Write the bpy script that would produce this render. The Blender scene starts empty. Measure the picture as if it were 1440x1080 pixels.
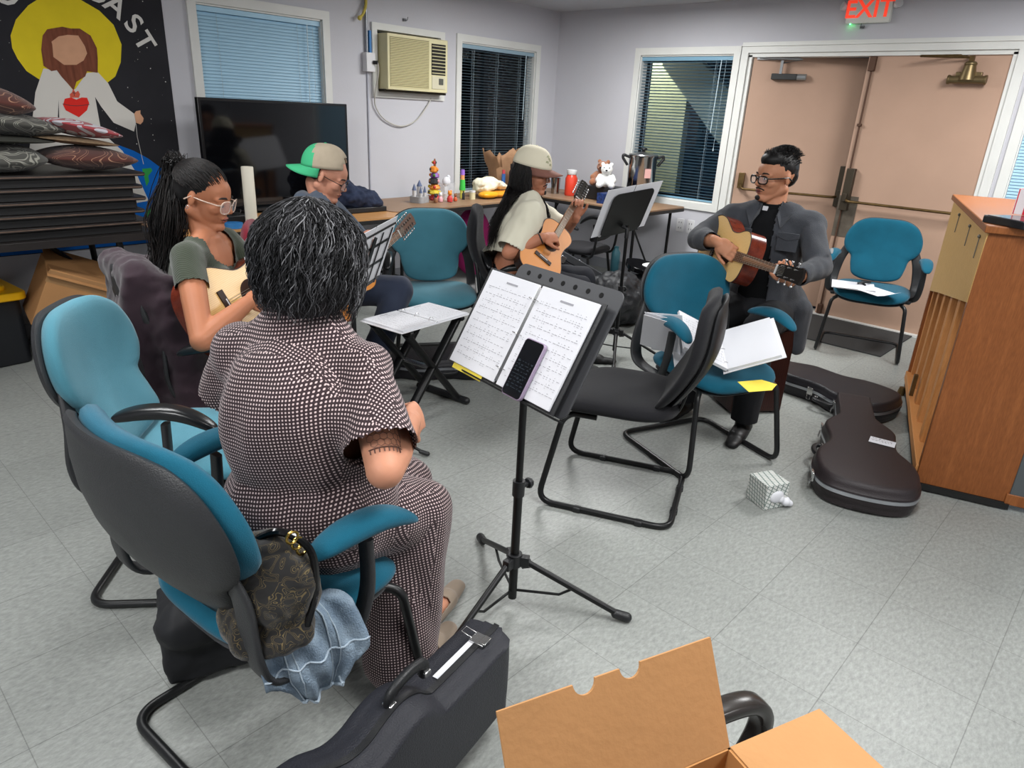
import bpy, bmesh, math, random
import numpy as np
from mathutils import Vector, Matrix, Euler
R = math.radians
PI = math.pi
sc = bpy.context.scene
COL = sc.collection

# ------------------------------------------------------------------ camera, world, exposure
cam_d = bpy.data.cameras.new('camera')
cam = bpy.data.objects.new('camera', cam_d)
COL.objects.link(cam)
sc.camera = cam
cam_d.sensor_width = 36.0
cam_d.lens = 977.86 / 1440 * 36
cam_d.clip_start = 0.05
PITCH, ROLL, YAW = 0.374966, 0.0513969, 0.8308085
_fw = Vector((math.sin(YAW) * math.cos(PITCH), math.cos(YAW) * math.cos(PITCH), -math.sin(PITCH)))
_r0 = Vector((math.cos(YAW), -math.sin(YAW), 0))
_u0 = _r0.cross(_fw)
_r = math.cos(ROLL) * _r0 + math.sin(ROLL) * _u0
_u = -math.sin(ROLL) * _r0 + math.cos(ROLL) * _u0
cam.matrix_world = Matrix(((_r.x, _u.x, -_fw.x, 0), (_r.y, _u.y, -_fw.y, 0), (_r.z, _u.z, -_fw.z, 1.5), (0, 0, 0, 1)))

w = bpy.data.worlds.new('night')
sc.world = w
w.use_nodes = True
w.node_tree.nodes['Background'].inputs[0].default_value = (0.004, 0.006, 0.012, 1)
w.node_tree.nodes['Background'].inputs[1].default_value = 1.0
sc.view_settings.view_transform = 'Standard'
sc.view_settings.look = 'None'
sc.view_settings.gamma = 1
sc.view_settings.use_curve_mapping = False
sc.view_settings.exposure = 0.6

# ceiling troffers: (x, y, watts)
TROFFERS = [(4.55, 0.55, 37), (4.5, 3.4, 41), (0.6, 2.8, 23), (1.6, 0.35, 28), (-1.0, 0.9, 34), (1.6, -1.6, 24)]
for (lx, ly, lw) in TROFFERS:
    ld = bpy.data.lights.new('troffer_light', 'AREA')
    ld.shape = 'RECTANGLE'; ld.size = 1.12; ld.size_y = 0.52; ld.energy = lw
    ld.color = (1.0, 0.995, 0.975)
    lo = bpy.data.objects.new('troffer_light', ld)
    COL.objects.link(lo)
    lo.location = (lx, ly, 2.385)

# ------------------------------------------------------------------ materials
def hexc(h, k=1.0):
    h = h.lstrip('#')
    o = []
    for i in (0, 2, 4):
        c = int(h[i:i + 2], 16) / 255
        c = c / 12.92 if c <= 0.04045 else ((c + 0.055) / 1.055) ** 2.4
        o.append(c * k)
    return (o[0], o[1], o[2], 1)

_mc = {}
def mat(name, col, rough=0.6, metal=0.0, spec=0.5, var=0.0, vs=8.0, bump=0.0, bs=60.0, sheen=0.0, coat=0.0,
        alpha=1.0, trans=0.0, emit=None, es=0.0, col2=None, sss=0.0, vstretch=None, ior=1.45):
    """one principled material; var mixes in a noise-driven second tone, bump adds fine grain"""
    if name in _mc: return _mc[name]
    m = bpy.data.materials.new(name); m.use_nodes = True
    nt = m.node_tree; b = nt.nodes['Principled BSDF']
    c = hexc(col) if isinstance(col, str) else col
    b.inputs['Base Color'].default_value = c
    b.inputs['Roughness'].default_value = rough
    b.inputs['Metallic'].default_value = metal
    b.inputs['Specular IOR Level'].default_value = spec
    b.inputs['IOR'].default_value = ior
    if sheen: b.inputs['Sheen Weight'].default_value = sheen; b.inputs['Sheen Roughness'].default_value = 0.5
    if coat: b.inputs['Coat Weight'].default_value = coat; b.inputs['Coat Roughness'].default_value = 0.08
    if trans: b.inputs['Transmission Weight'].default_value = trans
    if alpha < 1: b.inputs['Alpha'].default_value = alpha
    if sss:
        b.inputs['Subsurface Weight'].default_value = sss
        b.inputs['Subsurface Radius'].default_value = (0.012, 0.005, 0.003)
        b.inputs['Subsurface Scale'].default_value = 0.4
    if emit: b.inputs['Emission Color'].default_value = hexc(emit); b.inputs['Emission Strength'].default_value = es
    tc = nt.nodes.new('ShaderNodeTexCoord')
    mp = nt.nodes.new('ShaderNodeMapping')
    nt.links.new(tc.outputs['Object'], mp.inputs['Vector'])
    if vstretch: mp.inputs['Scale'].default_value = vstretch
    if var or col2:
        n = nt.nodes.new('ShaderNodeTexNoise'); n.inputs['Scale'].default_value = vs; n.inputs['Detail'].default_value = 5
        nt.links.new(mp.outputs[0], n.inputs['Vector'])
        rp = nt.nodes.new('ShaderNodeValToRGB')
        rp.color_ramp.elements[0].position = 0.3; rp.color_ramp.elements[1].position = 0.7
        c2 = hexc(col2) if col2 else tuple(min(1, x * (1 - var)) for x in c[:3]) + (1,)
        rp.color_ramp.elements[0].color = c2
        rp.color_ramp.elements[1].color = c if col2 else tuple(min(1, x * (1 + var)) for x in c[:3]) + (1,)
        nt.links.new(n.outputs['Fac'], rp.inputs[0])
        nt.links.new(rp.outputs[0], b.inputs['Base Color'])
    if bump:
        n = nt.nodes.new('ShaderNodeTexNoise'); n.inputs['Scale'].default_value = bs; n.inputs['Detail'].default_value = 3
        nt.links.new(mp.outputs[0], n.inputs['Vector'])
        bp = nt.nodes.new('ShaderNodeBump'); bp.inputs['Strength'].default_value = bump; bp.inputs['Distance'].default_value = 0.01
        nt.links.new(n.outputs['Fac'], bp.inputs['Height']); nt.links.new(bp.outputs[0], b.inputs['Normal'])
    _mc[name] = m
    return m

# ------------------------------------------------------------------ mesh building
def rotm(rot):
    return Euler(rot, 'XYZ').to_matrix() if rot is not None else Matrix.Identity(3)

def frame_z(d, up=Vector((0, 0, 1))):
    """3x3 with z along d"""
    z = Vector(d).normalized()
    if abs(z.dot(up)) > 0.98: up = Vector((0, 1, 0))
    x = up.cross(z).normalized(); y = z.cross(x)
    return Matrix((x, y, z)).transposed()

class MB:
    def __init__(s): s.v = []; s.f = []; s.mi = []; s.uv = None
    def add(s, vs, fs, mi=0, M=None):
        o = len(s.v)
        for p in vs:
            p = Vector(p)
            s.v.append(tuple(M @ p) if M is not None else tuple(p))
        for f in fs:
            s.f.append([i + o for i in f]); s.mi.append(mi)
        return s
    def box(s, c, d, rot=None, mi=0, M=None):
        m = rotm(rot); c = Vector(c); x, y, z = d[0] / 2, d[1] / 2, d[2] / 2
        vs = [c + m @ Vector((i * x, j * y, k * z)) for i in (-1, 1) for j in (-1, 1) for k in (-1, 1)]
        return s.add(vs, [(0, 1, 3, 2), (4, 6, 7, 5), (0, 4, 5, 1), (2, 3, 7, 6), (0, 2, 6, 4), (1, 5, 7, 3)], mi, M)
    def tube(s, pts, r, seg=10, closed=False, mi=0, M=None, flat=None, caps=True):
        """flat=(a,b,up): elliptical section a wide along up x t, b thick"""
        P = [Vector(p) for p in pts]; n = len(P)
        rs = r if isinstance(r, (list, tuple)) else [r] * n
        T = []
        for i in range(n):
            if closed: t = P[(i + 1) % n] - P[i - 1]
            else: t = P[min(i + 1, n - 1)] - P[max(i - 1, 0)]
            T.append(t.normalized() if t.length > 1e-9 else Vector((0, 0, 1)))
        up = Vector((0, 0, 1)) if abs(T[0].z) < 0.9 else Vector((1, 0, 0))
        x = T[0].cross(up).normalized()
        vs = []
        for i in range(n):
            if i:
                x = (x - T[i] * x.dot(T[i]))
                x = x.normalized() if x.length > 1e-6 else T[i].orthogonal().normalized()
            y = T[i].cross(x)
            if flat:
                fx = T[i].cross(Vector(flat[2]))
                if fx.length > 1e-4:
                    fx.normalize(); fy = T[i].cross(fx)
                else: fx, fy = x, y
            for k in range(seg):
                a = 2 * PI * k / seg
                if flat:
                    ca, sa = math.cos(a), math.sin(a)
                    q = 0.55
                    vs.append(P[i] + fx * (flat[0] * abs(ca) ** q * (1 if ca > 0 else -1)) * rs[i] + fy * (flat[1] * abs(sa) ** q * (1 if sa > 0 else -1)) * rs[i])
                else:
                    vs.append(P[i] + (x * math.cos(a) + y * math.sin(a)) * rs[i])
        fs = []
        m = n if closed else n - 1
        for i in range(m):
            for k in range(seg):
                a, b = i * seg + k, i * seg + (k + 1) % seg
                c, d = ((i + 1) % n) * seg + (k + 1) % seg, ((i + 1) % n) * seg + k
                fs.append((a, b, c, d))
        if not closed and caps:
            fs.append(tuple(range(seg))[::-1]); fs.append(tuple(range((n - 1) * seg, n * seg)))
        return s.add(vs, fs, mi, M)
    def cyl(s, a, b, r, r2=None, seg=20, mi=0, M=None):
        return s.tube([a, b], [r, r if r2 is None else r2], seg, mi=mi, M=M)
    def lathe(s, prof, seg=28, c=(0, 0, 0), rot=None, mi=0, M=None):
        m = rotm(rot); c = Vector(c); vs = []; fs = []
        for (r, z) in prof:
            for k in range(seg):
                a = 2 * PI * k / seg
                vs.append(c + m @ Vector((r * math.cos(a), r * math.sin(a), z)))
        n = len(prof)
        for i in range(n - 1):
            for k in range(seg):
                fs.append((i * seg + k, i * seg + (k + 1) % seg, (i + 1) * seg + (k + 1) % seg, (i + 1) * seg + k))
        if prof[0][0] > 1e-6: fs.append(tuple(range(seg))[::-1])
        if prof[-1][0] > 1e-6: fs.append(tuple(range((n - 1) * seg, n * seg)))
        return s.add(vs, fs, mi, M)
    def ell(s, c, rad, rot=None, seg=20, rings=12, mi=0, M=None):
        m = rot if isinstance(rot, Matrix) else rotm(rot); c = Vector(c); vs = []; fs = []
        for i in range(1, rings):
            t = PI * i / rings
            for k in range(seg):
                a = 2 * PI * k / seg
                vs.append(c + m @ Vector((rad[0] * math.sin(t) * math.cos(a), rad[1] * math.sin(t) * math.sin(a), rad[2] * math.cos(t))))
        o = len(vs)
        vs.append(c + m @ Vector((0, 0, rad[2]))); vs.append(c + m @ Vector((0, 0, -rad[2])))
        for i in range(rings - 2):
            for k in range(seg):
                fs.append((i * seg + k, (i + 1) * seg + k, (i + 1) * seg + (k + 1) % seg, i * seg + (k + 1) % seg))
        for k in range(seg):
            fs.append((o, k, (k + 1) % seg))
            fs.append((o + 1, (rings - 2) * seg + (k + 1) % seg, (rings - 2) * seg + k))
        return s.add(vs, fs, mi, M)
    def caps(s, a, b, ra, rb, seg=14, mi=0, M=None, sq=None):
        """round-ended tapered limb; sq=(vector, factor) flattens along vector"""
        a, b = Vector(a), Vector(b); d = b - a; L = d.length
        m = frame_z(d) if L > 1e-6 else Matrix.Identity(3)
        prof = []
        for i in range(7): t = PI / 2 * i / 6; prof.append((ra * math.sin(t) + 1e-5, -ra * math.cos(t)))
        for i in range(1, 5): t = i / 5; prof.append((ra + (rb - ra) * t, L * t))
        for i in range(7): t = PI / 2 * i / 6; prof.append((rb * math.cos(t) + 1e-5, L + rb * math.sin(t)))
        vs = []; fs = []
        for (r, z) in prof:
            for k in range(seg):
                q = 2 * PI * k / seg
                p = m @ Vector((r * math.cos(q), r * math.sin(q), z))
                if sq:
                    ax = Vector(sq[0]).normalized(); off = p - (m @ Vector((0, 0, z)))
                    p = p - ax * off.dot(ax) * (1 - sq[1])
                vs.append(a + p)
        n = len(prof)
        for i in range(n - 1):
            for k in range(seg):
                fs.append((i * seg + k, i * seg + (k + 1) % seg, (i + 1) * seg + (k + 1) % seg, (i + 1) * seg + k))
        fs.append(tuple(range(seg))[::-1]); fs.append(tuple(range((n - 1) * seg, n * seg)))
        return s.add(vs, fs, mi, M)
    def prism(s, poly, z0, z1, mi=0, M=None, side=None):
        n = len(poly)
        ar = sum(poly[i][0] * poly[(i + 1) % n][1] - poly[(i + 1) % n][0] * poly[i][1] for i in range(n))
        if ar < 0: poly = poly[::-1]
        vs = [(x, y, z0) for x, y in poly] + [(x, y, z1) for x, y in poly]
        s.add(vs, [tuple(range(n))[::-1], tuple(range(n, 2 * n))], mi, M)
        o = len(s.v) - 2 * n
        for i in range(n):
            s.f.append([o + i, o + (i + 1) % n, o + n + (i + 1) % n, o + n + i]); s.mi.append(mi if side is None else side)
        return s
    def pad(s, outline, t, p=3.0, rings=8, nth=48, bend=None, mi=0, M=None, both=True, bot=1.0):
        """cushion: outline(theta)->(x,y), half thickness t with superelliptic edge"""
        vs = []; fs = []
        def pt(k, q, sgn):
            x, y = outline(2 * PI * k / nth)
            sq = math.sin(q * PI / 2)
            h = t * (1 - sq ** p) ** (1 / p) if sq < 1 else 0
            v = Vector((x * sq, y * sq, sgn * h * (1 if sgn > 0 else bot)))
            return bend(v) if bend else v
        top = []
        for i in range(1, rings + 1):
            for k in range(nth): vs.append(pt(k, i / rings, 1))
        for i in range(1, rings):
            for k in range(nth): vs.append(pt(k, i / rings, -1))
        o = len(vs); vs.append(pt(0, 0, 1)); vs.append(pt(0, 0, -1))
        for i in range(rings - 1):
            for k in range(nth):
                a, b = i * nth + k, i * nth + (k + 1) % nth
                fs.append((a, a + nth, b + nth, b))
        B = rings * nth
        def bi(i, k): return (rings - 1) * nth + k if i == rings else B + (i - 1) * nth + k
        for i in range(1, rings):
            for k in range(nth):
                k2 = (k + 1) % nth
                fs.append((bi(i, k), bi(i, k2), bi(i + 1, k2), bi(i + 1, k)))
        for k in range(nth):
            fs.append((o, k, (k + 1) % nth)); fs.append((o + 1, bi(1, (k + 1) % nth), bi(1, k)))
        return s.add(vs, fs, mi, M)
    def mesh(s, name='m'):
        me = bpy.data.meshes.new(name)
        me.from_pydata(s.v, [], s.f)
        me.polygons.foreach_set('material_index', s.mi)
        me.update()
        return me
    def build(s, name, mats, parent=None, smooth=40, bevel=0, bseg=2, sub=0, fix=False, solid=0, loc=None):
        me = s.mesh(name)
        if fix:
            bm = bmesh.new(); bm.from_mesh(me); bmesh.ops.remove_doubles(bm, verts=bm.verts, dist=1e-5)
            bmesh.ops.recalc_face_normals(bm, faces=bm.faces); bm.to_mesh(me); bm.free()
        o = link(name, me, mats, parent)
        if loc is not None: o.location = loc
        shade(me, smooth)
        if bevel:
            b = o.modifiers.new('bevel', 'BEVEL'); b.width = bevel; b.segments = bseg; b.limit_method = 'ANGLE'; b.angle_limit = R(35)
            b.harden_normals = False
        if sub:
            b = o.modifiers.new('sub', 'SUBSURF'); b.levels = sub; b.render_levels = sub
        if solid:
            b = o.modifiers.new('sol', 'SOLIDIFY'); b.thickness = solid; b.offset = 0
        return o

def link(name, me, mats, parent=None):
    if not isinstance(mats, (list, tuple)): mats = [mats]
    if len(me.materials):
        me.materials.clear()
    for m in mats: me.materials.append(m)
    o = bpy.data.objects.new(name, me); COL.objects.link(o)
    if parent is not None: o.parent = parent
    return o

def shade(me, ang=40):
    if ang <= 0: return
    me.polygons.foreach_set('use_smooth', [True] * len(me.polygons))
    if ang >= 180: return
    bm = bmesh.new(); bm.from_mesh(me); lim = R(ang)
    for e in bm.edges:
        if len(e.link_faces) == 2 and e.calc_face_angle(0) > lim: e.smooth = False
    bm.to_mesh(me); bm.free()

def thing(name, label, cat, loc=(0, 0, 0), rz=0, group=None, rot=None):
    o = bpy.data.objects.new(name, None); COL.objects.link(o); o.empty_display_size = 0.1
    o.location = loc; o.rotation_euler = rot if rot is not None else (0, 0, rz)
    return tag(o, label, cat, group)

def tag(o, label, cat, group=None):
    o['label'] = label; o['category'] = cat
    if group: o['group'] = group
    return o

def struct(o): o['kind'] = 'structure'; return o

def dup(root, loc, rz=None, label=None):
    def cp(o, par):
        c = o.copy(); COL.objects.link(c)
        if par is not None: c.parent = par
        for ch in [x for x in bpy.data.objects if x.parent == o and x not in made]:
            made.add(cp(ch, c))
        made.add(c)
        return c
    made = set()
    r = cp(root, None); r.location = loc
    if rz is not None: r.rotation_euler = (0, 0, rz)
    if label: r['label'] = label
    return r

def crom(pts, n=8, closed=False):
    P = [Vector(p) for p in pts]; N = len(P); out = []
    rng = range(N) if closed else range(N - 1)
    for i in rng:
        p0 = P[i - 1] if (closed or i > 0) else P[0]
        p1 = P[i]; p2 = P[(i + 1) % N]
        p3 = P[(i + 2) % N] if (closed or i + 2 < N) else P[-1]
        for k in range(n):
            t = k / n
            out.append(0.5 * ((2 * p1) + (p2 - p0) * t + (2 * p0 - 5 * p1 + 4 * p2 - p3) * t * t + (3 * p1 - p0 - 3 * p2 + p3) * t ** 3))
    if not closed: out.append(P[-1].copy())
    return out

def crom2(pts, n=8): return [(p.x, p.y) for p in crom([(x, y, 0) for x, y in pts], n, True)]

def fillet(pts, r, n=6, closed=False):
    P = [Vector(p) for p in pts]; N = len(P); out = []
    for i in range(N):
        if not closed and i in (0, N - 1): out.append(P[i]); continue
        a, b, c = P[i - 1], P[i], P[(i + 1) % N]
        d1 = (a - b); d2 = (c - b)
        rr = min(r, d1.length * .49, d2.length * .49)
        p, q = b + d1.normalized() * rr, b + d2.normalized() * rr
        for k in range(n + 1):
            t = k / n
            out.append(p * (1 - t) ** 2 + b * 2 * t * (1 - t) + q * t * t)
    return out

def rrect(w, h, r=0.02, n=5):
    o = []
    for (sx, sy, a0) in ((1, 1, 0), (-1, 1, 90), (-1, -1, 180), (1, -1, 270)):
        for k in range(n + 1):
            a = R(a0 + 90 * k / n)
            o.append((sx * (w / 2 - r) + r * math.cos(a), sy * (h / 2 - r) + r * math.sin(a)))
    return o

def superell(w, h, n=4):
    def f(t):
        c, s = math.cos(t), math.sin(t)
        return (w / 2 * abs(c) ** (2 / n) * (1 if c > 0 else -1), h / 2 * abs(s) ** (2 / n) * (1 if s > 0 else -1))
    return f

def poly_outline(poly, n=None):
    """turn a star-shaped polygon into outline(theta)"""
    L = len(poly)
    def f(t):
        u = (t / (2 * PI)) * L; i = int(u) % L; q = u - int(u)
        a, b = poly[i], poly[(i + 1) % L]
        return (a[0] + (b[0] - a[0]) * q, a[1] + (b[1] - a[1]) * q)
    return f

def text_mb(txt, size, M, mb, mi=0, depth=0.0006, bold=True, font_shear=0):
    cu = bpy.data.curves.new('t', 'FONT'); cu.body = txt; cu.size = size; cu.extrude = depth
    cu.align_x = 'CENTER'; cu.align_y = 'CENTER'; cu.resolution_u = 3
    if bold: cu.offset = size * 0.018
    o = bpy.data.objects.new('t', cu); COL.objects.link(o)
    dg = bpy.context.evaluated_depsgraph_get(); dg.update()
    me = bpy.data.meshes.new_from_object(o.evaluated_get(dg))
    mb.add([v.co.copy() for v in me.vertices], [tuple(p.vertices) for p in me.polygons], mi, M)
    bpy.data.objects.remove(o); bpy.data.curves.remove(cu); bpy.data.meshes.remove(me)
    return mb

def remesh(mb, voxel=0.008, smooth=4, decimate=None):
    """fuse overlapping volumes into one continuous skin"""
    me = mb.mesh('tmp'); o = bpy.data.objects.new('tmp', me); COL.objects.link(o)
    m = o.modifiers.new('r', 'REMESH'); m.mode = 'VOXEL'; m.voxel_size = voxel; m.use_smooth_shade = True
    if smooth:
        s = o.modifiers.new('s', 'SMOOTH'); s.factor = 0.6; s.iterations = smooth
    dg = bpy.context.evaluated_depsgraph_get(); dg.update()
    out = bpy.data.meshes.new_from_object(o.evaluated_get(dg))
    bpy.data.objects.remove(o); bpy.data.meshes.remove(me)
    out.polygons.foreach_set('use_smooth', [True] * len(out.polygons))
    return out

def M4(loc=(0, 0, 0), rot=(0, 0, 0), s=1):
    return Matrix.Translation(loc) @ Euler(rot, 'XYZ').to_matrix().to_4x4() @ Matrix.Diagonal((s, s, s, 1))

def basis(o, x, y, z):
    return Matrix(((x[0], y[0], z[0], o[0]), (x[1], y[1], z[1], o[1]), (x[2], y[2], z[2], o[2]), (0, 0, 0, 1)))

def look_basis(o, xdir, zdir):
    """4x4: local x along xdir, local z as near zdir as possible"""
    x = Vector(xdir).normalized(); z = Vector(zdir); z = (z - x * z.dot(x)).normalized(); y = z.cross(x)
    return basis(Vector(o), x, y, z)

# shared materials
BLACK_PL = mat('black_plastic', '#1b1c1e', 0.42, bump=0.15, bs=400)
BLACK_TUBE = mat('black_tube', '#191a1b', 0.35)
BLACK_MET = mat('black_metal', '#111213', 0.38, metal=0.2)
CHROME = mat('chrome', '#c8c8c8', 0.22, metal=1.0)
PAPER = mat('paper', '#d6d7dc', 0.85, spec=0.2, var=0.02, vs=3)
WHITE_TRIM = mat('white_trim', '#d9dad6', 0.5, var=0.03, vs=5)
BRASS = mat('aged_brass', '#6b5636', 0.42, metal=0.75, var=0.3, vs=20)
KRAFT = mat('kraft_card', '#b48558', 0.85, spec=0.2, var=0.06, vs=5, bump=0.1, bs=90)
# ------------------------------------------------------------------ room
XR, YB, ZC = 6.0, 5.08, 2.435
XL, YF = -2.4, -2.8

def floor_mat():
    m = bpy.data.materials.new('vinyl_tile'); m.use_nodes = True; nt = m.node_tree; L = nt.links.new
    b = nt.nodes['Principled BSDF']
    tc = nt.nodes.new('ShaderNodeTexCoord')
    sx = nt.nodes.new('ShaderNodeSeparateXYZ'); L(tc.outputs['Object'], sx.inputs[0])
    def mth(op, a, b_=None, c=None):
        n = nt.nodes.new('ShaderNodeMath'); n.operation = op
        for i, v in enumerate((a, b_, c)):
            if v is None: continue
            if isinstance(v, (int, float)): n.inputs[i].default_value = v
            else: L(v, n.inputs[i])
        return n.outputs[0]
    ux = mth('DIVIDE', mth('SUBTRACT', sx.outputs[0], 0.146 - 3.17), 0.317)
    uy = mth('DIVIDE', mth('SUBTRACT', sx.outputs[1], 0.351 - 3.27), 0.327)
    def seam(u, wd):
        f = mth('FRACT', u); e = mth('MINIMUM', f, mth('SUBTRACT', 1.0, f))
        return mth('SMOOTH_MIN', mth('DIVIDE', e, wd), 1.0, 0.1)
    line = mth('MULTIPLY', seam(ux, 0.0052), seam(uy, 0.0062))
    cx = nt.nodes.new('ShaderNodeCombineXYZ'); L(mth('FLOOR', ux), cx.inputs[0]); L(mth('FLOOR', uy), cx.inputs[1])
    wn = nt.nodes.new('ShaderNodeTexWhiteNoise'); L(cx.outputs[0], wn.inputs['Vector'])
    # flecks, stretched
    mp = nt.nodes.new('ShaderNodeMapping'); mp.inputs['Scale'].default_value = (1, 2.2, 1); mp.inputs['Rotation'].default_value = (0, 0, 0.9)
    L(tc.outputs['Object'], mp.inputs[0])
    n1 = nt.nodes.new('ShaderNodeTexNoise'); n1.inputs['Scale'].default_value = 42; n1.inputs['Detail'].default_value = 6; n1.inputs['Roughness'].default_value = 0.7
    L(mp.outputs[0], n1.inputs['Vector'])
    r1 = nt.nodes.new('ShaderNodeValToRGB')
    cr = r1.color_ramp; cr.elements[0].position = 0.30; cr.elements[0].color = hexc('#7a7d7b'); cr.elements[1].position = 0.72; cr.elements[1].color = hexc('#9fa29f')
    e = cr.elements.new(0.5); e.color = hexc('#8e918d')
    L(n1.outputs['Fac'], r1.inputs[0])
    n2 = nt.nodes.new('ShaderNodeTexNoise'); n2.inputs['Scale'].default_value = 2.4; n2.inputs['Detail'].default_value = 5
    L(tc.outputs['Object'], n2.inputs['Vector'])
    k = mth('ADD', mth('MULTIPLY', n2.outputs['Fac'], 0.22), mth('ADD', mth('MULTIPLY', wn.outputs['Value'], 0.05), 0.85))
    # dark scuffs
    n3 = nt.nodes.new('ShaderNodeTexNoise'); n3.inputs['Scale'].default_value = 16; n3.inputs['Detail'].default_value = 8; n3.inputs['Roughness'].default_value = 0.75
    L(mp.outputs[0], n3.inputs['Vector'])
    rs = nt.nodes.new('ShaderNodeValToRGB'); rs.color_ramp.elements[0].position = 0.66; rs.color_ramp.elements[0].color = (1, 1, 1, 1)
    rs.color_ramp.elements[1].position = 0.74; rs.color_ramp.elements[1].color = (0.72, 0.7, 0.67, 1); L(n3.outputs['Fac'], rs.inputs[0])
    k2 = mth('MULTIPLY', k, mth('ADD', mth('MULTIPLY', line, 0.5), 0.5))
    mx = nt.nodes.new('ShaderNodeMix'); mx.data_type = 'RGBA'; mx.blend_type = 'MULTIPLY'; mx.inputs['Factor'].default_value = 1
    L(r1.outputs[0], mx.inputs['A']); L(rs.outputs[0], mx.inputs['B'])
    vm = nt.nodes.new('ShaderNodeVectorMath'); vm.operation = 'SCALE'
    L(mx.outputs['Result'], vm.inputs[0]); L(k2, vm.inputs['Scale'])
    L(vm.outputs[0], b.inputs['Base Color'])
    rr = mth('ADD', mth('MULTIPLY', n2.outputs['Fac'], 0.25), 0.30)
    L(rr, b.inputs['Roughness'])
    b.inputs['Specular IOR Level'].default_value = 0.4
    bp = nt.nodes.new('ShaderNodeBump'); bp.inputs['Strength'].default_value = 0.12; bp.inputs['Distance'].default_value = 0.004
    L(n2.outputs['Fac'], bp.inputs['Height']); L(bp.outputs[0], b.inputs['Normal'])
    return m

WALL = mat('painted_wall', '#c4c4ca', 0.75, spec=0.25, var=0.03, vs=1.5, bump=0.08, bs=120)
CEIL = mat('painted_ceiling', '#bdbec2', 0.85, spec=0.2, var=0.02, bump=0.2, bs=160)
DOORP = mat('door_paint', '#b2937f', 0.55, spec=0.35, var=0.05, vs=2.5, bump=0.05, bs=30)

struct(MB().box(((XL + XR) / 2, (YF + YB) / 2, -0.05), (XR - XL + .4, YB - YF + .4, 0.1)).build('floor', floor_mat()))
struct(MB().box(((XL + XR) / 2, (YF + YB) / 2, ZC + 0.05), (XR - XL + .4, YB - YF + .4, 0.1)).build('ceiling', CEIL))

def wall(name, axis, pos, out, u0, u1, holes, th=0.14):
    """axis 'x': plane x=pos spanning y; 'y': plane y=pos spanning x. out=+1/-1 thickness direction. holes (u0,u1,z0,z1)"""
    us = sorted({u0, u1, *[h[0] for h in holes], *[h[1] for h in holes]})
    zs = sorted({0.0, ZC, *[h[2] for h in holes], *[h[3] for h in holes]})
    mb = MB()
    for i in range(len(us) - 1):
        for j in range(len(zs) - 1):
            cu, cz = (us[i] + us[i + 1]) / 2, (zs[j] + zs[j + 1]) / 2
            if any(h[0] < cu < h[1] and h[2] < cz < h[3] for h in holes): continue
            du, dz = us[i + 1] - us[i], zs[j + 1] - zs[j]
            c = pos + out * th / 2
            if axis == 'y': mb.box((cu, c, cz), (du, th, dz))
            else: mb.box((c, cu, cz), (th, du, dz))
    return struct(mb.build(name, WALL, fix=True, smooth=0))

W1 = (2.29, 3.24, 0.80, 2.06); W2 = (4.66, 5.66, 0.74, 2.045)
W3 = (3.12, 4.06, 0.78, 2.03); W4 = (-0.10, 0.93, 0.78, 2.03); DR = (1.08, 2.99, 0.0, 2.035)
ACH = (3.74, 4.40, 1.59, 2.045)
wall('wall_back', 'y', YB, 1, XL - .14, XR + .14, [W1, W2, ACH])
wall('wall_right', 'x', XR, 1, YF, YB, [W3, W4, DR])
wall('wall_left', 'x', XL, -1, YF, YB, [])
wall('wall_front', 'y', YF, -1, XL - .14, XR + .14, [])

def wall_M(side):
    """local (u right seen from the room, v up, w into the room)"""
    if side == 'back': return basis((0, YB, 0), (1, 0, 0), (0, 0, 1), (0, -1, 0))
    return basis((XR, 0, 0), (0, -1, 0), (0, 0, 1), (-1, 0, 0))

def trim_frame(mb, M, u0, u1, v0, v1, wd, th=0.018, parts='ltrb', mi=0):
    c = th / 2
    if 't' in parts: mb.box(((u0 + u1) / 2, v1 + wd / 2, c), (u1 - u0 + 2 * wd, wd, th), mi=mi, M=M)
    if 'b' in parts: mb.box(((u0 + u1) / 2, v0 - wd / 2, c), (u1 - u0 + 2 * wd, wd, th), mi=mi, M=M)
    if 'l' in parts: mb.box((u0 - wd / 2, (v0 + v1) / 2, c), (wd, v1 - v0, th), mi=mi, M=M)
    if 'r' in parts: mb.box((u1 + wd / 2, (v0 + v1) / 2, c), (wd, v1 - v0, th), mi=mi, M=M)

SLAT_A = mat('blind_slat_blue', '#a6cde4', 0.45)
SLAT_B = mat('blind_slat_steel', '#8fa9b8', 0.4)
SLAT_C = mat('blind_slat_teal', '#7ea6bd', 0.4)
DARKALU = mat('dark_window_frame', '#16191e', 0.4, metal=0.5)
def glass_mat():
    m = bpy.data.materials.new('window_glass'); m.use_nodes = True; nt = m.node_tree
    nt.nodes.clear(); o = nt.nodes.new('ShaderNodeOutputMaterial'); mx = nt.nodes.new('ShaderNodeMixShader')
    t = nt.nodes.new('ShaderNodeBsdfTransparent'); t.inputs[0].default_value = (0.8, 0.86, 0.9, 1)
    g = nt.nodes.new('ShaderNodeBsdfGlossy'); g.inputs['Roughness'].default_value = 0.02
    f = nt.nodes.new('ShaderNodeFresnel'); f.inputs[0].default_value = 1.5
    nt.links.new(f.outputs[0], mx.inputs[0]); nt.links.new(t.outputs[0], mx.inputs[1]); nt.links.new(g.outputs[0], mx.inputs[2])
    nt.links.new(mx.outputs[0], o.inputs[0]); return m
GLASS = glass_mat()

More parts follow.
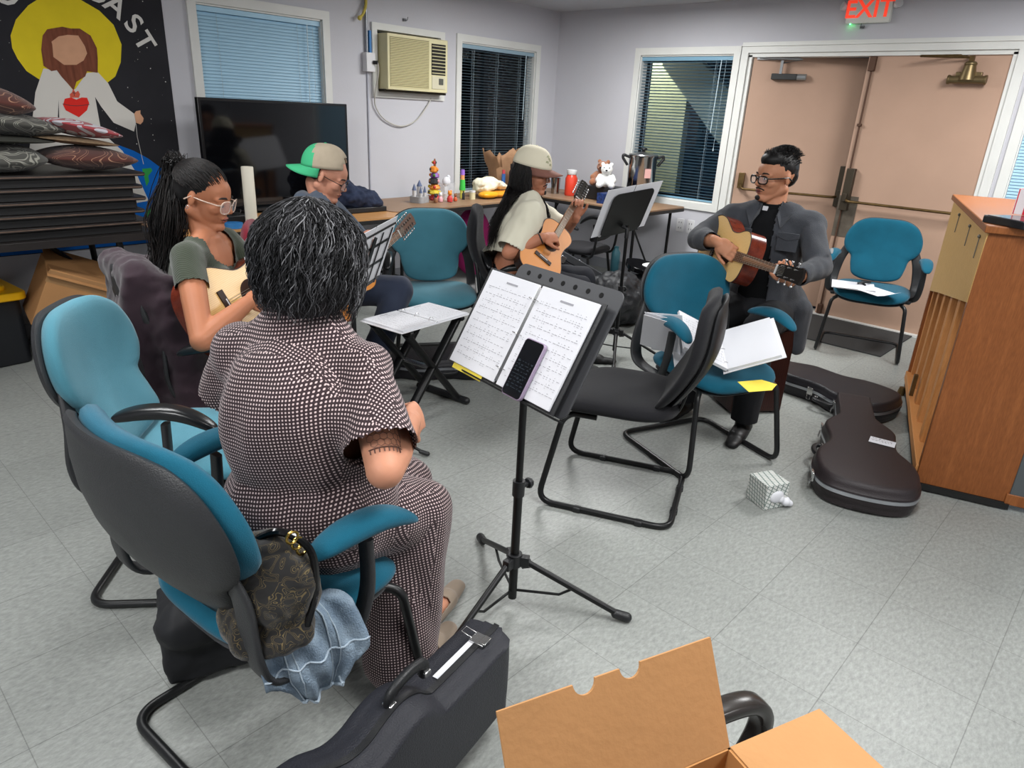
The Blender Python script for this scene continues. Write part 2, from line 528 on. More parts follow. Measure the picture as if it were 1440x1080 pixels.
def window(n, side, W, mull=None):
    M = wall_M(side)
    u0, u1, v0, v1 = W if side == 'back' else (-W[1], -W[0], W[2], W[3])
    mb = MB(); trim_frame(mb, M, u0, u1, v0, v1, 0.06)
    for (a, b) in ((u0, u1),):   # reveal boards
        mb.box((a - .004 + .006, (v0 + v1) / 2, -.06), (.012, v1 - v0, .12), M=M); mb.box((b - .002, (v0 + v1) / 2, -.06), (.012, v1 - v0, .12), M=M)
        mb.box(((a + b) / 2, v1 - .006, -.06), (b - a, .012, .12), M=M); mb.box(((a + b) / 2, v0 + .006, -.06), (b - a, .012, .12), M=M)
    root = struct(mb.build('window_%d' % n, WHITE_TRIM, fix=False, smooth=0))
    fr = MB(); d = -.115
    for (c, s) in ((((u0 + u1) / 2, v1 - .03, d), (u1 - u0, .04, .03)), (((u0 + u1) / 2, v0 + .03, d), (u1 - u0, .04, .03)),
                   ((u0 + .03, (v0 + v1) / 2, d), (.04, v1 - v0, .03)), ((u1 - .03, (v0 + v1) / 2, d), (.04, v1 - v0, .03))):
        fr.box(c, s, M=M)
    if mull: fr.box((u0 + (u1 - u0) * mull, (v0 + v1) / 2, d), (.06, v1 - v0, .035), M=M)
    fr.build('sash', DARKALU, root, smooth=0)
    g = MB(); g.box(((u0 + u1) / 2, (v0 + v1) / 2, -.125), (u1 - u0 - .04, v1 - v0 - .04, .005), M=M); g.build('pane', GLASS, root, smooth=0)
    return M, u0, u1, v0, v1

def blind(label, side, W, tilt, pitch, m, wd=0.025, bottom=None, stripe=None, cords=(0.15, 0.8), gap=0.008):
    M = wall_M(side)
    u0, u1, v0, v1 = W if side == 'back' else (-W[1], -W[0], W[2], W[3])
    u0 += gap; u1 -= gap; v1 -= .014
    vb = v0 + .02 if bottom is None else bottom
    root = thing('window_blind', label, 'blind', tuple(M @ Vector(((u0 + u1) / 2, v0, -.03))))
    inv = Matrix.Translation(-root.location)
    MM = inv @ M
    h = MB(); h.box(((u0 + u1) / 2, v1 - .016, -.035), (u1 - u0, .032, .045), M=MM); h.build('head_rail', m, root, smooth=0)
    s = MB(); z = v1 - .045; n = 0
    rot = Matrix.Rotation(tilt, 4, 'X')
    while z > vb + .012:
        # a slightly curved slat from two strips
        c, sn = math.cos(tilt), math.sin(tilt)
        pts = []
        for (q, e) in ((-.5, 0), (-.2, .0022), (.2, .0022), (.5, 0)):
            y = q * wd; pts.append((y * sn + e * c, y * c - e * sn))     # (dv, dw)
        vs = []
        for u in (u0, u1):
            for (dv, dw) in pts: vs.append((u, z + dv, -.035 + dw))
        s.add(vs, [(i, i + 1, i + 5, i + 4) for i in range(3)], M=MM)
        z -= pitch; n += 1
    s.build('slats', m, root, smooth=60)
    b = MB(); b.box(((u0 + u1) / 2, vb + .004, -.035), (u1 - u0, .014, .024), M=MM); b.build('bottom_rail', m, root, smooth=0)
    for q in cords:
        u = u0 + (u1 - u0) * q
        for dd in (-.022, -.048):
            c = MB(); c.tube([(u, v1 - .03, dd), (u, vb, dd)], .0012, 5, M=MM); c.build('ladder_cord', mat('blind_cord', '#a9bcc6', .7), root)
    c = MB(); u = u0 + (u1 - u0) * .88
    c.tube([(u, v1 - .03, -.008), (u - .01, v1 - .62, -.006)], .004, 6, M=MM); c.build('tilt_wand', mat('clear_wand', '#c7dbe4', .2), root)
    c = MB(); u = u0 + (u1 - u0) * .93
    c.tube([(u, v1 - .03, -.008), (u - .004, v1 - .75, -.006)], .0016, 5, M=MM); c.lathe([(.002, .03), (.007, 0), (.002, -.003)], 8, c=(u - .004, v1 - .77, -.006), rot=(-PI / 2, 0, 0), M=MM)
    c.build('pull_cord', mat('blind_cord', '#a9bcc6', .7), root)
    return root

window(1, 'back', W1)
window(2, 'back', W2, 0.42)
window(3, 'right', W3)
window(4, 'right', W4)
blind('closed light blue slatted blind behind the black television', 'back', W1, R(-66), .021, SLAT_A)
blind('open slatted blind over the dark window left of the room corner', 'back', W2, R(8), .0245, SLAT_B, cords=(.18, .5, .82))
blind('half open blue slatted blind in window left of the double doors', 'right', W3, R(20), .0265, SLAT_C, cords=(.1, .82))
blind('closed blue slatted blind right of the doors behind the cabinet', 'right', W4, R(-66), .021, SLAT_A)

# outside, seen through blinds and the ajar door
OUTW = mat('outside_stucco', '#c6c4a4', 0.9, spec=0.1, var=0.08, vs=3)
mb = MB(); mb.box((7.3, 4.72, 1.2), (0.1, .92, 2.6)); struct(mb.build('outside_wall', OUTW, smooth=0))  # outdoor wall, width shaped to give the lit patch behind the blind
DK = mat('outside_dark', '#1b2a40', 0.9)
mb = MB(); mb.box((8.4, 1.2, 1.4), (0.1, 9.5, 2.9)); mb.box((7.2, 1.3, -.06), (2.2, 8, .1)); mb.box((4, 7.0, 1.5), (8, .1, 3.0)); mb.box((4, 6.2, -.06), (8, 1.7, .1))
struct(mb.build('outside_backdrop', DK, smooth=0))  # dark outdoor walls and ground, an added backdrop behind the openings
# slanted stair stringer outside the window
mb = MB(); mb.add([(6.75, 3.2, 1.55), (6.75, 3.45, 1.2), (6.75, 4.3, 2.0), (6.75, 4.3, 2.35), (6.85, 3.2, 1.55), (6.85, 3.45, 1.2), (6.85, 4.3, 2.0), (6.85, 4.3, 2.35)],
           [(0, 1, 2, 3), (7, 6, 5, 4), (0, 4, 5, 1), (1, 5, 6, 2), (2, 6, 7, 3), (3, 7, 4, 0)])
tag(mb.build('stair_stringer', mat('outside_white_paint', '#d8d6c4', .7), smooth=0), 'pale slanting outdoor stair side seen through the half open blind', 'stairs')
ld = bpy.data.lights.new('porch_light', 'AREA'); ld.energy = 24; ld.size = .4; ld.color = (1, .97, .82)
lo = bpy.data.objects.new('porch_light', ld); COL.objects.link(lo); lo.location = (6.75, 4.7, 2.55); lo.rotation_euler = (0, R(-50), 0)
mb = MB(); mb.box((5.25, 6.2, 1.2), (.5, .05, 2.0)); mb.box((5.9, 6.3, 1.2), (.55, .05, 2.0))
tag(mb.build('outside_panel', mat('outside_grey_panel', '#5d646c', .8, var=.2), smooth=0), 'dim grey panels outside beyond the dark window', 'panel')
ld = bpy.data.lights.new('yard_light', 'AREA'); ld.energy = 5; ld.size = .6; ld.color = (.8, .9, 1)
lo = bpy.data.objects.new('yard_light', ld); COL.objects.link(lo); lo.location = (5.4, 5.4, 2.6)

# double doors
M = wall_M('right')
mb = MB(); trim_frame(mb, M, -2.99, -1.08, 0, 2.035, 0.06, .02, 'lr')
mb.box((-2.035, 2.035 + .04, .01), (2.03, .08, .02), M=M)
mb.box((-2.035, 2.02, -.06), (1.91, .03, .12), M=M)
mb.box((-2.975, 1.01, -.06), (.03, 2.02, .12), M=M); mb.box((-1.095, 1.01, -.06), (.03, 2.02, .12), M=M)
mb.box((-2.035, 2.09, .016), (2.03, .012, .03), M=M)
struct(mb.build('trim_1', WHITE_TRIM, smooth=0))
mb = MB(); mb.box((-2.035, .008, -.02), (1.9, .016, .1), M=M); struct(mb.build('trim_2', mat('white_sill', '#cfcfcb', .5), smooth=0))

def door_leaf(n, hinge, rz, hand):
    """hand=+1: leaf spans local x 0..w from the hinge. local y + = room side"""
    root = bpy.data.objects.new('door_%d' % n, None)
    w_, h_, t_ = .925, 2.0, .042
    mb = MB(); mb.box((hand * w_ / 2, -t_ / 2, .01 + h_ / 2), (w_, t_, h_))
    root = struct(mb.build('door_%d' % n, DOORP, bevel=.002))
    root.location = hinge; root.rotation_euler = (0, 0, rz)
    return root, hand, w_
# local frame: x along leaf, y to room. Wall plane x=6.05; room side is -X.
# leaf 1 hinge at y=2.965 (left in photo), free edge toward -y, swung outward
A1 = R(15)
d1, h1, wl = door_leaf(1, (6.06, 2.962, 0), 0, 1)
d1.rotation_euler = (0, 0, -PI / 2 + A1)     # local x -> (-y) then outward, local y -> +x ... flipped below
d2, h2, _ = door_leaf(2, (6.06, 1.108, 0), 0, -1)
d2.rotation_euler = (0, 0, -PI / 2)
# with rz=-90deg: local x=(0,-1), local y=(1,0) i.e. away from the room; so room side is local -y
def hardware(root, hand, closer_kind):
    e = hand * 1.0
    # room side face sits at local y=-0.042
    f = -.042
    # panic bar: end brackets + crash bar
    b = MB(); x0, x1 = e * .06, e * .865
    b.box((x0, f - .02, 1.02), (.05, .05, .13)); b.build('bar_bracket', BRASS, root, bevel=.003)
    b = MB(); b.box((x1, f - .025, 1.04), (.06, .05, .32)); b.box((x1, f - .055, .98), (.03, .03, .06)); b.build('panic_latch', mat('dark_bronze', '#4a4237', .45, metal=.6), root, bevel=.003)
    b = MB(); b.tube(fillet([(x0, f - .02, 1.0), (x0 + e * .02, f - .085, .955), (x1 - e * .03, f - .085, .955), (x1, f - .03, .97)], .03), .0105, 10); b.build('crash_bar', BRASS, root)
    if closer_kind == 1:
        b = MB(); b.box((e * .27, f - .03, 1.86), (.20, .055, .045)); b.build('door_closer', mat('closer_grey', '#3b3c3c', .5, metal=.4), root, bevel=.004)
        b = MB(); b.cyl((e * .37, f - .03, 1.86), (e * .44, f - .03, 1.86), .024, seg=16); b.build('closer_cap', mat('closer_silver', '#9b9ea0', .35, metal=.7), root)
        b = MB(); b.box((e * .24, f - .055, 1.93), (.02, .02, .1)); b.tube([(e * .24, f - .05, 1.96), (e * .4, f - .10, 1.985), (e * .05, f - .03, 2.0)], .006, 6)
        b.build('closer_arm', mat('closer_silver', '#9b9ea0', .35, metal=.7), root)
        b = MB(); b.box((e * .2, f - .005, 1.995), (.34, .04, .018)); b.build('closer_track', mat('closer_silver', '#9b9ea0', .35, metal=.7), root)
    else:
        xs = e * .23
        b = MB(); b.cyl((xs - .11, f - .05, 1.845), (xs + .11, f - .05, 1.845), .026, seg=18); b.cyl((xs, f - .05, 1.84), (xs, f - .05, 1.94), .055, .035, seg=18)
        b.ell((xs, f - .05, 1.945), (.04, .04, .02)); b.box((xs, f - .02, 1.86), (.16, .04, .07)); b.cyl((xs - .12, f - .05, 1.845), (xs - .105, f - .05, 1.845), .031, seg=18); b.cyl((xs + .105, f - .05, 1.845), (xs + .12, f - .05, 1.845), .031, seg=18)
        b.build('door_closer', mat('bronze_closer', '#7a6a4c', .38, metal=.8), root, bevel=.003)
        b = MB(); b.box((xs, f - .05, 1.975), (.03, .03, .04)); b.tube([(xs, f - .05, 1.985), (xs - e * -.3, f - .14, 1.99), (xs + e * .02 , f + .02, 2.005)], .008, 6)
        b.build('closer_arm', BRASS, root)
hardware(d1, 1, 1)
hardware(d2, -1, 2)
f = -.042
# vertical rods with guides on leaf 2 meeting edge
b = MB(); b.tube([(-.885, f - .012, .06), (-.885, f - .012, 1.9)], .007, 8); b.build('vertical_rod', mat('rust_brown_rod', '#5b4234', .6, metal=.4), d2)
for z_, s_ in ((1.95, (.045, .035, .1)), (1.52, (.03, .03, .02)), (.55, (.03, .03, .02)), (.06, (.035, .04, .08))):
    b = MB(); b.box((-.885, f - .014, z_), s_); b.build('rod_guide', mat('rust_brown_rod', '#5b4234', .6, metal=.4), d2, bevel=.003)
b = MB(); b.box((-.85, f - .002, .83), (.15, .004, .32)); b.build('scuff_plate', mat('worn_metal_plate', '#6e655a', .5, metal=.5, var=.25, vs=15), d2)
b = MB(); b.box((.895, f - .012, .8), (.012, .012, .8)); b.build('vertical_rod', mat('rust_brown_rod', '#5b4234', .6, metal=.4), d1)

# baseboard and mouldings
BB = mat('grey_baseboard', '#8f9298', .6)
struct(MB().box(((XL + XR) / 2, YB - .006, .05), (XR - XL, .012, .1)).build('baseboard_back', BB, smooth=0))
mb = MB(); mb.box((XR - .006, (3.05 + YB) / 2, .05), (.012, YB - 3.05, .1)); mb.box((XR - .006, (1.02 + YF) / 2, .05), (.012, 1.02 - YF, .1)); struct(mb.build('baseboard_right', BB, smooth=0))
struct(MB().box((XL + .006, (YF + YB) / 2, .05), (.012, YB - YF, .1)).build('baseboard_left', BB, smooth=0))
struct(MB().box(((XL + XR) / 2, YF + .006, .05), (XR - XL, .012, .1)).build('baseboard_front', BB, smooth=0))

# ceiling fixtures
DIFF = mat('troffer_diffuser', '#eef2f5', .5, emit='#f2f7ff', es=3.0)
for i, (lx, ly, lw) in enumerate(TROFFERS):
    mb = MB(); trim_frame(mb, basis((lx, ly, ZC), (1, 0, 0), (0, -1, 0), (0, 0, -1)), -.57, .57, -.27, .27, .03, .035)
    t = thing('ceiling_light', 'recessed ceiling light panel with white frame', 'light', (lx, ly, ZC), group='ceiling light panels')
    for v in range(len(mb.v)): mb.v[v] = (mb.v[v][0] - lx, mb.v[v][1] - ly, mb.v[v][2] - ZC)
    mb.build('fixture_frame', WHITE_TRIM, t, smooth=0)
    MB().box((0, 0, -.02), (1.14, .54, .012)).build('diffuser', DIFF, t, smooth=0)
# ------------------------------------------------------------------ chairs
TEAL_D = mat('teal_fabric', '#13566c', 0.9, spec=0.15, sheen=0.15, var=0.10, vs=9, bump=0.25, bs=500)
TEAL_L = mat('worn_teal_fabric', '#477e8e', 0.92, spec=0.15, sheen=0.2, var=0.10, vs=5, bump=0.25, bs=500)
SHELL = mat('grey_black_shell', '#2b2c2e', 0.48, bump=0.2, bs=350)
BLK_FAB = mat('black_fabric', '#1d1d20', 0.9, spec=0.15, sheen=0.1, bump=0.3, bs=600)
MAROON = mat('maroon_fabric', '#7a2130', 0.9, spec=0.15, sheen=0.2, var=.08, bump=.2, bs=400)

BACK_PTS = [(0, .43), (.12, .425), (.20, .385), (.245, .31), (.25, .235), (.225, .185), (.19, .15), (.178, .09), (.155, .03), (.09, 0), (0, -.008)]
def back_outline(scale=1.0, pts=BACK_PTS, cv=.21):
    full = pts + [(-x, y) for x, y in pts[1:-1]][::-1]
    sm = crom2(full, 6)
    return [((x) * scale, (y - cv) * scale) for x, y in sm]
def back_bend(z0=.485, x0=-.185, lean=.30, curve=1.1, cv=.21, off=0.0):
    def f(v):
        h = v.y + cv
        fwd = v.z + off + curve * v.x * v.x * 0.9 - (0.06 * math.sin(max(0, min(1, h / .43)) * PI) - .03)
        return Vector((x0 - lean * h - .12 * h * h + fwd, v.x, z0 + h * .97))
    return f

def seat_outline(w=.49, d=.47): return superell(d, w, 3.4)
def seat_bend(z, front_drop=.035, d=.47):
    def f(v):
        q = max(0, v.x / (d / 2))
        return Vector((v.x + .01, v.y, z + v.z - front_drop * q ** 3 - .012 * (1 - min(1, (v.x ** 2 + v.y ** 2) / .05)) * (1 if v.z > 0 else 0)))
    return f

def sled(mb, w=.265, front=.25, rear=-.28, r=.0125, top=.40, fx=.16):
    z = r + .001
    pts = [(fx - .1, w - .07, top), (fx, w - .07, top), (fx + .03, w - .035, top - .02), (front, w, z), (rear, w, z),
           (rear, -w, z), (front, -w, z), (fx + .03, -w + .035, top - .02), (fx, -w + .07, top), (fx - .1, -w + .07, top)]
    P = fillet(pts, .07, 7)
    mb.tube(P, r, 12)

def teal_chair(name, label, loc, rz, fab, pads='fabric', group=None, arms=True, bs=1.0):
    t = thing(name, label, 'chair', loc, rz, group)
    ol = back_outline(bs)
    MB().pad(poly_outline(ol), .046, 2.6, 8, len(ol), back_bend()).build('backrest', fab, t, smooth=180)
    ol2 = back_outline(1.00 * bs)
    MB().pad(poly_outline(ol2), .016, 5, 6, len(ol2), back_bend(off=-.036)).build('back_shell', SHELL, t, smooth=60)
    MB().pad(seat_outline(), .036, 2.8, 8, 56, seat_bend(.445)).build('seat', fab, t, smooth=180)
    MB().pad(seat_outline(.46, .44), .012, 6, 5, 48, seat_bend(.405, .02)).build('seat_shell', SHELL, t, smooth=60)
    mb = MB(); sled(mb); mb.build('sled_frame', BLACK_TUBE, t, smooth=60)
    for s in (1, -1):
        P = crom([(.06, s * .225, .395), (-.08, s * .25, .40), (-.2, s * .268, .425), (-.235, s * .268, .50), (-.235, s * .245, .62), (-.255, s * .20, .72)], 6)
        MB().tube(P, 1.0, 12, flat=(.008, .03, (0, 1, 0))).build('upright', SHELL, t, smooth=60)
        if arms:
            P = crom([(-.02, s * .255, .40), (.0, s * .285, .43), (.03, s * .292, .52), (.035, s * .285, .64)], 6)
            MB().tube(P, 1.0, 12, flat=(.010, .019, (0, 1, 0))).build('arm_post', SHELL, t, smooth=60)
            def ab(v, s=s):
                q = v.x / .13
                return Vector((.035 + v.x, s * (.287 + .012 * q), .655 + v.z + .022 * (1 - q * q) - .02 * max(0, q) ** 2) ) + Vector((0, v.y, 0))
            if pads == 'fabric':
                MB().pad(superell(.27, .078, 2.6), .027, 2.2, 8, 36, ab, bot=.8).build('armrest', fab, t, smooth=180)
            else:
                MB().pad(superell(.29, .062, 3.0), .019, 3, 8, 36, ab).build('armrest', mat('glossy_black_arm', '#17181a', .28), t, smooth=180)
    return t

teal_chair('padded_chair', 'dark teal padded chair in the foreground under the woman in the dotted dress', (.66, 1.34, 0), R(6), TEAL_D, bs=1.12)
teal_chair('padded_chair', 'worn light teal chair with black plastic arms, behind the foreground chair at the left', (.80, 2.13, 0), R(-40), TEAL_L, 'plastic')
teal_chair('padded_chair', 'empty light teal chair with black arms in front of the back wall table', (2.73, 3.17, 0), R(238), TEAL_L, 'plastic')
teal_chair('padded_chair', 'dark teal chair holding an open white binder and yellow paper', (2.88, 1.38, 0), R(249), TEAL_D)
teal_chair('padded_chair', 'dark teal chair with loose papers on its seat in front of the tan doors', (5.27, 1.43, 0), R(195), TEAL_D)

# black sled chair
def black_sled(label, loc, rz):
    t = thing('sled_chair', label, 'chair', loc, rz)
    pts = [(0, .47), (.10, .465), (.175, .43), (.215, .35), (.225, .22), (.215, .10), (.18, .02), (.10, -.005), (0, -.01)]
    full = pts + [(-x, y) for x, y in pts[1:-1]][::-1]
    ol = [(x, y - .23) for x, y in crom2(full, 6)]
    bd = back_bend(.455, -.19, .26, .7, .23)
    MB().pad(poly_outline(ol), .033, 2.8, 8, len(ol), bd).build('backrest', BLK_FAB, t, smooth=180)
    MB().pad(poly_outline([(x * .9, y * .92) for x, y in ol]), .014, 4, 6, len(ol), back_bend(.455, -.19, .26, .7, .23, -.04)).build('back_shell', BLACK_PL, t, smooth=60)
    MB().pad(superell(.50, .49, 3.2), .043, 2.6, 8, 56, seat_bend(.45, .045, .5)).build('seat', BLK_FAB, t, smooth=180)
    mb = MB()
    for s in (1, -1): mb = MB().tube(crom([(-.05, s * .08, .40), (-.17, s * .08, .405), (-.232, s * .08, .45), (-.26, s * .08, .58)], 5), 1.0, 10, flat=(.006, .022, (0, 1, 0))); mb.build('back_bracket', BLACK_MET, t, smooth=60)
    mb = MB(); sled(mb, .245, .27, -.27, .0125, .395, .17); mb.build('sled_frame', BLACK_MET, t, smooth=60)
    for (x, y) in ((.1, .245), (-.15, .245), (.1, -.245), (-.15, -.245), (-.27, .1), (-.27, -.1)):
        MB().box((x, y, .012), (.03, .03, .022)).build('glide', BLACK_PL, t, bevel=.004)
    return t
black_sled('black upholstered chair on a bent tube frame beside the music stand, empty and armless', (2.26, 1.44, 0), R(114))

# chair hidden under the ponytail woman, hat man and long-haired guitarist
teal_chair('padded_chair', 'chair under the ponytailed woman, covered by a dark purple jacket', (1.20, 2.76, 0), R(-15), TEAL_D, 'plastic', arms=False)
def simple_arm_chair(name, label, loc, rz, fab, arms=False, bk=.40):
    t = thing(name, label, 'chair', loc, rz)
    pts = [(0, bk), (.12, bk - .01), (.19, bk - .05), (.215, bk - .14), (.20, .10), (.17, .02), (.09, 0), (0, 0)]
    full = pts + [(-x, y) for x, y in pts[1:-1]][::-1]
    ol = [(x, y - bk / 2) for x, y in crom2(full, 5)]
    MB().pad(poly_outline(ol), .035, 2.6, 8, len(ol), back_bend(.52, -.20, .2, .7, bk / 2)).build('backrest', fab, t, smooth=180)
    MB().pad(superell(.46, .47, 3.2), .038, 2.6, 8, 48, seat_bend(.44, .03)).build('seat', fab, t, smooth=180)
    for s in (1, -1):
        for e in (1, -1):
            MB().tube([(e * .16, s * .18, .41), (e * .22, s * .22, .0)], .012, 10).build('leg', BLACK_TUBE, t, smooth=60)
        MB().tube(crom([(-.1, s * .17, .405), (-.20, s * .19, .42), (-.235, s * .19, .6), (-.26, s * .17, .7)], 5), .011, 10).build('back_post', BLACK_TUBE, t, smooth=60)
        if arms:
            P = crom([(-.02, s * .235, .41), (0, s * .27, .45), (.03, s * .275, .60)], 5)
            MB().tube(P, 1.0, 10, flat=(.010, .02, (0, 1, 0))).build('arm_post', BLACK_PL, t, smooth=60)
            def ab(v, s=s):
                q = v.x / .13
                return Vector((.035 + v.x, s * .277 + v.y, .635 + v.z + .03 * (1 - q * q) - .035 * max(0, q) ** 2))
            MB().pad(superell(.28, .065, 2.8), .02, 2.6, 8, 36, ab).build('armrest', mat('glossy_black_arm', '#17181a', .28), t, smooth=180)
    return t
simple_arm_chair('upholstered_chair', 'maroon upholstered chair under the man bowing his head in a backwards cap', (1.95, 3.30, 0), R(-35), MAROON)
simple_arm_chair('office_chair', 'black office chair with loop arms under the long-haired guitarist', (3.13, 2.85, 0), R(-50), BLK_FAB, True, .46)
simple_arm_chair('office_chair', 'black chair pushed against the far corner table behind the twelve string neck', (4.75, 3.62, 0), R(100), BLK_FAB, True, .36)
# foreground chair carrying the open carton
t = thing('arm_chair', 'black foreground chair with a looped arm, under the open brown carton', 'chair', (.54, .13, 0), R(-20))
MB().pad(superell(.46, .48, 3.2), .035, 2.6, 8, 48, seat_bend(.43, .03)).build('seat', BLK_FAB, t, smooth=180)
ol = back_outline()
MB().pad(poly_outline(ol), .03, 2.6, 8, len(ol), back_bend(x0=-.25)).build('backrest', BLK_FAB, t, smooth=180)
mb = MB(); sled(mb); mb.build('sled_frame', BLACK_TUBE, t, smooth=60)
for s in (1, -1):
    P = crom([(-.24, s * .27, .60), (-.1, s * .275, .628), (.1, s * .275, .63), (.27, s * .275, .628), (.335, s * .275, .60), (.345, s * .275, .54), (.30, s * .27, .47), (.2, s * .25, .42)], 7)
    MB().tube(P, 1.0, 12, flat=(.013, .02, (0, 1, 0))).build('armrest', mat('satin_black_arm', '#2a2623', .25), t, smooth=60)

# ------------------------------------------------------------------ music stands
def tripod(t, z_hub, spread, rad, r_leg=.009, zb=.10, pole_top=.9, collar=.55, foot=True):
    MB().cyl((0, 0, .03), (0, 0, collar), .014, seg=16).build('lower_pole', BLACK_MET, t, smooth=60)
    MB().cyl((0, 0, collar - .02), (0, 0, pole_top), .011, seg=16).build('upper_pole', BLACK_MET, t, smooth=60)
    MB().cyl((0, 0, collar - .03), (0, 0, collar + .02), .019, seg=16).build('collar', BLACK_PL, t, smooth=60)
    k = MB(); k.cyl((.015, 0, collar - .005), (.045, 0, collar - .005), .008, seg=10); k.lathe([(.006, 0), (.016, .004), (.018, .012), (.014, .02), (0, .022)], 9, c=(.035, 0, collar - .005), rot=(0, PI / 2, 0)); k.build('clamp_knob', BLACK_PL, t, smooth=50)
    hb = MB(); hb.cyl((0, 0, z_hub - .02), (0, 0, z_hub + .025), .024, seg=18)
    for a in spread: hb.box((.03 * math.cos(a), .03 * math.sin(a), z_hub), (.035, .024, .035), (0, 0, a))
    hb.build('hub', BLACK_PL, t, bevel=.002)
    k = MB(); k.cyl((.02, -.015, z_hub - .02), (.045, -.03, z_hub - .02), .015, seg=10); k.build('hub_knob', BLACK_PL, t)
    for a in spread:
        c, s = math.cos(a), math.sin(a)
        lg = MB().tube([(.035 * c, .035 * s, z_hub), (rad * c, rad * s, .016)], r_leg, 12).build('leg', BLACK_MET, t, smooth=60)
        MB().caps((rad * .93 * c, rad * .93 * s, .024), (rad * 1.03 * c, rad * 1.03 * s, .0165), r_leg * 1.5, r_leg * 1.6, 12).build('rubber_foot', BLACK_PL, lg, smooth=60)
        q = .52; zl = z_hub + (.016 - z_hub) * q
        MB().tube([(.012 * c, .012 * s, .06), (rad * (q * .8) * c, rad * (q * .8) * s, zl * .72), (rad * q * c, rad * q * s, zl)], .0045, 8).build('brace', BLACK_MET, t, smooth=60)
    return t

# stand with binder in the foreground
S1 = thing('music_stand', 'black tripod music stand in the foreground holding an open ring binder and a phone', 'music stand', (1.39, 1.22, 0))
tripod(S1, .175, [R(62), R(-56), R(187)], .36, .010, pole_top=.80, collar=.44)
DM1 = M4((1.235 - 1.39, 1.184 - 1.22, .825), (1.045, -.011, -1.739))
mb = MB(); mb.prism([(x + .055, y + .165) for x, y in rrect(.41, .34, .025)], -.022, -.018, M=DM1); mb.build('desk', mat('grey_black_desk', '#3a3b3e', .5, metal=.2), S1, bevel=.001)
mb = MB(); mb.box((.055, -.010, -.006), (.40, .004, .035), M=DM1); mb.build('ledge', BLACK_MET, S1, smooth=0)
for i in range(7):
    mb = MB(); mb.lathe([(.007, 0), (.007, .001)], 12, c=(-.10 + i * .048, .312, -.0178), M=DM1); mb.build('desk_hole', mat('desk_hole', '#050505', .9), S1)
mb = MB(); mb.tube([tuple(DM1 @ Vector((.0, .06, -.03))), (0, 0, .79), (0, 0, .74)], .012, 10); mb.build('tilt_joint', BLACK_PL, S1)

INK = mat('print_ink', '#96969c', .9)
INKD = mat('ink_dark', '#3c3c42', .9)
def page_marks(mb, M, x0, x1, y0, y1, rows, seed, mi=0, z=.0006, title=True, lw=.0012):
    """staves, chord marks and lyric ticks of a song sheet"""
    rr = random.Random(seed)
    if title: mb.box(((x0 + x1) / 2, y1 - .008, z), (.05, .005, .0002), M=M, mi=mi)
    h = (y1 - y0 - .02) / rows
    for r in range(rows):
        y = y1 - .02 - h * (r + .5); x = x0
        while x < x1 - .004:
            L = rr.uniform(.004, .013)
            mb.box((x + L / 2, y, z), (L, lw, .0002), M=M, mi=mi)
            if rr.random() < .45: mb.box((x + L / 2, y + h * .28, z), (L * .4, lw * 1.2, .0002), M=M, mi=mi)
            if rr.random() < .3: mb.box((x + L / 2, y - h * .25, z), (L * .7, lw * .8, .0002), M=M, mi=mi)
            x += L + rr.uniform(.002, .008)

def binder(name, label, M, loc, rot, cover, pages=(.216, .279), seed=1, lift=.012, tilt=(0, 0), rings=True, marks=True, leftrise=0):
    """M: local frame x right, y up the page, z toward the reader"""
    t = thing(name, label, 'binder', loc, rot=rot)
    pw, ph = pages
    c = MB(); c.box((-(pw / 2 + .012), ph / 2, 0), (pw + .02, ph + .012, .003), (0, R(tilt[0]), 0)); c.box((pw / 2 + .012, ph / 2, 0), (pw + .02, ph + .012, .003), (0, R(-tilt[1]), 0))
    c.box((0, ph / 2, -.001), (.03, ph + .012, .003)); c.build('cover', cover, t, smooth=0)
    for s, tl in ((-1, tilt[0]), (1, -tilt[1])):
        MM = Matrix.Rotation(R(tl), 4, 'Y')
        p = MB(); p.box((s * (pw / 2 + .006), ph / 2, lift / 2 + .0015), (pw, ph, lift), M=MM)
        pg = p.build('page_stack', PAPER, t, bevel=.001)
        if marks and (marks is True or marks == s):
            m = MB(); a, b = (s * .006 + (0 if s > 0 else -pw)) + .018, (s * .006 + (pw if s > 0 else 0)) - .012
            page_marks(m, MM @ Matrix.Translation((0, 0, lift + .0015)), a, b, .02, ph - .015, 11, seed + s)
            m.build('printed_lines', INK, pg, smooth=0)
    r = MB(); r.box((0, ph / 2, .004), (.016, ph * .96, .006)); r.build('ring_bar', CHROME, t, bevel=.002)
    for y in (ph * .15, ph * .5, ph * .85):
        a = MB(); a.tube([(.016 * math.cos(q), y, .006 + .018 * math.sin(q)) for q in [PI * i / 10 for i in range(11)]], .0014, 6); a.build('ring', CHROME, t)
    return t
binder('ring_binder', 'open ring binder of printed song sheets on the foreground music stand', None, (1.235, 1.184, .825), (1.045, -.011, -1.739), BLACK_PL, (.216, .285), 3, .006)
# yellow divider edge under the left page
DW1 = M4((1.235, 1.184, .825), (1.045, -.011, -1.739))
mb = MB(); mb.box((-.13, -.006, .0035), (.14, .02, .001), M=DW1)
tag(mb.build('divider_sheet', mat('yellow_paper', '#e5cf4a', .8), smooth=0), 'thin yellow divider sheet peeking below the left binder page', 'paper')
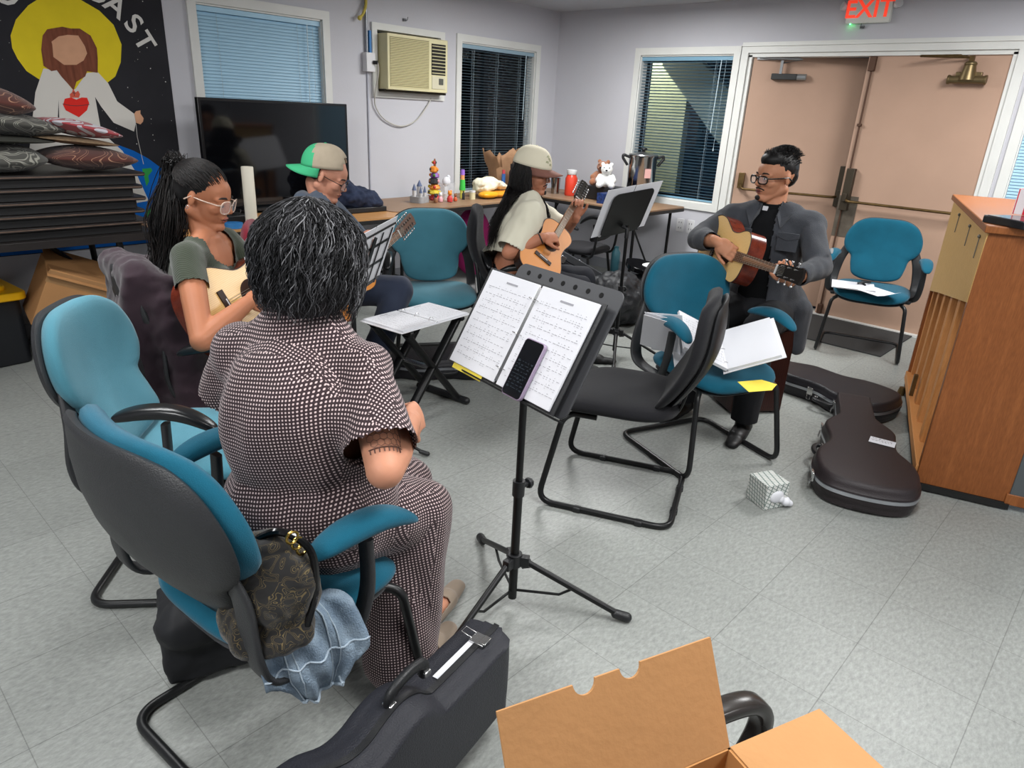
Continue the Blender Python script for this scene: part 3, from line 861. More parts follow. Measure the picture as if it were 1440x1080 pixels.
# phone
t = thing('smartphone', 'dark phone in a clear lilac case propped on the right page of the binder', 'phone', tuple(DW1 @ Vector((.090, -.012, .012))), rot=(1.045, -.011, -1.739))
mb = MB(); mb.prism([(x, y + .078) for x, y in rrect(.078, .158, .012)], -.002, .009); mb.build('phone_case', mat('lilac_case', '#8e7f95', .25), t, bevel=.002)
mb = MB(); mb.prism([(x, y + .078) for x, y in rrect(.072, .152, .010)], .009, .0098)
mb.build('screen', mat('phone_screen', '#0b0c10', .08, coat=.5), t, smooth=60)
mb = MB(); page_marks(mb, Matrix.Identity(4), -.03, .03, .02, .12, 9, 77, z=.0100, title=False, lw=.0007); mb.build('screen_text', mat('screen_text', '#33414c', .5), t, smooth=0)

# stand of the long-haired guitarist, seen from behind
S2 = thing('music_stand', 'black music stand with a solid desk seen from behind, in front of the long-haired guitarist', 'music stand', (3.74, 2.50, 0))
tripod(S2, .16, [R(110), R(-62), R(215)], .33, .009, pole_top=.86, collar=.45)
DM2 = M4((0, .07, .812), (1.157, .09, 3.025))
mb = MB(); mb.prism([(x - .005, y + .145) for x, y in rrect(.37, .30, .04)], -.014, -.010, M=DM2); mb.build('desk', BLACK_MET, S2, bevel=.001)
mb = MB(); mb.box((0, -.006, 0), (.36, .004, .03), M=DM2); mb.build('ledge', BLACK_MET, S2, smooth=0)
mb = MB(); mb.tube([tuple(DM2 @ Vector((0, .05, -.02))), (0, 0, .84), (0, 0, .78)], .014, 10); mb.build('tilt_joint', BLACK_PL, S2)
t = thing('song_sheet', 'two taped white sheets on the black stand before the long-haired guitarist', 'paper', (3.74, 2.57, .812), rot=(1.157, .09, 3.025))
mb = MB(); mb.box((-.125, .165, -.003), (.25, .33, .001)); mb.build('left_sheet', PAPER, t, smooth=0)
mb = MB(); mb.box((.125, .165, -.001), (.25, .33, .001), (0, R(1), 0)); mb.build('right_sheet', PAPER, t, smooth=0)

# wire stand in front of the ponytail woman
S3 = thing('music_stand', 'folding wire music stand with sheets, partly behind the curly-haired woman', 'music stand', (1.66, 2.46, 0))
tripod(S3, .16, [R(-55), R(65), R(185)], .32, .007, pole_top=.74, collar=.42)
DM3 = M4((.04, .03, .75), (1.212, .085, 3.651))
mb = MB()
for y in (.0, .10, .20): mb.box((0, y, -.012), (.40 - y * .3, .012, .003), M=DM3)
for x in (-.19, -.09, 0.0, .09, .19): mb.box((x * .9, .12, -.014), (.008, .27, .003), (0, 0, -x * .5), M=DM3)
mb.box((0, .12, -.017), (.03, .26, .006), M=DM3)
mb.box((0, .27, -.012), (.42, .008, .004), M=DM3)
mb.build('wire_desk', BLACK_MET, S3, smooth=0)
mb = MB(); mb.box((0, -.008, .0), (.3, .004, .03), M=DM3); mb.build('ledge', BLACK_MET, S3, smooth=0)
t = thing('song_sheet', 'white sheets in clear sleeves on the wire music stand', 'paper', (1.70, 2.49, .75), rot=(1.212, .085, 3.651))
mb = MB(); mb.box((-.112, .15, -.008), (.215, .30, .002)); mb.build('left_sheet', PAPER, t, smooth=0)
mb = MB(); mb.box((.112, .15, -.008), (.215, .30, .002)); mb.build('right_sheet', PAPER, t, smooth=0)

# keyboard bench used as a table with a binder
t = thing('x_bench', 'black folding X frame stand carrying an open white binder', 'stand', (2.17, 2.66, 0), R(8))
for s in (1, -1):
    y = s * .11
    MB().tube([(-.20, y, .03), (.19, y, .475)], 1, 10, flat=(.014, .024, (0, 1, 0))).build('cross_leg', BLACK_MET, t, smooth=50)
    MB().tube([(.20, y, .03), (-.19, y, .475)], 1, 10, flat=(.014, .024, (0, 1, 0))).build('cross_leg', BLACK_MET, t, smooth=50)
    MB().caps((s * .21, -.17, .022), (s * .21, .17, .022), .02, .02, 12).build('foot_bar', BLACK_PL, t, smooth=60)
    MB().caps((s * .19, -.14, .485), (s * .19, .14, .485), .016, .016, 12).build('top_rail', BLACK_MET, t, smooth=60)
MB().cyl((0, -.13, .252), (0, .13, .252), .012, seg=12).build('pivot_bolt', CHROME, t)
binder('ring_binder', 'open white binder of papers lying flat on the X frame stand', None, (2.17, 2.50, .506), (0, 0, R(6)), mat('white_vinyl', '#dcdcdf', .5), (.225, .28), 9, .008)

# binder and papers on the dark teal chair
t = binder('ring_binder', 'white ring binder propped open on the dark teal chair beside the jacket man', None, (2.70, 1.22, .497), (.35, -.42, -1.05), mat('white_vinyl', '#dcdcdf', .5), (.225, .28), 12, .014, (52, 0), marks=-1)
mb = MB()
for i, (x, y, a, b) in enumerate(((-.16, .18, 12, 60), (-.13, .2, 4, 66), (-.19, .15, 20, 58))):
    m = MB(); m.box((0, 0, .11), (.002, .16, .20), (0, R(-20 - i * 6), 0)); o = m.build('loose_page', PAPER, None, smooth=0)
    o.location = (2.66 - i * .03, 1.50 + i * .015, .50); o.rotation_euler = (R(-6 + i * 7), 0, R(a)); tag(o, ['front', 'middle', 'rearmost'][i] + ' of the loose white pages standing behind the binder on the teal chair', 'paper')
m = MB(); m.add([(0, 0, 0), (.11, .0, .0), (.17, .05, .002), (.13, .10, .006), (.02, .11, .0)], [(0, 1, 2, 3, 4)])
o = m.build('yellow_paper', mat('yellow_paper', '#e5cf4a', .8), smooth=0, solid=.001); o.location = (2.58, 1.06, .487); o.rotation_euler = (0, 0, R(-30)); tag(o, 'folded yellow paper at the front edge of the teal chair seat', 'paper')
# papers on the chair by the door
for i, (x, y, a, s) in enumerate(((5.08, 1.50, 20, (.21, .27)), (5.02, 1.33, 75, (.15, .2)))):
    m = MB(); m.box((0, 0, 0), (s[0], s[1], .001)); m.add([(-s[0] / 2, -s[1] / 2, .001), (-s[0] / 2 - .04, -s[1] / 2, .02), (-s[0] / 2 - .04, s[1] / 2, .015), (-s[0] / 2, s[1] / 2, .001)], [(0, 1, 2, 3)])
    o = m.build('loose_page', PAPER, None, smooth=0); o.location = (x, y, .484 + i * .003); o.rotation_euler = (0, R(-4), R(a)); tag(o, ['larger white page on the seat of the chair by the doors', 'smaller folded page on the seat of the chair by the doors'][i], 'paper')
m = MB(); m.tube(crom([(-.04, -.02, 0), (.0, .02, .01), (.04, .0, .006), (.02, -.03, .012), (-.03, .0, .014), (-.05, .03, .005)], 6), .007, 8)
o = m.build('keys_pouch', BLACK_PL, None); o.location = (5.18, 1.46, .492); tag(o, 'small black tangled pouch strap on the door chair seat', 'strap')

# ------------------------------------------------------------------ upright piano seen from its back end
OAK = bpy.data.materials.new('oak_veneer'); OAK.use_nodes = True
def wood(m, c1, c2, scale=(9, 9, .9), rough=.42, wscale=3.0, axis='X', dist=5.0):
    nt = m.node_tree; b = nt.nodes['Principled BSDF']; L = nt.links.new
    tc = nt.nodes.new('ShaderNodeTexCoord'); mp = nt.nodes.new('ShaderNodeMapping'); mp.inputs['Scale'].default_value = scale
    L(tc.outputs['Object'], mp.inputs[0])
    n = nt.nodes.new('ShaderNodeTexNoise'); n.inputs['Scale'].default_value = 1.1; n.inputs['Detail'].default_value = 2; L(mp.outputs[0], n.inputs['Vector'])
    wv = nt.nodes.new('ShaderNodeTexWave'); wv.wave_type = 'BANDS'; wv.bands_direction = axis; wv.inputs['Scale'].default_value = wscale
    wv.inputs['Distortion'].default_value = dist; wv.inputs['Detail'].default_value = 3; wv.inputs['Detail Scale'].default_value = 1.2
    L(mp.outputs[0], wv.inputs['Vector'])
    n2 = nt.nodes.new('ShaderNodeTexNoise'); n2.inputs['Scale'].default_value = 30; n2.inputs['Detail'].default_value = 4; L(mp.outputs[0], n2.inputs['Vector'])
    a = nt.nodes.new('ShaderNodeMath'); a.operation = 'MULTIPLY_ADD'; a.inputs[1].default_value = .35; L(wv.outputs['Fac'], a.inputs[0]); L(n2.outputs['Fac'], a.inputs[2])
    r = nt.nodes.new('ShaderNodeValToRGB'); r.color_ramp.elements[0].position = .35; r.color_ramp.elements[1].position = .95
    r.color_ramp.elements[0].color = hexc(c2); r.color_ramp.elements[1].color = hexc(c1)
    L(a.outputs[0], r.inputs[0]); L(r.outputs[0], b.inputs['Base Color'])
    b.inputs['Roughness'].default_value = rough; b.inputs['Specular IOR Level'].default_value = .35
wood(OAK, '#93592f', '#784420')
RAWWOOD = bpy.data.materials.new('pale_spruce_post'); RAWWOOD.use_nodes = True; wood(RAWWOOD, '#c98f58', '#b0753f', rough=.6)
PLY = bpy.data.materials.new('plywood_sheet'); PLY.use_nodes = True; wood(PLY, '#caa468', '#bb9457', rough=.6, scale=(4, 4, 1.5), dist=3)
t = thing('upright_piano', 'oak upright piano at the right edge, open post back and side toward the camera', 'piano', (3.29, .515, 0), R(17))
# local: x along the length away from camera, y toward the back (slotted side), origin at near back corner
H = 1.17
MB().box((.02, -.17, .03 + (H - .04) / 2), (.04, .36, H - .05)).build('side_panel', OAK, t, bevel=.003)
MB().box((1.46, -.17, .03 + (H - .04) / 2), (.04, .36, H - .05)).build('side_panel', OAK, t, bevel=.003)
MB().box((.74, -.175, H - .012), (1.52, .40, .03)).build('lid', OAK, t, bevel=.004)
MB().box((.74, -.33, .62), (1.40, .03, 1.05)).build('front_panel', OAK, t, smooth=0)
MB().box((.30, -.48, .64), (.6, .3, .12)).build('keybed', OAK, t, bevel=.003)
MB().box((.02, -.5, .30), (.05, .32, .5)).build('toe_block', mat('dark_under_keys', '#4d5254', .6), t, bevel=.003)
MB().box((.02, -.5, .055), (.06, .34, .05)).build('toe_rail', OAK, t, bevel=.003)
MB().box((.74, -.16, .04), (1.44, .34, .05)).build('bottom_board', mat('black_toe', '#141414', .6), t, smooth=0)
for i in range(6):
    MB().box((.07 + i * .272, -.055, .58), (.075, .10, 1.05)).build('back_post', RAWWOOD, t, bevel=.003)
MB().box((.74, -.02, .085), (1.44, .08, .05)).build('bottom_rail', RAWWOOD, t, bevel=.003)
MB().box((.74, -.14, .6), (1.4, .01, 1.1)).build('soundboard', RAWWOOD, t, smooth=0)
mb = MB(); mb.prism([(.0, H - .03), (1.46, H - .03), (1.46, .62), (1.0, .70), (.01, .86)], 0, .012, M=basis((0, .0, 0), (1, 0, 0), (0, 0, 1), (0, -1, 0)))
for v in range(len(mb.v)): mb.v[v] = (mb.v[v][0], mb.v[v][1] + .012, mb.v[v][2])
pl = mb.build('plywood_sheet', PLY, t, smooth=0)
for x in (.14, .5, 1.0):
    m = MB(); m.ell((x, .018, H - .06), (.008, .006, .008), seg=8, rings=6); m.tube([(x, .016, H - .06), (x + .004, .016, H - .15)], .0022, 5); m.build('screw', mat('steel_screw', '#77746c', .4, metal=.7), pl)
m = MB(); m.lathe([(.02, 0), (.022, .02), (.016, .05)], 12, c=(1.3, .03, .0)); m.build('caster', BRASS, t)
m = MB(); m.box((.9, .02, .2), (.03, .02, .12)); m.build('metal_bracket', BRASS, t)
m = MB(); m.box((.0, -.17, .022), (.02, .36, .03)); m.build('toe_kick', mat('black_toe', '#141414', .6), t)

# things on the piano
t = thing('laptop', 'closed black shiny flat device on top of the piano', 'device', (3.42, .40, H + .003), R(-38))
mb = MB(); mb.prism(rrect(.30, .21, .015), 0, .028); mb.build('body', mat('glossy_black_case', '#1a1b1e', .18), t, bevel=.003)
mb = MB(); mb.prism(rrect(.28, .19, .012), .028, .030); mb.build('top_plate', mat('smoky_grey_top', '#4a4347', .15), t)
t = thing('gift_box', 'bright red printed box with white side on top of the piano', 'box', (3.56, .38, H + .033), R(-12))
RED = mat('red_print', '#d31f3a', .45)
mb = MB(); mb.box((0, 0, .05), (.12, .22, .10)); mb.build('carton', RED, t, bevel=.002)
mb = MB(); mb.box((-.0605, .09, .05), (.002, .03, .098)); mb.box((-.02, .1105, .05), (.08, .002, .1)); mb.build('white_flap', mat('white_card', '#e6dfe2', .6), t, smooth=0)
mb = MB(); rr = random.Random(5)
for r_ in range(6):
    x = .055
    while x > -.09:
        L_ = rr.uniform(.006, .016); mb.box((-.0612, x - L_ / 2, .078 - r_ * .010), (.0006, L_, .0035)); x -= L_ + .004
    if r_ > 2 and False: break
mb.build('printed_lines', mat('pink_ink', '#f0a8b2', .6), t, smooth=0)

# ------------------------------------------------------------------ guitar cases
CASE = mat('black_case_vinyl', '#242327', .38, spec=.4, bump=.25, bs=260, var=.05)
CASE_R = mat('brown_black_case', '#2b2527', .42, spec=.4, bump=.25, bs=260)
BANDM = mat('aluminium_band', '#b9bcc2', .32, metal=.85)
def case_outline(L, lower, waist, upper, head, neck_x, lob=1.0):
    """half-width stations along the length from the tail (x=0) to the head"""
    pts = [(0, 0), (.015 * L, lower * .55), (.06 * L, lower * .86), (.16 * L, lower), (.27 * L, lower * .95), (.36 * L, waist * 1.05), (.43 * L, waist), (.50 * L, upper * .97), (.56 * L, upper), (.615 * L, upper * .9), (neck_x * L, head * 1.08), ((neck_x + .05) * L, head), (.97 * L, head * .97), (L, head * .82)]
    top = pts[1:]; full = [(0, 0)] + top + [(x, -y) for x, y in top[::-1]]
    out = []
    s = [Vector((x, y, 0)) for x, y in full]
    c = crom(s, 4, True)
    return [(p.x, p.y) for p in c]
def inset(poly, k, cx, cy=0): return [(cx + (x - cx) * k, cy + (y - cy) * k) for x, y in poly]
def guitar_case(name, label, L, wd, th, loc, rot, m=CASE, sticker=None, latches=(.12, .32, .7), side=1, M0=None, handle_x=.42, group=None, band=None):
    t = thing(name, label, 'guitar case', loc, rot=rot, group=group)
    ol = case_outline(L, *wd)
    cx = L * .35
    def stack(levels, nm, mm, z0):
        mb = MB(); n = len(ol); vs = []; fs = []
        for (k, z) in levels:
            vs += [(cx + (x - cx) * (1 - (1 - k) * .55), y * k, z0 + z) for x, y in ol]
        for i in range(len(levels) - 1):
            for j in range(n): fs.append((i * n + j, i * n + (j + 1) % n, (i + 1) * n + (j + 1) % n, (i + 1) * n + j))
        fs.append(tuple(range(n))[::-1]); fs.append(tuple(range((len(levels) - 1) * n, len(levels) * n)))
        mb.add(vs, fs)
        return mb.build(nm, mm, t, smooth=50, fix=True)
    h1 = th * .58
    stack([(.90, 0), (.965, .008), (.98, .025), (.985, h1 * .5), (1.0, h1 * .55), (1.0, h1 - .012)], 'bottom_shell', m, .002)
    stack([(1.018, 0), (1.018, .015)], 'metal_band' if band is None else 'rim_band', band or BANDM, .002 + h1 - .012)
    h2 = th - h1 - .002
    stack([(1.0, 0), (1.01, .012), (.985, .018), (.97, h2 - .022), (.95, h2 - .008), (.90, h2 - .001), (.86, h2)], 'lid', m, .002 + h1)
    # latches on the side wall
    def at(x):
        best = max((p for p in ol if abs(p[0] - x * L) < .03 * L and p[1] * side > 0), key=lambda p: -abs(p[0] - x * L))
        return best
    for x in latches:
        px, py = at(x); k = MB()
        k.box((px, py + side * .006, h1 - .004), (.035, .008, .04)); k.box((px, py + side * .011, h1 + .012), (.03, .006, .018))
        k.tube([(px - .01, py + side * .012, h1 - .02), (px - .01, py + side * .016, h1 - .05), (px + .01, py + side * .016, h1 - .05), (px + .01, py + side * .012, h1 - .02)], .002, 6)
        k.build('latch', CHROME, t, bevel=.001)
    px, py = at(handle_x)
    k = MB(); k.tube(crom([(px - .055, py, h1 - .015), (px - .05, py + side * .035, h1 - .014), (px, py + side * .05, h1 - .012), (px + .05, py + side * .035, h1 - .014), (px + .055, py, h1 - .015)], 5), 1, 12, flat=(.012, .009, (0, 0, 1))); k.build('handle', BLACK_PL, t, smooth=60)
    for q in (-.055, .055):
        k = MB(); k.box((px + q, py + side * .008, h1 - .015), (.02, .014, .025)); k.build('handle_bracket', CHROME, t, bevel=.002)
    return t
# near one, on the floor by the piano
c2 = guitar_case('guitar_case', 'black guitar case lying flat by the piano with a white label on its lid', 1.16, (.215, .15, .165, .088, .70), .135, (2.87, .60, 0), (0, 0, R(22)), CASE_R, latches=(.10, .60, .93), side=1, handle_x=.37)
mb = MB(); mb.box((.50, -.085, .1385), (.07, .11, .001), (0, 0, R(-12))); st = mb.build('paper_label', PAPER, c2, smooth=0)
mb = MB(); page_marks(mb, M4((.50, -.085, .139), (0, 0, R(-12 + 90))), -.04, .045, -.028, .03, 4, 21, title=False, z=.0004); mb.build('label_print', INKD, st, smooth=0)
c3 = guitar_case('guitar_case', 'black guitar case lying flat behind the labelled case, lime tape on its narrow end', 1.0, (.20, .145, .155, .085, .70), .125, (4.02, .83, 0), (0, 0, R(80)), CASE, latches=(.42, .93), side=1, handle_x=.30)
mb = MB(); mb.box((.915, .0, .072), (.06, .188, .085)); mb.build('lime_tape', mat('lime_tape', '#b5c93a', .6), c3, bevel=.004)
# standing on its edge in the foreground
c1 = guitar_case('guitar_case', 'small black guitar case standing on its edge in the foreground, handle upward', .80, (.200, .145, .168, .110, .66), .135, (.215, .862, .20), (R(90), 0, R(11)), mat('slate_black_vinyl', '#27282e', .5, spec=.35, bump=.3, bs=300), latches=(.90,), side=1, handle_x=.60, band=BLACK_PL)
mb = MB(); mb.box((.66, .1115, .06), (.16, .001, .014)); mb.build('name_tape', PAPER, c1, smooth=0)
mb = MB(); mb.add([(.10, -.02, .0), (.28, .06, .0), (.28, -.05, 0)], [(0, 2, 1)], M=Matrix.Translation((0, 0, .1372))); st = mb.build('white_logo_patch', PAPER, c1, smooth=0)
mb = MB(); text_mb('KA', .06, M4((.235, -.005, .1378), (0, 0, R(75))), mb); mb.build('logo_lettering', INKD, st, smooth=0)
# small black case behind the X stand
c4 = guitar_case('guitar_case', 'black case lying on the floor behind the X frame stand', .9, (.19, .14, .15, .085, .70), .125, (2.95, 2.80, 0), (0, 0, R(150)), CASE, latches=(.15,), side=1)

# ------------------------------------------------------------------ open carton on the foreground chair
CW = mat('kraft_inside', '#b2804f', .85, spec=.2, var=.05, vs=4)
hA = Vector((-.9354, .3536, 0)); nB = Vector((-.3536, -.9354, 0)); P0 = Vector((.745, .242, .70))
t = thing('cardboard_box', 'open brown carton with raised flaps in the foreground, resting on a chair', 'box', (.745, .242, .475), rot=(0, 0, math.atan2(hA.y, hA.x)))
# local x along hinge A, local y = outward... box body spans local y toward nB
def lb(v): return v
W_, D_, H_ = .326, .26, .225
sgn = 1 if Vector((-hA.y, hA.x, 0)).dot(nB) > 0 else -1
T_ = .004
mb = MB()
mb.box((W_ / 2, sgn * T_ / 2, H_ / 2), (W_, T_, H_)); mb.box((W_ / 2, sgn * (D_ - T_ / 2), H_ / 2), (W_, T_, H_))
mb.box((T_ / 2, sgn * D_ / 2, H_ / 2), (T_, D_, H_)); mb.box((W_ - T_ / 2, sgn * D_ / 2, H_ / 2), (T_, D_, H_)); mb.box((W_ / 2, sgn * D_ / 2, T_ / 2), (W_, D_, T_))
mb.build('box_body', CW, t, smooth=0)
# tall flap with two half round notches
fl = []
LF = .150
pts = [(0, 0), (0, LF)]
def notch(x, r=.0165): return [(x - r * math.cos(a), LF - r * math.sin(a) - .000) for a in [PI * i / 12 for i in range(13)]]
pts += notch(.135) + notch(.205) + [(W_, LF), (W_, 0)]
fm = MB(); fm.prism(pts, -.002, .002)
o = fm.build('tall_flap', KRAFT, t, smooth=0); o.location = (0, 0, H_); o.rotation_euler = (R(62.4) if sgn < 0 else R(117.6), 0, 0)
fm = MB(); fm.prism([(0, .002), (.176, .0), (.176, D_ - .02), (0, D_)], -.002, .002)
o = fm.build('side_flap', KRAFT, t, smooth=0); o.location = (0, 0, H_)
o.rotation_euler = (0, R(178), 0) if sgn > 0 else (0, R(178), 0)
if sgn < 0: o.scale = (1, -1, 1)
fm = MB(); fm.prism([(0, 0), (W_, 0), (W_, LF), (0, LF)], -.002, .002); o = fm.build('near_flap', KRAFT, t, smooth=0); o.location = (0, sgn * D_, H_); o.rotation_euler = ((-R(100)) if sgn > 0 else R(100), 0, 0)
m = MB(); m.ell((0, 0, 0), (.05, .04, .03)); o = m.build('lime_packet', mat('lime_plastic', '#c2d400', .4), None); o.location = (.70, .17, .53); tag(o, 'bright lime packet inside the open carton', 'packet')
# ------------------------------------------------------------------ painted banner on the back wall
def flat(poly, z, mi, mb, th=.0006):
    n = len(poly)
    ar = sum(poly[i][0] * poly[(i + 1) % n][1] - poly[(i + 1) % n][0] * poly[i][1] for i in range(n))
    if ar < 0: poly = poly[::-1]
    mb.add([(x, y, z) for x, y in poly], [tuple(range(n))], mi, BM)
BM = basis((0, YB - .004, 0), (1, 0, 0), (0, 0, 1), (0, -1, 0))
CHALK = mat('banner_black', '#2d2d31', .85, spec=.2, var=.12, vs=4)
specks = mat('banner_white_paint', '#d9d7d2', .85)
t = thing('wall_banner', 'large black painted banner of a faceless robed figure with yellow halo on the back wall', 'banner', (0, 0, 0))
mb = MB(); mb.box((1.505, 1.415, .0), (1.14, 1.77, .003), M=BM); mb.build('cloth', CHALK, t, smooth=0)
def bpart(name, polys, m, lvl):
    mb = MB()
    for i, p in enumerate(polys): flat(p, .0016 + lvl * .0005, 0, mb)
    return mb.build(name, m, t, smooth=0)
halo = [(1.215, 1.755), (1.256, 1.84), (1.33, 1.92), (1.4, 1.969), (1.495, 2.004), (1.594, 1.99), (1.701, 1.937), (1.77, 1.868), (1.8, 1.762), (1.78, 1.66), (1.736, 1.576), (1.678, 1.532), (1.472, 1.471), (1.315, 1.535), (1.26, 1.575), (1.227, 1.637), (1.211, 1.691)]
bpart('halo', [halo], mat('banner_yellow', '#e5cf2c', .85, spec=.2, var=.04, vs=9), 1)
E0 = []
for i in range(40):
    a = 2 * PI * i / 40; x, y = 1.50 + .62 * math.cos(a), .60 + .60 * math.sin(a)
    E0.append((min(2.07, max(.94, x)), max(.535, y)))
bpart('globe', [E0], mat('banner_blue', '#1268c4', .85, spec=.2, var=.06, vs=6), 2)
bpart('green_land', [[(1.817, 1.02), (1.874, 1.025), (1.881, 1.007), (1.85, 0.974), (1.851, 0.939), (1.829, 0.906)], [(1.80, .75), (1.86, .77), (1.84, .68), (1.80, .64)], [(1.93, .98), (1.98, .95), (1.97, .86), (1.94, .90)]], mat('banner_green', '#2fa04c', .85), 3)
bpart('robe', [[(1.348, 1.595), (1.416, 1.59), (1.484, 1.486), (1.499, 1.492), (1.577, 1.586), (1.638, 1.595), (1.689, 1.533), (1.725, 1.431), (1.816, 1.361), (1.819, 1.307), (1.8, 1.253), (1.685, 1.304), (1.627, 1.397), (1.601, 1.452), (1.605, 1.25), (1.713, 1.133), (1.771, 1.01), (1.831, 0.813), (1.696, 0.797), (1.155, 0.984), (1.235, 1.285), (1.284, 1.462)]], mat('banner_cream', '#dcd9d2', .85, spec=.2, var=.02, vs=4), 4)
bpart('robe_fold', [[(1.398, 1.428), (1.381, 1.298), (1.371, 1.298)]], CHALK, 5)
bpart('hair', [[(1.403, 1.806), (1.484, 1.828), (1.529, 1.823), (1.577, 1.828), (1.63, 1.795), (1.654, 1.73), (1.65, 1.67), (1.637, 1.59), (1.579, 1.596), (1.564, 1.565), (1.51, 1.532), (1.488, 1.482), (1.476, 1.501), (1.434, 1.557), (1.416, 1.59), (1.387, 1.583), (1.351, 1.609), (1.354, 1.694), (1.374, 1.77)]], mat('banner_brown', '#7c4a38', .85, spec=.2, var=.25, vs=60, vstretch=(1, 1, .15)), 6)
bpart('face', [[(1.456, 1.774), (1.505, 1.787), (1.562, 1.789), (1.589, 1.734), (1.595, 1.695), (1.569, 1.654), (1.526, 1.627), (1.459, 1.622), (1.41, 1.661), (1.416, 1.728), (1.414, 1.742)]], mat('banner_tan', '#d5a382', .85, spec=.2, var=.05, vs=14), 7)
bpart('heart', [[(1.494, 1.432), (1.467, 1.443), (1.432, 1.434), (1.417, 1.399), (1.426, 1.369), (1.492, 1.331), (1.543, 1.373), (1.562, 1.415), (1.555, 1.445), (1.525, 1.445)]], mat('banner_red', '#e32a20', .85), 7)
bpart('flame', [[(1.462, 1.441), (1.463, 1.461), (1.476, 1.471), (1.486, 1.492), (1.496, 1.472), (1.512, 1.483), (1.519, 1.463), (1.51, 1.443)]], mat('banner_coral', '#d9604a', .85), 8)
mb = MB(); pts = crom([(1.417, 1.405, .0042), (1.45, 1.398, .0042), (1.5, 1.397, .0042), (1.562, 1.407, .0042)], 6); mb.tube(pts, .0022, 5, M=BM)
mb.tube([(1.487, 1.452, .0046), (1.487, 1.478, .0046)], .0022, 5, M=BM); mb.tube([(1.478, 1.468, .0046), (1.496, 1.468, .0046)], .0022, 5, M=BM)
mb.build('thorn_band', mat('ink_dark', '#3c3c42', .9), t)
bpart('hand', [[(1.816, 1.361), (1.829, 1.377), (1.857, 1.383), (1.854, 1.362), (1.87, 1.335), (1.863, 1.314), (1.845, 1.297), (1.819, 1.307)]], mat('banner_tan', '#d5a382', .85), 7)
mb = MB(); mb.tube([(1.818, 1.30, .004), (1.815, 1.22, .004), (1.83, 1.05, .004)], .0015, 5, M=BM); mb.build('string', specks, t)
mb = MB(); rr = random.Random(4)
for i in range(90):
    x, y, s = rr.uniform(.96, 2.05), rr.uniform(1.1, 2.25), rr.uniform(.001, .004)
    flat([(x - s, y), (x, y - s * 1.3), (x + s, y), (x, y + s)], .0018, 0, mb)
o = mb.build('paint_specks', specks, t, smooth=0); o['kind'] = 'stuff'
for ch, x, y, a in (('O', 1.235, 1.965, 32), ('O', 1.695, 2.035, -27), ('A', 1.795, 1.972, -38), ('S', 1.885, 1.885, -48), ('T', 1.935, 1.79, -60)):
    mb = MB(); text_mb(ch, .165, BM @ M4((x, y, .0045), (0, 0, R(a))), mb, depth=.0003); mb.build('painted_letter', specks, t, smooth=0)

# ------------------------------------------------------------------ wall fittings
OFFW = mat('aged_cream_plastic', '#d6cfa6', .5, var=.05, vs=6)
t = thing('air_conditioner', 'aged cream window air conditioner set in a white frame on the back wall', 'air conditioner', (4.07, YB, 1.60))
MW = basis((0, 0, 0), (1, 0, 0), (0, 0, 1), (0, -1, 0))
mb = MB(); trim_frame(mb, MW, -.335, .335, -.005, .445, .05, .02); mb.build('wall_frame', WHITE_TRIM, t, smooth=0)
mb = MB(); mb.box((0, .06, .215), (.64, .38, .415)); mb.build('cabinet', OFFW, t, bevel=.006)
mb = MB()
for i in range(30): mb.box((-.095, -.131, .035 + i * .0122), (.40, .006, .0075), (R(18), 0, 0))
mb.box((-.095, -.129, .215), (.42, .004, .385)); mb.build('grille', mat('cream_grille', '#cfc79b', .5), t, smooth=0)
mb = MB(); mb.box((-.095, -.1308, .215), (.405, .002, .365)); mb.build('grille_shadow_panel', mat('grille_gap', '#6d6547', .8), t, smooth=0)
mb = MB(); mb.box((.215, -.131, .265), (.155, .004, .24)); mb.build('louvre_opening', mat('dark_louvre', '#191712', .7), t, smooth=0)
mb = MB()
for i in range(9): mb.box((.215, -.136, .16 + i * .026), (.15, .004, .006), (R(30), 0, 0))
mb.build('louvre', OFFW, t, smooth=0)
mb = MB(); mb.box((.215, -.133, .085), (.15, .006, .10)); mb.build('control_panel', mat('pale_control_panel', '#cdc8ae', .4), t, bevel=.002)
mb = MB(); mb.box((.24, -.138, .095), (.05, .006, .05)); mb.build('control_dial', mat('grey_dial', '#55564f', .4), t, bevel=.003)
mb = MB(); mb.box((0, -.05, .0), (.66, .10, .02)); mb.build('dark_gap', mat('grille_gap2', '#2a251b', .9), t, smooth=0)

WHP = mat('white_plastic', '#d6d6d8', .4)
t = thing('outlet_box', 'white surface outlet box with conduit, left of the air conditioner', 'outlet', (3.64, YB, 1.80))
mb = MB(); mb.box((0, -.03, 0), (.085, .06, .14)); mb.build('box_body', WHP, t, bevel=.004)
mb = MB(); mb.cyl((-.01, -.02, .07), (-.01, -.02, ZC - 1.80), .011, seg=12); mb.build('conduit', mat('grey_conduit', '#8d9095', .35, metal=.6), t)
mb = MB(); mb.box((.02, -.02, .15), (.018, .02, .16)); mb.build('blue_tag', mat('blue_tape', '#2f78b8', .5), t)
mb = MB(); mb.cyl((.02, -.06, .0), (.045, -.085, .0), .014, seg=12); mb.build('plug', BLACK_PL, t)
mb = MB(); mb.cyl((.0, -.008, -.07), (.0, -.008, -1.05), .008, seg=8); mb.build('raceway', mat('painted_raceway', '#b9bac4', .6), t)
mb = MB(); mb.tube(crom([(.045, -.085, 0), (.06, -.07, -.08), (.05, -.03, -.25), (.07, -.02, -.34), (.16, -.02, -.43), (.32, -.02, -.475), (.48, -.02, -.43), (.60, -.02, -.32), (.66, -.02, -.24)], 8), .0055, 8)
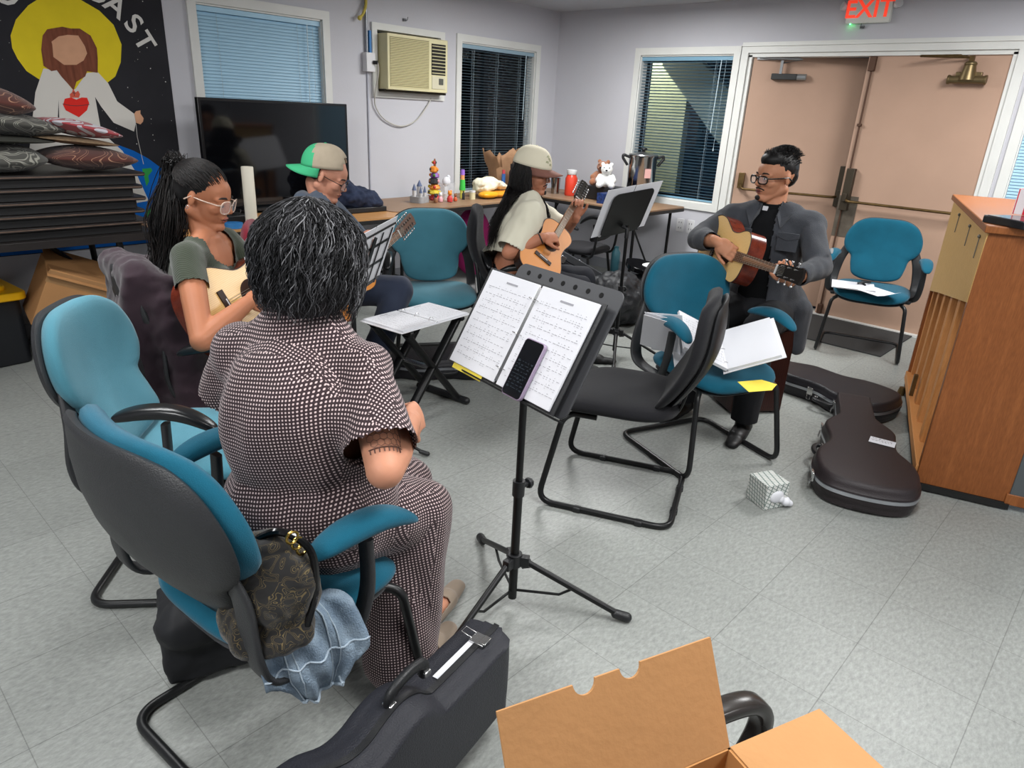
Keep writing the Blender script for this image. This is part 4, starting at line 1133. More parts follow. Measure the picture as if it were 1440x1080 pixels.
tag(mb.build('power_cord', mat('pale_grey_cord', '#b8b5ae', .5), None, loc=(3.64, YB, 1.80)), 'pale grey cord looping below the air conditioner on the wall', 'cord')
mb = MB(); mb.tube(crom([(3.63, YB - .03, ZC), (3.60, YB - .05, 2.34), (3.62, YB - .04, 2.22), (3.585, YB - .05, 2.14), (3.555, YB - .05, 2.11)], 8), .011, 8); mb.ell((3.55, YB - .05, 2.105), (.018, .018, .018))
tag(mb.build('yellow_cable', mat('yellow_cable', '#c9b653', .5), None), 'thick yellow cable hanging from the ceiling beside the conduit', 'cable')
for (x, y, z, lab, onback) in ((4.02, YB - .01, 2.145, 'tiny metal hook above the air conditioner', True), (XR - .01, 2.12, 2.20, 'tiny grey clip on the wall under the exit sign', False)):
    mb = MB(); d = (0, -1) if onback else (-1, 0)
    mb.box((0, 0, 0), (.03, .012, .02) if onback else (.012, .03, .02)); mb.tube(crom([(0, 0, 0), (d[0] * .03, d[1] * .03, -.005), (d[0] * .03 + (.01 if onback else 0), d[1] * .03, .02)], 4), .003, 6)
    tag(mb.build('wall_clip', mat('steel_clip', '#6e6f73', .4, metal=.6), None, loc=(x, y, z)), lab, 'clip')
t = thing('exit_sign', 'white exit sign with red letters above the double doors', 'sign', (XR, 2.085, 2.315))
ME = basis((0, 0, 0), (0, -1, 0), (0, 0, 1), (-1, 0, 0))
mb = MB(); mb.prism(rrect(.31, .185, .012), 0, .045, M=ME); mb.build('housing', mat('sign_housing', '#e2e4dc', .4), t, bevel=.004)
mb = MB(); text_mb('EXIT', .165, ME @ M4((0, -.004, .0456)), mb, depth=.0012)
mb.build('lettering', mat('exit_red', '#f0563c', .4, emit='#ff3a20', es=.45), t, smooth=0)
for s in (-1, 1):
    mb = MB(); mb.cyl((.0 - .02, s * -.175, .02), (-.045, s * -.20, .03), .024, .03, seg=14); mb.build('lamp_head', WHP, t)
mb = MB(); mb.ell((-.03, .12, -.094), (.005, .005, .005), seg=8, rings=6); mb.build('green_indicator', mat('green_led', '#30ff80', .3, emit='#30ff70', es=25), t)
for i, y in enumerate((3.42, 3.31)):
    t = thing('outlet_plate', ['left', 'right'][i] + ' white outlet plate on the wall below the half open blind', 'outlet', (XR, y, .56))
    mb = MB(); mb.prism(rrect(.075, .12, .006), 0, .006, M=ME); mb.build('plate', WHP, t, bevel=.001)
    mb = MB()
    for z in (-.025, .025):
        mb.box((-.012, z, .007), (.006, .016, .002), M=ME); mb.box((.012, z, .007), (.006, .016, .002), M=ME)
    mb.build('socket', mat('grey_slot', '#77787c', .5), t, smooth=0)

# ------------------------------------------------------------------ tables against the walls
WTOP = mat('honey_wood_laminate', '#c08d58', .4, var=.07, vs=6, vstretch=(1, 12, 1))
BTOP = mat('brown_laminate', '#8f7258', .45, var=.07, vs=6)
DKEDGE = mat('black_edge', '#1c1b1b', .5)
def table(label, loc, rz, L, W, top, z=.74, legs=True, under=True):
    t = thing('folding_table', label, 'table', loc, rz)
    MB().prism(rrect(L, W, .05), z - .012, z, M=None).build('tabletop', top, t, smooth=0)
    MB().prism(rrect(L + .006, W + .006, .052), z - .040, z - .0121).build('edge_band', DKEDGE, t, smooth=0)
    for s in (1, -1):
        for e in (1, -1):
            MB().tube([(s * (L / 2 - .12), e * (W / 2 - .06), 0), (s * (L / 2 - .12), e * (W / 2 - .06), z - .04)], .014, 10).build('leg', BLACK_MET, t)
        MB().tube([(s * (L / 2 - .12), -(W / 2 - .06), .22), (s * (L / 2 - .12), (W / 2 - .06), .22)], .011, 8).build('leg_crossbar', BLACK_MET, t)
        MB().tube([(s * (L / 2 - .12), 0, .22), (s * (L / 2 - .42), 0, z - .04)], .009, 8).build('brace', BLACK_MET, t)
    return t
table('honey wood topped table below the television, behind the seated group', (2.45, 4.42, 0), R(-1), 1.72, .58, WTOP)
table('brown topped folding table along the back wall carrying toys and bags', (4.10, 4.66, 0), R(3), 1.66, .66, BTOP, .745)
table('brown topped folding table in the right corner carrying the steel urn', (5.52, 4.12, 0), R(90), 1.62, .70, BTOP, .75)

# television
t = thing('television', 'large flat black television standing behind the wood table', 'television', (2.67, 4.80, .741))
GL = mat('tv_screen', '#07080b', .06, spec=.6)
mb = MB(); mb.box((0, 0, .39), (1.13, .04, .70)); mb.build('bezel', mat('tv_bezel', '#101013', .25), t, bevel=.004)
mb = MB(); mb.box((0, -.0205, .395), (1.09, .002, .655)); mb.build('screen', GL, t, smooth=0)
mb = MB(); mb.box((0, .0, .02), (.5, .16, .02)); mb.box((0, 0, .04), (.1, .03, .04)); mb.build('foot', BLACK_PL, t, bevel=.003)
# second small table piece holding the television
t = thing('media_cart', 'black cart under the television against the back wall', 'cart', (2.67, 4.86, 0))
for z in (.06, .40, .70): MB().box((0, 0, z), (.9, .40, .025)).build('shelf', BLACK_PL, t, smooth=0)
for s in (1, -1):
    for e in (1, -1): MB().box((s * .43, e * .18, .36), (.03, .03, .72)).build('post', BLACK_MET, t, smooth=0)

def lump(name, label, cat, prims, m, vox=.012, sm=6, group=None, noise=0, seed=0):
    mb = MB()
    for p in prims:
        if p[0] == 'e': mb.ell(p[1], p[2], p[3] if len(p) > 3 else None)
        elif p[0] == 'c': mb.caps(p[1], p[2], p[3], p[4])
        elif p[0] == 'b': mb.box(p[1], p[2], p[3] if len(p) > 3 else None)
    me = remesh(mb, vox, sm)
    if noise:
        from mathutils import noise as nz
        for v in me.vertices:
            v.co += v.normal * noise * (nz.noise(v.co * 18 + Vector((seed, 0, 0))) + .5 * nz.noise(v.co * 40))
    o = link(name, me, m)
    return tag(o, label, cat, group)

NAVY = mat('navy_cloth', '#1c2740', .85, var=.15, vs=12, bump=.3, bs=200)
lump('folded_jacket', 'navy blue jacket heaped on the table behind the man in the backwards cap', 'jacket', [('e', (3.08, 4.52, .83), (.20, .16, .085)), ('e', (2.98, 4.54, .90), (.13, .13, .09), (0, R(20), 0)), ('e', (3.20, 4.50, .80), (.11, .14, .055))], NAVY, .012, 4, noise=.018)
t = thing('audio_box', 'low black electronic box under the navy jacket', 'device', (3.08, 4.50, .741)); MB().box((0, 0, .02), (.40, .26, .035)).build('body', BLACK_PL, t, bevel=.004)
mb = MB(); mb.lathe([(.034, 0), (.036, .01), (.036, .355), (.034, .36), (.018, .36), (.018, .34)], 28)
tag(mb.build('paper_towel_roll', mat('warm_white_paper', '#e6e0cf', .85), None, loc=(2.12, 4.22, .741)), 'tall white paper roll standing on the wood table before the television', 'paper roll')
t = thing('laptop_mixer', 'dark electronic device with cables on the wood table beside the paper roll', 'device', (1.93, 4.42, .741)); MB().box((0, 0, .03), (.42, .26, .06)).build('body', BLACK_PL, t, bevel=.006)
mb = MB()
for k in range(6): mb.tube(crom([(-.2 + .07 * k, -.12, .06), (-.18 + .07 * k, -.1, .09), (-.1 + .05 * k, 0, .065), (.0 + .04 * k, -.08, .08)], 6), .004, 6)
mb.build('cable', BLACK_PL, t)
mb = MB(); mb.lathe([(.03, 0), (.055, 0), (.055, .03), (.03, .03)], 24)
tag(mb.build('tape_roll', mat('blue_tape', '#2f78b8', .5), None, loc=(2.00, 4.22, .742)), 'bright blue tape roll beside the paper roll', 'tape')

# table L items
Z1 = .746
t = thing('toy_house', 'small grey towered toy building on the back table', 'toy', (3.82, 4.64, Z1), R(20))
GREY = mat('toy_grey', '#9a9a9c', .6, var=.1, vs=30)
mb = MB(); mb.prism(rrect(.15, .12, .03), 0, .05); mb.build('base', GREY, t)
for (x, y, h, r_) in ((-.05, .02, .10, .016), (.05, .02, .10, .016), (0, .0, .13, .02), (-.03, -.03, .08, .012), (.035, -.03, .08, .012)):
    mb = MB(); mb.cyl((x, y, .04), (x, y, h), r_, seg=12); tw = mb.build('tower', mat('toy_pale', '#c9c6c4', .6), t)
    mb = MB(); mb.cyl((x, y, h), (x, y, h + .05), r_ * 1.2, .002, seg=12); mb.build('roof', mat('toy_slate', '#5a6684', .6), tw)
cols = ['#c4572f', '#e08a2c', '#7b4a9a', '#2a2a2e', '#d8c23a', '#c23a3a', '#8a5a3a', '#e3a9b0', '#4a7a3a']
def figurine(label, x, y, c1, c2, s=1.0, z=Z1):
    t = thing('toy_figurine', label, 'toy', (x, y, z), group=None)
    MB().lathe([(.001, 0), (.018 * s, .003), (.02 * s, .02 * s), (.012 * s, .04 * s), (.001, .046 * s)], 14).build('body', mat('toy_' + c1, c1, .5), t, smooth=60)
    mb = MB(); mb.ell((0, 0, .055 * s), (.014 * s, .014 * s, .015 * s)); mb.ell((.01 * s, 0, .068 * s), (.006 * s, .006 * s, .008 * s)); mb.ell((-.01 * s, 0, .068 * s), (.006 * s, .006 * s, .008 * s)); mb.build('head', mat('toy_' + c2, c2, .5), t, smooth=60)
figurine('brown and black toy figurine, leftmost beside the tall toy tower', 3.93, 4.56, '#8a5a3a', '#2a2a2e', 1.0)
figurine('pale toy figurine in front of the tall toy tower', 4.00, 4.58, '#e3a9b0', '#d8d8d8', 1.1)
figurine('red and orange toy figurine right of the tall toy tower', 4.07, 4.54, '#c23a3a', '#e08a2c', 1.3)
figurine('small brown red toy figurine, rightmost in front of the clear box', 4.15, 4.56, '#c4572f', '#8a5a3a', .9)
t = thing('toy_tower', 'tall colourful stacked toy tower on the back table', 'toy', (4.03, 4.70, Z1))
for i, (c, r_, h) in enumerate((('#c23a3a', .05, .05), ('#d8c23a', .055, .04), ('#e08a2c', .05, .045), ('#2a2a2e', .045, .05), ('#7b4a9a', .04, .045), ('#e08a2c', .035, .05), ('#8a5a3a', .012, .06))):
    z0 = sum((.05, .04, .045, .05, .045, .05, .06)[:i])
    mb = MB(); mb.lathe([(r_ * .8, 0), (r_, .01), (r_ * (.9 if i % 2 else .7), h * .8), (r_ * .5, h)], 9, c=(.006 * (-1) ** i, 0, z0)); mb.build('tier', mat('toy_' + c, c, .5), t, smooth=30)
    for k in range(3):
        mb = MB(); a = k * 2.1 + i; mb.ell((r_ * .9 * math.cos(a), r_ * .9 * math.sin(a), z0 + h * .5), (.012, .012, .014)); mb.build('ornament', mat('toy_' + cols[(i * 2 + k) % 9], cols[(i * 2 + k) % 9], .5), t)
CLEAR = mat('clear_plastic', '#e8ecef', .08, alpha=.28)
t = thing('clear_box', 'clear plastic box with white tissue on the back table', 'box', (4.17, 4.70, Z1)); mb = MB(); mb.box((0, 0, .07), (.12, .10, .14)); mb.build('container', CLEAR, t, smooth=0)
mb = MB(); mb.ell((0, 0, .15), (.04, .03, .04)); mb.ell((.02, 0, .18), (.02, .02, .025)); mb.build('tissue', PAPER, t)
t = thing('squeeze_bottle', 'slim bottle with green sleeve and purple cap on the back table', 'bottle', (4.36, 4.70, Z1))
for nm, z0, z1, r0, r1, c in (('base_section', 0, .07, .022, .022, '#d9d25a'), ('green_section', .07, .16, .028, .022, '#3fbf4a'), ('orange_section', .16, .20, .018, .018, '#f0a36a'), ('cap', .20, .245, .02, .018, '#9a6fd0')):
    mb = MB(); mb.cyl((0, 0, z0), (0, 0, z1), r0, r1, seg=18); mb.build(nm, mat('bt' + c, c, .4), t)
t = thing('small_bottle', 'little black bottle beside the green bottle on the back table', 'bottle', (4.30, 4.62, Z1)); mb = MB(); mb.lathe([(.013, 0), (.013, .05), (.006, .06), (.006, .075)], 14); mb.build('body', BLACK_PL, t)
t = thing('spice_jar', 'small pale jar in front of the green bottle', 'jar', (4.39, 4.60, Z1)); mb = MB(); mb.cyl((0, 0, 0), (0, 0, .06), .026, seg=16); mb.build('body', mat('pale_jar', '#d8cfa8', .3), t); mb = MB(); mb.cyl((0, 0, .06), (0, 0, .075), .027, seg=16); mb.build('lid', WHP, t)
t = thing('chips_bag', 'yellow orange snack packets under the cream tote on the back table', 'packet', (4.68, 4.62, Z1))
mb = MB(); mb.pad(superell(.20, .12, 3), .03, 2.2, 6, 32, lambda v: v + Vector((-.12, -.05, .035))); mb.build('round_packet', mat('yellow_pack', '#eaa51e', .35), t)
mb = MB(); mb.pad(superell(.36, .18, 3), .028, 2.2, 6, 32, lambda v: v + Vector((.08, 0, .03))); mb.build('long_packet', mat('orange_pack', '#e3982a', .35), t)
lump('tote_bag', 'cream cloth tote bag draped over yellow packets on the back table', 'bag', [('e', (4.62, 4.66, Z1 + .10), (.15, .10, .05), (0, R(-12), 0)), ('e', (4.72, 4.66, Z1 + .12), (.16, .10, .04), (0, R(18), 0)), ('e', (4.55, 4.66, Z1 + .13), (.08, .08, .04))], mat('cream_canvas', '#e3dfc8', .9, var=.04), .01, 3, noise=.015)
KB = mat('brown_bag_paper', '#9a7658', .85, var=.12, vs=9, bump=.2, bs=40)
t = thing('paper_bag', 'open crumpled brown paper bag before the dark window', 'bag', (4.98, 4.80, Z1))
mb = MB(); n = 24; lv = [(.0, .12, .07), (.12, .13, .08), (.24, .14, .09), (.31, .17, .11), (.36, .20, .12)]
rr = random.Random(3); vs = []; fs = []
for li, (z, a, b) in enumerate(lv):
    f = superell(2 * a, 2 * b, 5)
    for k in range(n):
        x, y = f(2 * PI * k / n); jz = rr.uniform(-.02, .035) * (li / 4) ** 2 * 2; vs.append((x + rr.uniform(-.006, .006), y + rr.uniform(-.006, .006), z + jz))
for i in range(len(lv) - 1):
    for k in range(n): fs.append((i * n + k, i * n + (k + 1) % n, (i + 1) * n + (k + 1) % n, (i + 1) * n + k))
fs.append(tuple(range(n))[::-1]); mb.add(vs, fs); mb.build('bag_body', KB, t, smooth=25, solid=.002)
mb = MB(); mb.ell((.10, -.01, .30), (.04, .04, .05)); mb.build('red_orange_wrapper', mat('coral_wrap', '#e06a4a', .4), t)
mb = MB(); mb.ell((.12, -.05, .24), (.06, .05, .05)); mb.build('purple_wrapper', mat('violet_wrap', '#3c3aa8', .3), t)
t = thing('water_bottle', 'black bottle lettered vertically in white, beside the brown paper bag', 'bottle', (4.91, 4.60, Z1))
mb = MB(); mb.lathe([(.04, 0), (.042, .01), (.042, .22), (.03, .245), (.028, .25)], 24); mb.build('body', mat('bottle_black', '#16171b', .35), t, smooth=50)
mb = MB(); mb.cyl((0, 0, .25), (0, 0, .29), .033, seg=20); mb.tube(crom([(-.02, 0, .29), (0, 0, .32), (.02, 0, .29)], 5), .005, 8); mb.build('cap', BLACK_PL, t)
mb = MB()
dirc = Vector((-4.91, -4.60, 0)).normalized(); 
text_mb('BLESSED', .048, basis(dirc * .0432 + Vector((0, 0, .125)), (0, 0, 1), tuple(Vector((0, 0, 1)).cross(Vector(dirc)) * -1), tuple(dirc)), mb, depth=.0004)
mb.build('lettering', WHP, t, smooth=0)
t = thing('spray_can', 'thin blue and red can left of the black lettered bottle', 'can', (4.84, 4.66, Z1)); mb = MB(); mb.cyl((0, 0, 0), (0, 0, .2), .018, seg=14); mb.build('body', mat('can_blue', '#3a66a8', .3, metal=.3), t); mb = MB(); mb.cyl((0, 0, .2), (0, 0, .235), .014, seg=14); mb.build('cap', mat('can_red', '#b84048', .4), t)
lump('storage_tub', 'magenta bag on the floor under the back table', 'bag', [('e', (4.55, 4.75, .33), (.2, .16, .32))], mat('magenta_cloth', '#a01c66', .7), .02, 3)

# table R items
Z2 = .751
STEEL = mat('polished_steel', '#a9a9a9', .14, metal=1.0)
t = thing('coffee_urn', 'large polished steel coffee urn with black handles before the half open blind', 'urn', (5.70, 3.72, Z2), R(45))
MB().lathe([(.115, .0), (.12, .01), (.12, .05), (.125, .06), (.128, .40), (.135, .41), (.135, .42)], 40).build('body', STEEL, t, smooth=50)
MB().lathe([(.134, .42), (.13, .43), (.06, .445), (.02, .45)], 40).build('lid', mat('dull_steel', '#8f9092', .3, metal=.9), t, smooth=50)
mb = MB(); mb.cyl((0, 0, .445), (0, 0, .465), .012, seg=12); mb.ell((0, 0, .475), (.03, .03, .014)); mb.build('lid_knob', BLACK_PL, t)
for s in (1, -1):
    mb = MB(); mb.tube(fillet([(0, s * .125, .40), (0, s * .185, .42), (0, s * .19, .395), (0, s * .14, .33)], .02), 1, 10, flat=(.012, .02, (1, 0, 0))); mb.build('handle', BLACK_PL, t, smooth=60)
mb = MB(); mb.cyl((-.12, 0, .05), (-.17, 0, .05), .015, seg=12); mb.box((-.165, 0, .08), (.012, .012, .05)); mb.build('spigot', BLACK_PL, t)
mb = MB(); mb.box((-.1275, -.03, .27), (.003, .06, .08), (0, 0, R(14))); mb.build('warning_label', mat('pinkish_label', '#d9a9a4', .6), t, smooth=0)
t = thing('speaker_box', 'low black box holding up the plush bears on the corner table', 'box', (5.58, 4.03, Z2)); MB().box((0, 0, .06), (.28, .30, .12)).build('body', BLACK_PL, t, bevel=.008)
def bear(name, label, loc, rz, m, s, rot=(0, 0, 0), snout=None):
    t = thing(name, label, 'plush toy', loc, rot=(rot[0], rot[1], rz))
    mb = MB(); mb.ell((0, 0, .07 * s), (.07 * s, .065 * s, .075 * s)); mb.ell((.02 * s, 0, .165 * s), (.055 * s, .058 * s, .052 * s))
    for y in (-1, 1):
        mb.ell((.0, y * .042 * s, .212 * s), (.012 * s, .02 * s, .02 * s)); mb.caps((.04 * s, y * .045 * s, .03 * s), (.12 * s, y * .06 * s, .028 * s), .03 * s, .032 * s); mb.caps((.0, y * .06 * s, .10 * s), (.08 * s, y * .075 * s, .07 * s), .024 * s, .026 * s)
    mb.ell((.07 * s, 0, .155 * s), (.028 * s, .028 * s, .022 * s))
    o = link('body', remesh(mb, .006, 3), m, t)
    mb = MB(); mb.ell((.098 * s, 0, .162 * s), (.008 * s, .011 * s, .008 * s)); mb.build('nose', BLACK_PL, t)
    for y in (-1, 1):
        mb = MB(); mb.ell((.07 * s, y * .025 * s, .185 * s), (.006 * s, .006 * s, .006 * s), seg=8, rings=6); mb.build('eye', BLACK_PL, t)
    return t
bear('plush_bear', 'white plush bear beside the steel urn', (5.47, 3.95, Z2 + .125), R(215), mat('white_plush', '#e2e3e0', .95, sheen=.4, bump=.5, bs=300), .95)
bear('plush_bear', 'brown plush bear slumped behind the white plush bear', (5.62, 4.10, Z2 + .125), R(200), mat('brown_plush', '#a0694a', .95, sheen=.4, bump=.5, bs=300), 1.0)
t = thing('juice_jug', 'clear jug with red label and white lid on the corner table', 'jug', (5.50, 4.38, Z2))
MB().lathe([(.055, 0), (.06, .01), (.06, .16), (.045, .19), (.04, .20)], 24).build('body', mat('red_label_jug', '#d8432e', .3), t, smooth=50)
MB().lathe([(.045, .195), (.05, .20), (.05, .24), (.0, .245)], 24).build('lid', mat('frosted_white', '#e0e2e3', .3), t, smooth=50)
t = thing('steel_tumbler', 'shiny steel tumbler left of the red labelled jug', 'cup', (5.48, 4.56, Z2)); MB().lathe([(.04, 0), (.048, .15), (.045, .15), (.038, .01)], 24).build('body', STEEL, t, smooth=50)
t = thing('thermos', 'slim silver thermos behind the face of the long-haired guitarist', 'thermos', (5.42, 4.78, Z2)); MB().lathe([(.03, 0), (.032, .01), (.032, .22), (.02, .25)], 20).build('body', mat('brushed_silver', '#b9bcbf', .3, metal=.8), t, smooth=50); mb = MB(); mb.cyl((0, 0, .25), (0, 0, .275), .02, seg=14); mb.build('cap', BLACK_PL, t)
t = thing('blue_box', 'blue printed box on the corner table behind the black music stand', 'box', (5.33, 3.78, Z2)); MB().box((0, 0, .045), (.14, .2, .09)).build('carton', mat('deep_blue_print', '#23407f', .5, col2='#101a33', vs=40), t, smooth=0)

# ------------------------------------------------------------------ left side: stack of folded tables, cushions, tote
BROWNBLK = mat('worn_black_laminate', '#211d1c', .42, var=.2, vs=6)
def slab(label, z, L, W, loc, rz, th=.062, edge='#1d1a1a'):
    t = thing('folded_table', label, 'table', (loc[0], loc[1], z), rz, 'folded tables in the stack on the left')
    MB().prism(rrect(L, W, .03), th - .018, th).build('tabletop', BROWNBLK, t, bevel=.002)
    MB().prism(rrect(L - .09, W - .06, .02), .0, th - .018).build('folded_legs', mat('shadowed_black', '#161617', .5), t, smooth=0)
    MB().prism(rrect(L + .004, W + .004, .03), th - .012, th - .006).build('edge_band', mat('worn_edge', '#5b4a40', .5, var=.3, vs=20), t, smooth=0)
names = ['lowest', 'second lowest', 'middle', 'second highest', 'topmost']
for i in range(5):
    slab(names[i] + ' folded black table in the stack under the cushions', .745 + i * .066, 1.50, .62, (.80 + (.01, -.015, .0, -.01, .012)[i], 4.62, 0), R((1, -1.2, .5, -.5, .3)[i]))
t = thing('folding_table', 'black folding table under the stack of folded tables at the left', 'table', (.80, 4.62, 0), R(0))
MB().prism(rrect(1.56, .66, .03), .70, .742).build('tabletop', BROWNBLK, t, bevel=.002)
for s in (1, -1):
    for e in (1, -1): MB().tube([(s * .62, e * .26, 0), (s * .58, e * .26, .70)], .018, 10).build('leg', BLACK_MET, t)
    MB().tube([(s * .60, 0, .35), (s * .25, 0, .70)], .013, 8).build('brace', BLACK_MET, t)
    MB().tube([(s * .60, -.26, .35), (s * .60, .26, .35)], .013, 8).build('leg_crossbar', BLACK_MET, t)
ZT = .745 + 5 * .066 - .002
def cushion_mat(name, base, line, sc_, wid=.07, dist=3.5):
    m = bpy.data.materials.new(name); m.use_nodes = True; nt = m.node_tree; b = nt.nodes['Principled BSDF']; L = nt.links.new
    tc = nt.nodes.new('ShaderNodeTexCoord'); n = nt.nodes.new('ShaderNodeTexNoise'); n.inputs['Scale'].default_value = sc_; n.inputs['Detail'].default_value = 0; n.inputs['Distortion'].default_value = dist
    L(tc.outputs['Object'], n.inputs['Vector'])
    r = nt.nodes.new('ShaderNodeValToRGB'); cr = r.color_ramp; cr.interpolation = 'CONSTANT'
    cr.elements[0].position = 0; cr.elements[0].color = hexc(base); cr.elements[1].position = .40; cr.elements[1].color = hexc(line)
    for p, c in ((.40 + wid * .5, base), (.5, line), (.5 + wid * .5, base), (.60, line), (.60 + wid * .5, base)):
        e = cr.elements.new(p); e.color = hexc(c)
    L(n.outputs['Fac'], r.inputs[0]); L(r.outputs[0], b.inputs['Base Color']); b.inputs['Roughness'].default_value = .9; b.inputs['Sheen Weight'].default_value = .2
    return m
CB = cushion_mat('brown_floral_cushion', '#4f261e', '#a87c62', 4.2, .03, 2)
CG = cushion_mat('grey_scroll_cushion', '#45443f', '#8d8c82', 6, .09, 1.6)
def cushion(label, loc, rot, m, L=.44, W=.42, h=.075):
    mb = MB(); mb.pad(superell(L, W, 5), h, 1.6, 10, 56, lambda v: Vector((v.x * (1 - .06 * (abs(v.y) / (W / 2)) ** 2 * 0), v.y, v.z * (1 - .5 * (abs(2 * v.x / L) * abs(2 * v.y / W)) ** 2))))
    o = mb.build('cushion', m, None, smooth=180); o.location = loc; o.rotation_euler = rot; return tag(o, label, 'cushion')
cushion('brown floral cushion lying flat at the right end of the table stack', (1.32, 4.50, ZT + .068), (0, R(3), R(8)), CB, .46, .40, .068)
cushion('grey scroll patterned cushion at the bottom left of the pile', (.90, 4.50, ZT + .075), (R(3), 0, R(-5)), CG, .44, .42, .075)
cushion('thin tan edged cushion resting on the brown floral cushion', (1.28, 4.52, ZT + .158), (0, R(6), R(0)), mat('tan_sequin', '#7f6a52', .8, var=.3, vs=60), .40, .38, .022)
cushion('red and white printed cushion on the tan cushion, right of the pile', (1.30, 4.50, ZT + .222), (0, R(12), R(14)), cushion_mat('red_print_cushion', '#c8c4cc', '#a33b42', 5, .5, 4), .38, .36, .042)
cushion('dark thin cushion between the two grey patterned ones', (.93, 4.50, ZT + .165), (0, R(2), 0), mat('charcoal_cushion', '#35352f', .9), .46, .42, .02)
cushion('upper grey scroll patterned cushion in the pile', (.98, 4.52, ZT + .242), (0, R(8), R(12)), CG, .46, .42, .06)
cushion('topmost brown floral cushion of the pile at the picture edge', (.90, 4.50, ZT + .355), (0, R(10), R(-10)), CB, .44, .42, .075)

t = thing('storage_tote', 'black storage tote with a bright yellow lid on the floor at the left', 'tote', (.62, 5.0 - .14, 0), R(5))
MB().prism(rrect(.78, .44, .04), 0, .38).build('bin', mat('tote_black', '#191b1f', .45), t, bevel=.01)
MB().prism(rrect(.84, .50, .05), .375, .42).build('lid', mat('tote_yellow', '#f2b912', .4), t, bevel=.008)
MB().prism(rrect(.70, .34, .05), .418, .445).build('lid_rise', mat('tote_yellow', '#f2b912', .4), t, bevel=.008)
t.location = (.50, 4.80, 0)
t = thing('carton', 'tilted taped cardboard carton under the table stack beside the yellow lid', 'box', (1.07, 4.60, .21), rot=(R(8), R(24), R(-4)))
MB().box((0, 0, .17), (.34, .30, .34)).build('box_body', KRAFT, t, bevel=.003)
TAPE = mat('tan_tape', '#a07a52', .35)
MB().box((0, -.1505, .30), (.35, .002, .07)).build('tape', TAPE, t, smooth=0); MB().box((.02, -.1505, .05), (.07, .002, .10)).build('tape', TAPE, t, smooth=0)
MB().box((0, -.02, .345), (.36, .32, .004), (R(14), 0, 0)).build('flap', KRAFT, t, smooth=0)
lump('dark_bag', 'black bag on the floor under the tilted carton', 'bag', [('e', (1.25, 4.64, .09), (.34, .22, .11)), ('e', (1.50, 4.60, .07), (.20, .18, .08))], mat('matte_black_bag', '#15161a', .7), .015, 3, noise=.01)
t = thing('lesson_poster', 'white page on the floor by the black bag at the left', 'paper', (1.36, 4.10, .004), R(30)); MB().box((0, 0, 0), (.21, .28, .002)).build('sheet', PAPER, t, smooth=0)

# ------------------------------------------------------------------ floor things
t = thing('door_mat', 'flat dark grey door mat in front of the double doors', 'mat', (5.60, 1.78, 0)); MB().prism(rrect(.78, 1.06, .01), .001, .009).build('mat_body', mat('mat_grey', '#3b3b3b', .95, var=.15, vs=120, bump=.4, bs=300), t, smooth=0)
def lattice_mat():
    m = bpy.data.materials.new('lattice_print'); m.use_nodes = True; nt = m.node_tree; b = nt.nodes['Principled BSDF']; L = nt.links.new
    tc = nt.nodes.new('ShaderNodeTexCoord'); mp = nt.nodes.new('ShaderNodeMapping'); mp.inputs['Rotation'].default_value = (R(45), R(45), R(45)); mp.inputs['Scale'].default_value = (60, 60, 60)
    L(tc.outputs['Object'], mp.inputs[0]); br = nt.nodes.new('ShaderNodeTexBrick'); br.offset = 0; br.inputs['Scale'].default_value = 1.0; br.inputs['Mortar Size'].default_value = .09; br.inputs['Brick Width'].default_value = .8; br.inputs['Row Height'].default_value = .8
    br.inputs['Color1'].default_value = hexc('#d9d8d4'); br.inputs['Color2'].default_value = hexc('#cfd3cf'); br.inputs['Mortar'].default_value = hexc('#6f7f79')
    L(mp.outputs[0], br.inputs['Vector']); L(br.outputs['Color'], b.inputs['Base Color']); b.inputs['Roughness'].default_value = .5; return m
t = thing('tissue_box', 'small lattice patterned tissue box lying on its side near the guitar case', 'tissue box', (2.66, .935, .001), R(-25))
mb = MB(); mb.box((0, 0, .057), (.115, .115, .113)); mb.build('carton', lattice_mat(), t, bevel=.002)
mb = MB(); mb.ell((.0, -.058, .055), (.035, .012, .028)); mb.build('opening_tissue', PAPER, t)
lump('tissue_wad', 'white tissue pulled from the opening of the lattice tissue box', 'tissue', [('e', (2.68, .86, .028), (.026, .018, .02)), ('e', (2.655, .872, .045), (.02, .015, .018)), ('e', (2.70, .85, .016), (.02, .014, .012), (0, R(30), 0))], PAPER, .004, 2, noise=.006)
# cajon under the jacket man
t = thing('box_drum', 'dark reddish wooden box drum used as a seat by the man in the grey jacket', 'box drum', (3.62, 1.52, 0), R(-36))
CAJ = bpy.data.materials.new('dark_cherry_veneer'); CAJ.use_nodes = True; wood(CAJ, '#3a1d18', '#261210', rough=.35)
MB().box((0, 0, .245), (.30, .32, .46)).build('drum_body', CAJ, t, bevel=.006)
for s in (1, -1):
    for e in (1, -1): MB().cyl((s * .12, e * .13, 0), (s * .12, e * .13, .016), .018, seg=12).build('rubber_foot', BLACK_PL, t)
# maroon bag behind the chairs
t = thing('gift_bag', 'small maroon open bag on the floor behind the light teal chair', 'bag', (.76, 2.58, .001), R(20))
mb = MB(); mb.box((0, 0, .11), (.16, .10, .22)); mb.build('bag_body', mat('maroon_bag', '#5d1620', .6, var=.15, vs=8), t, bevel=.006); mb = MB(); mb.box((0, 0, .221), (.15, .09, .002)); mb.build('opening', mat('deep_maroon', '#200a0e', .9), t, smooth=0)
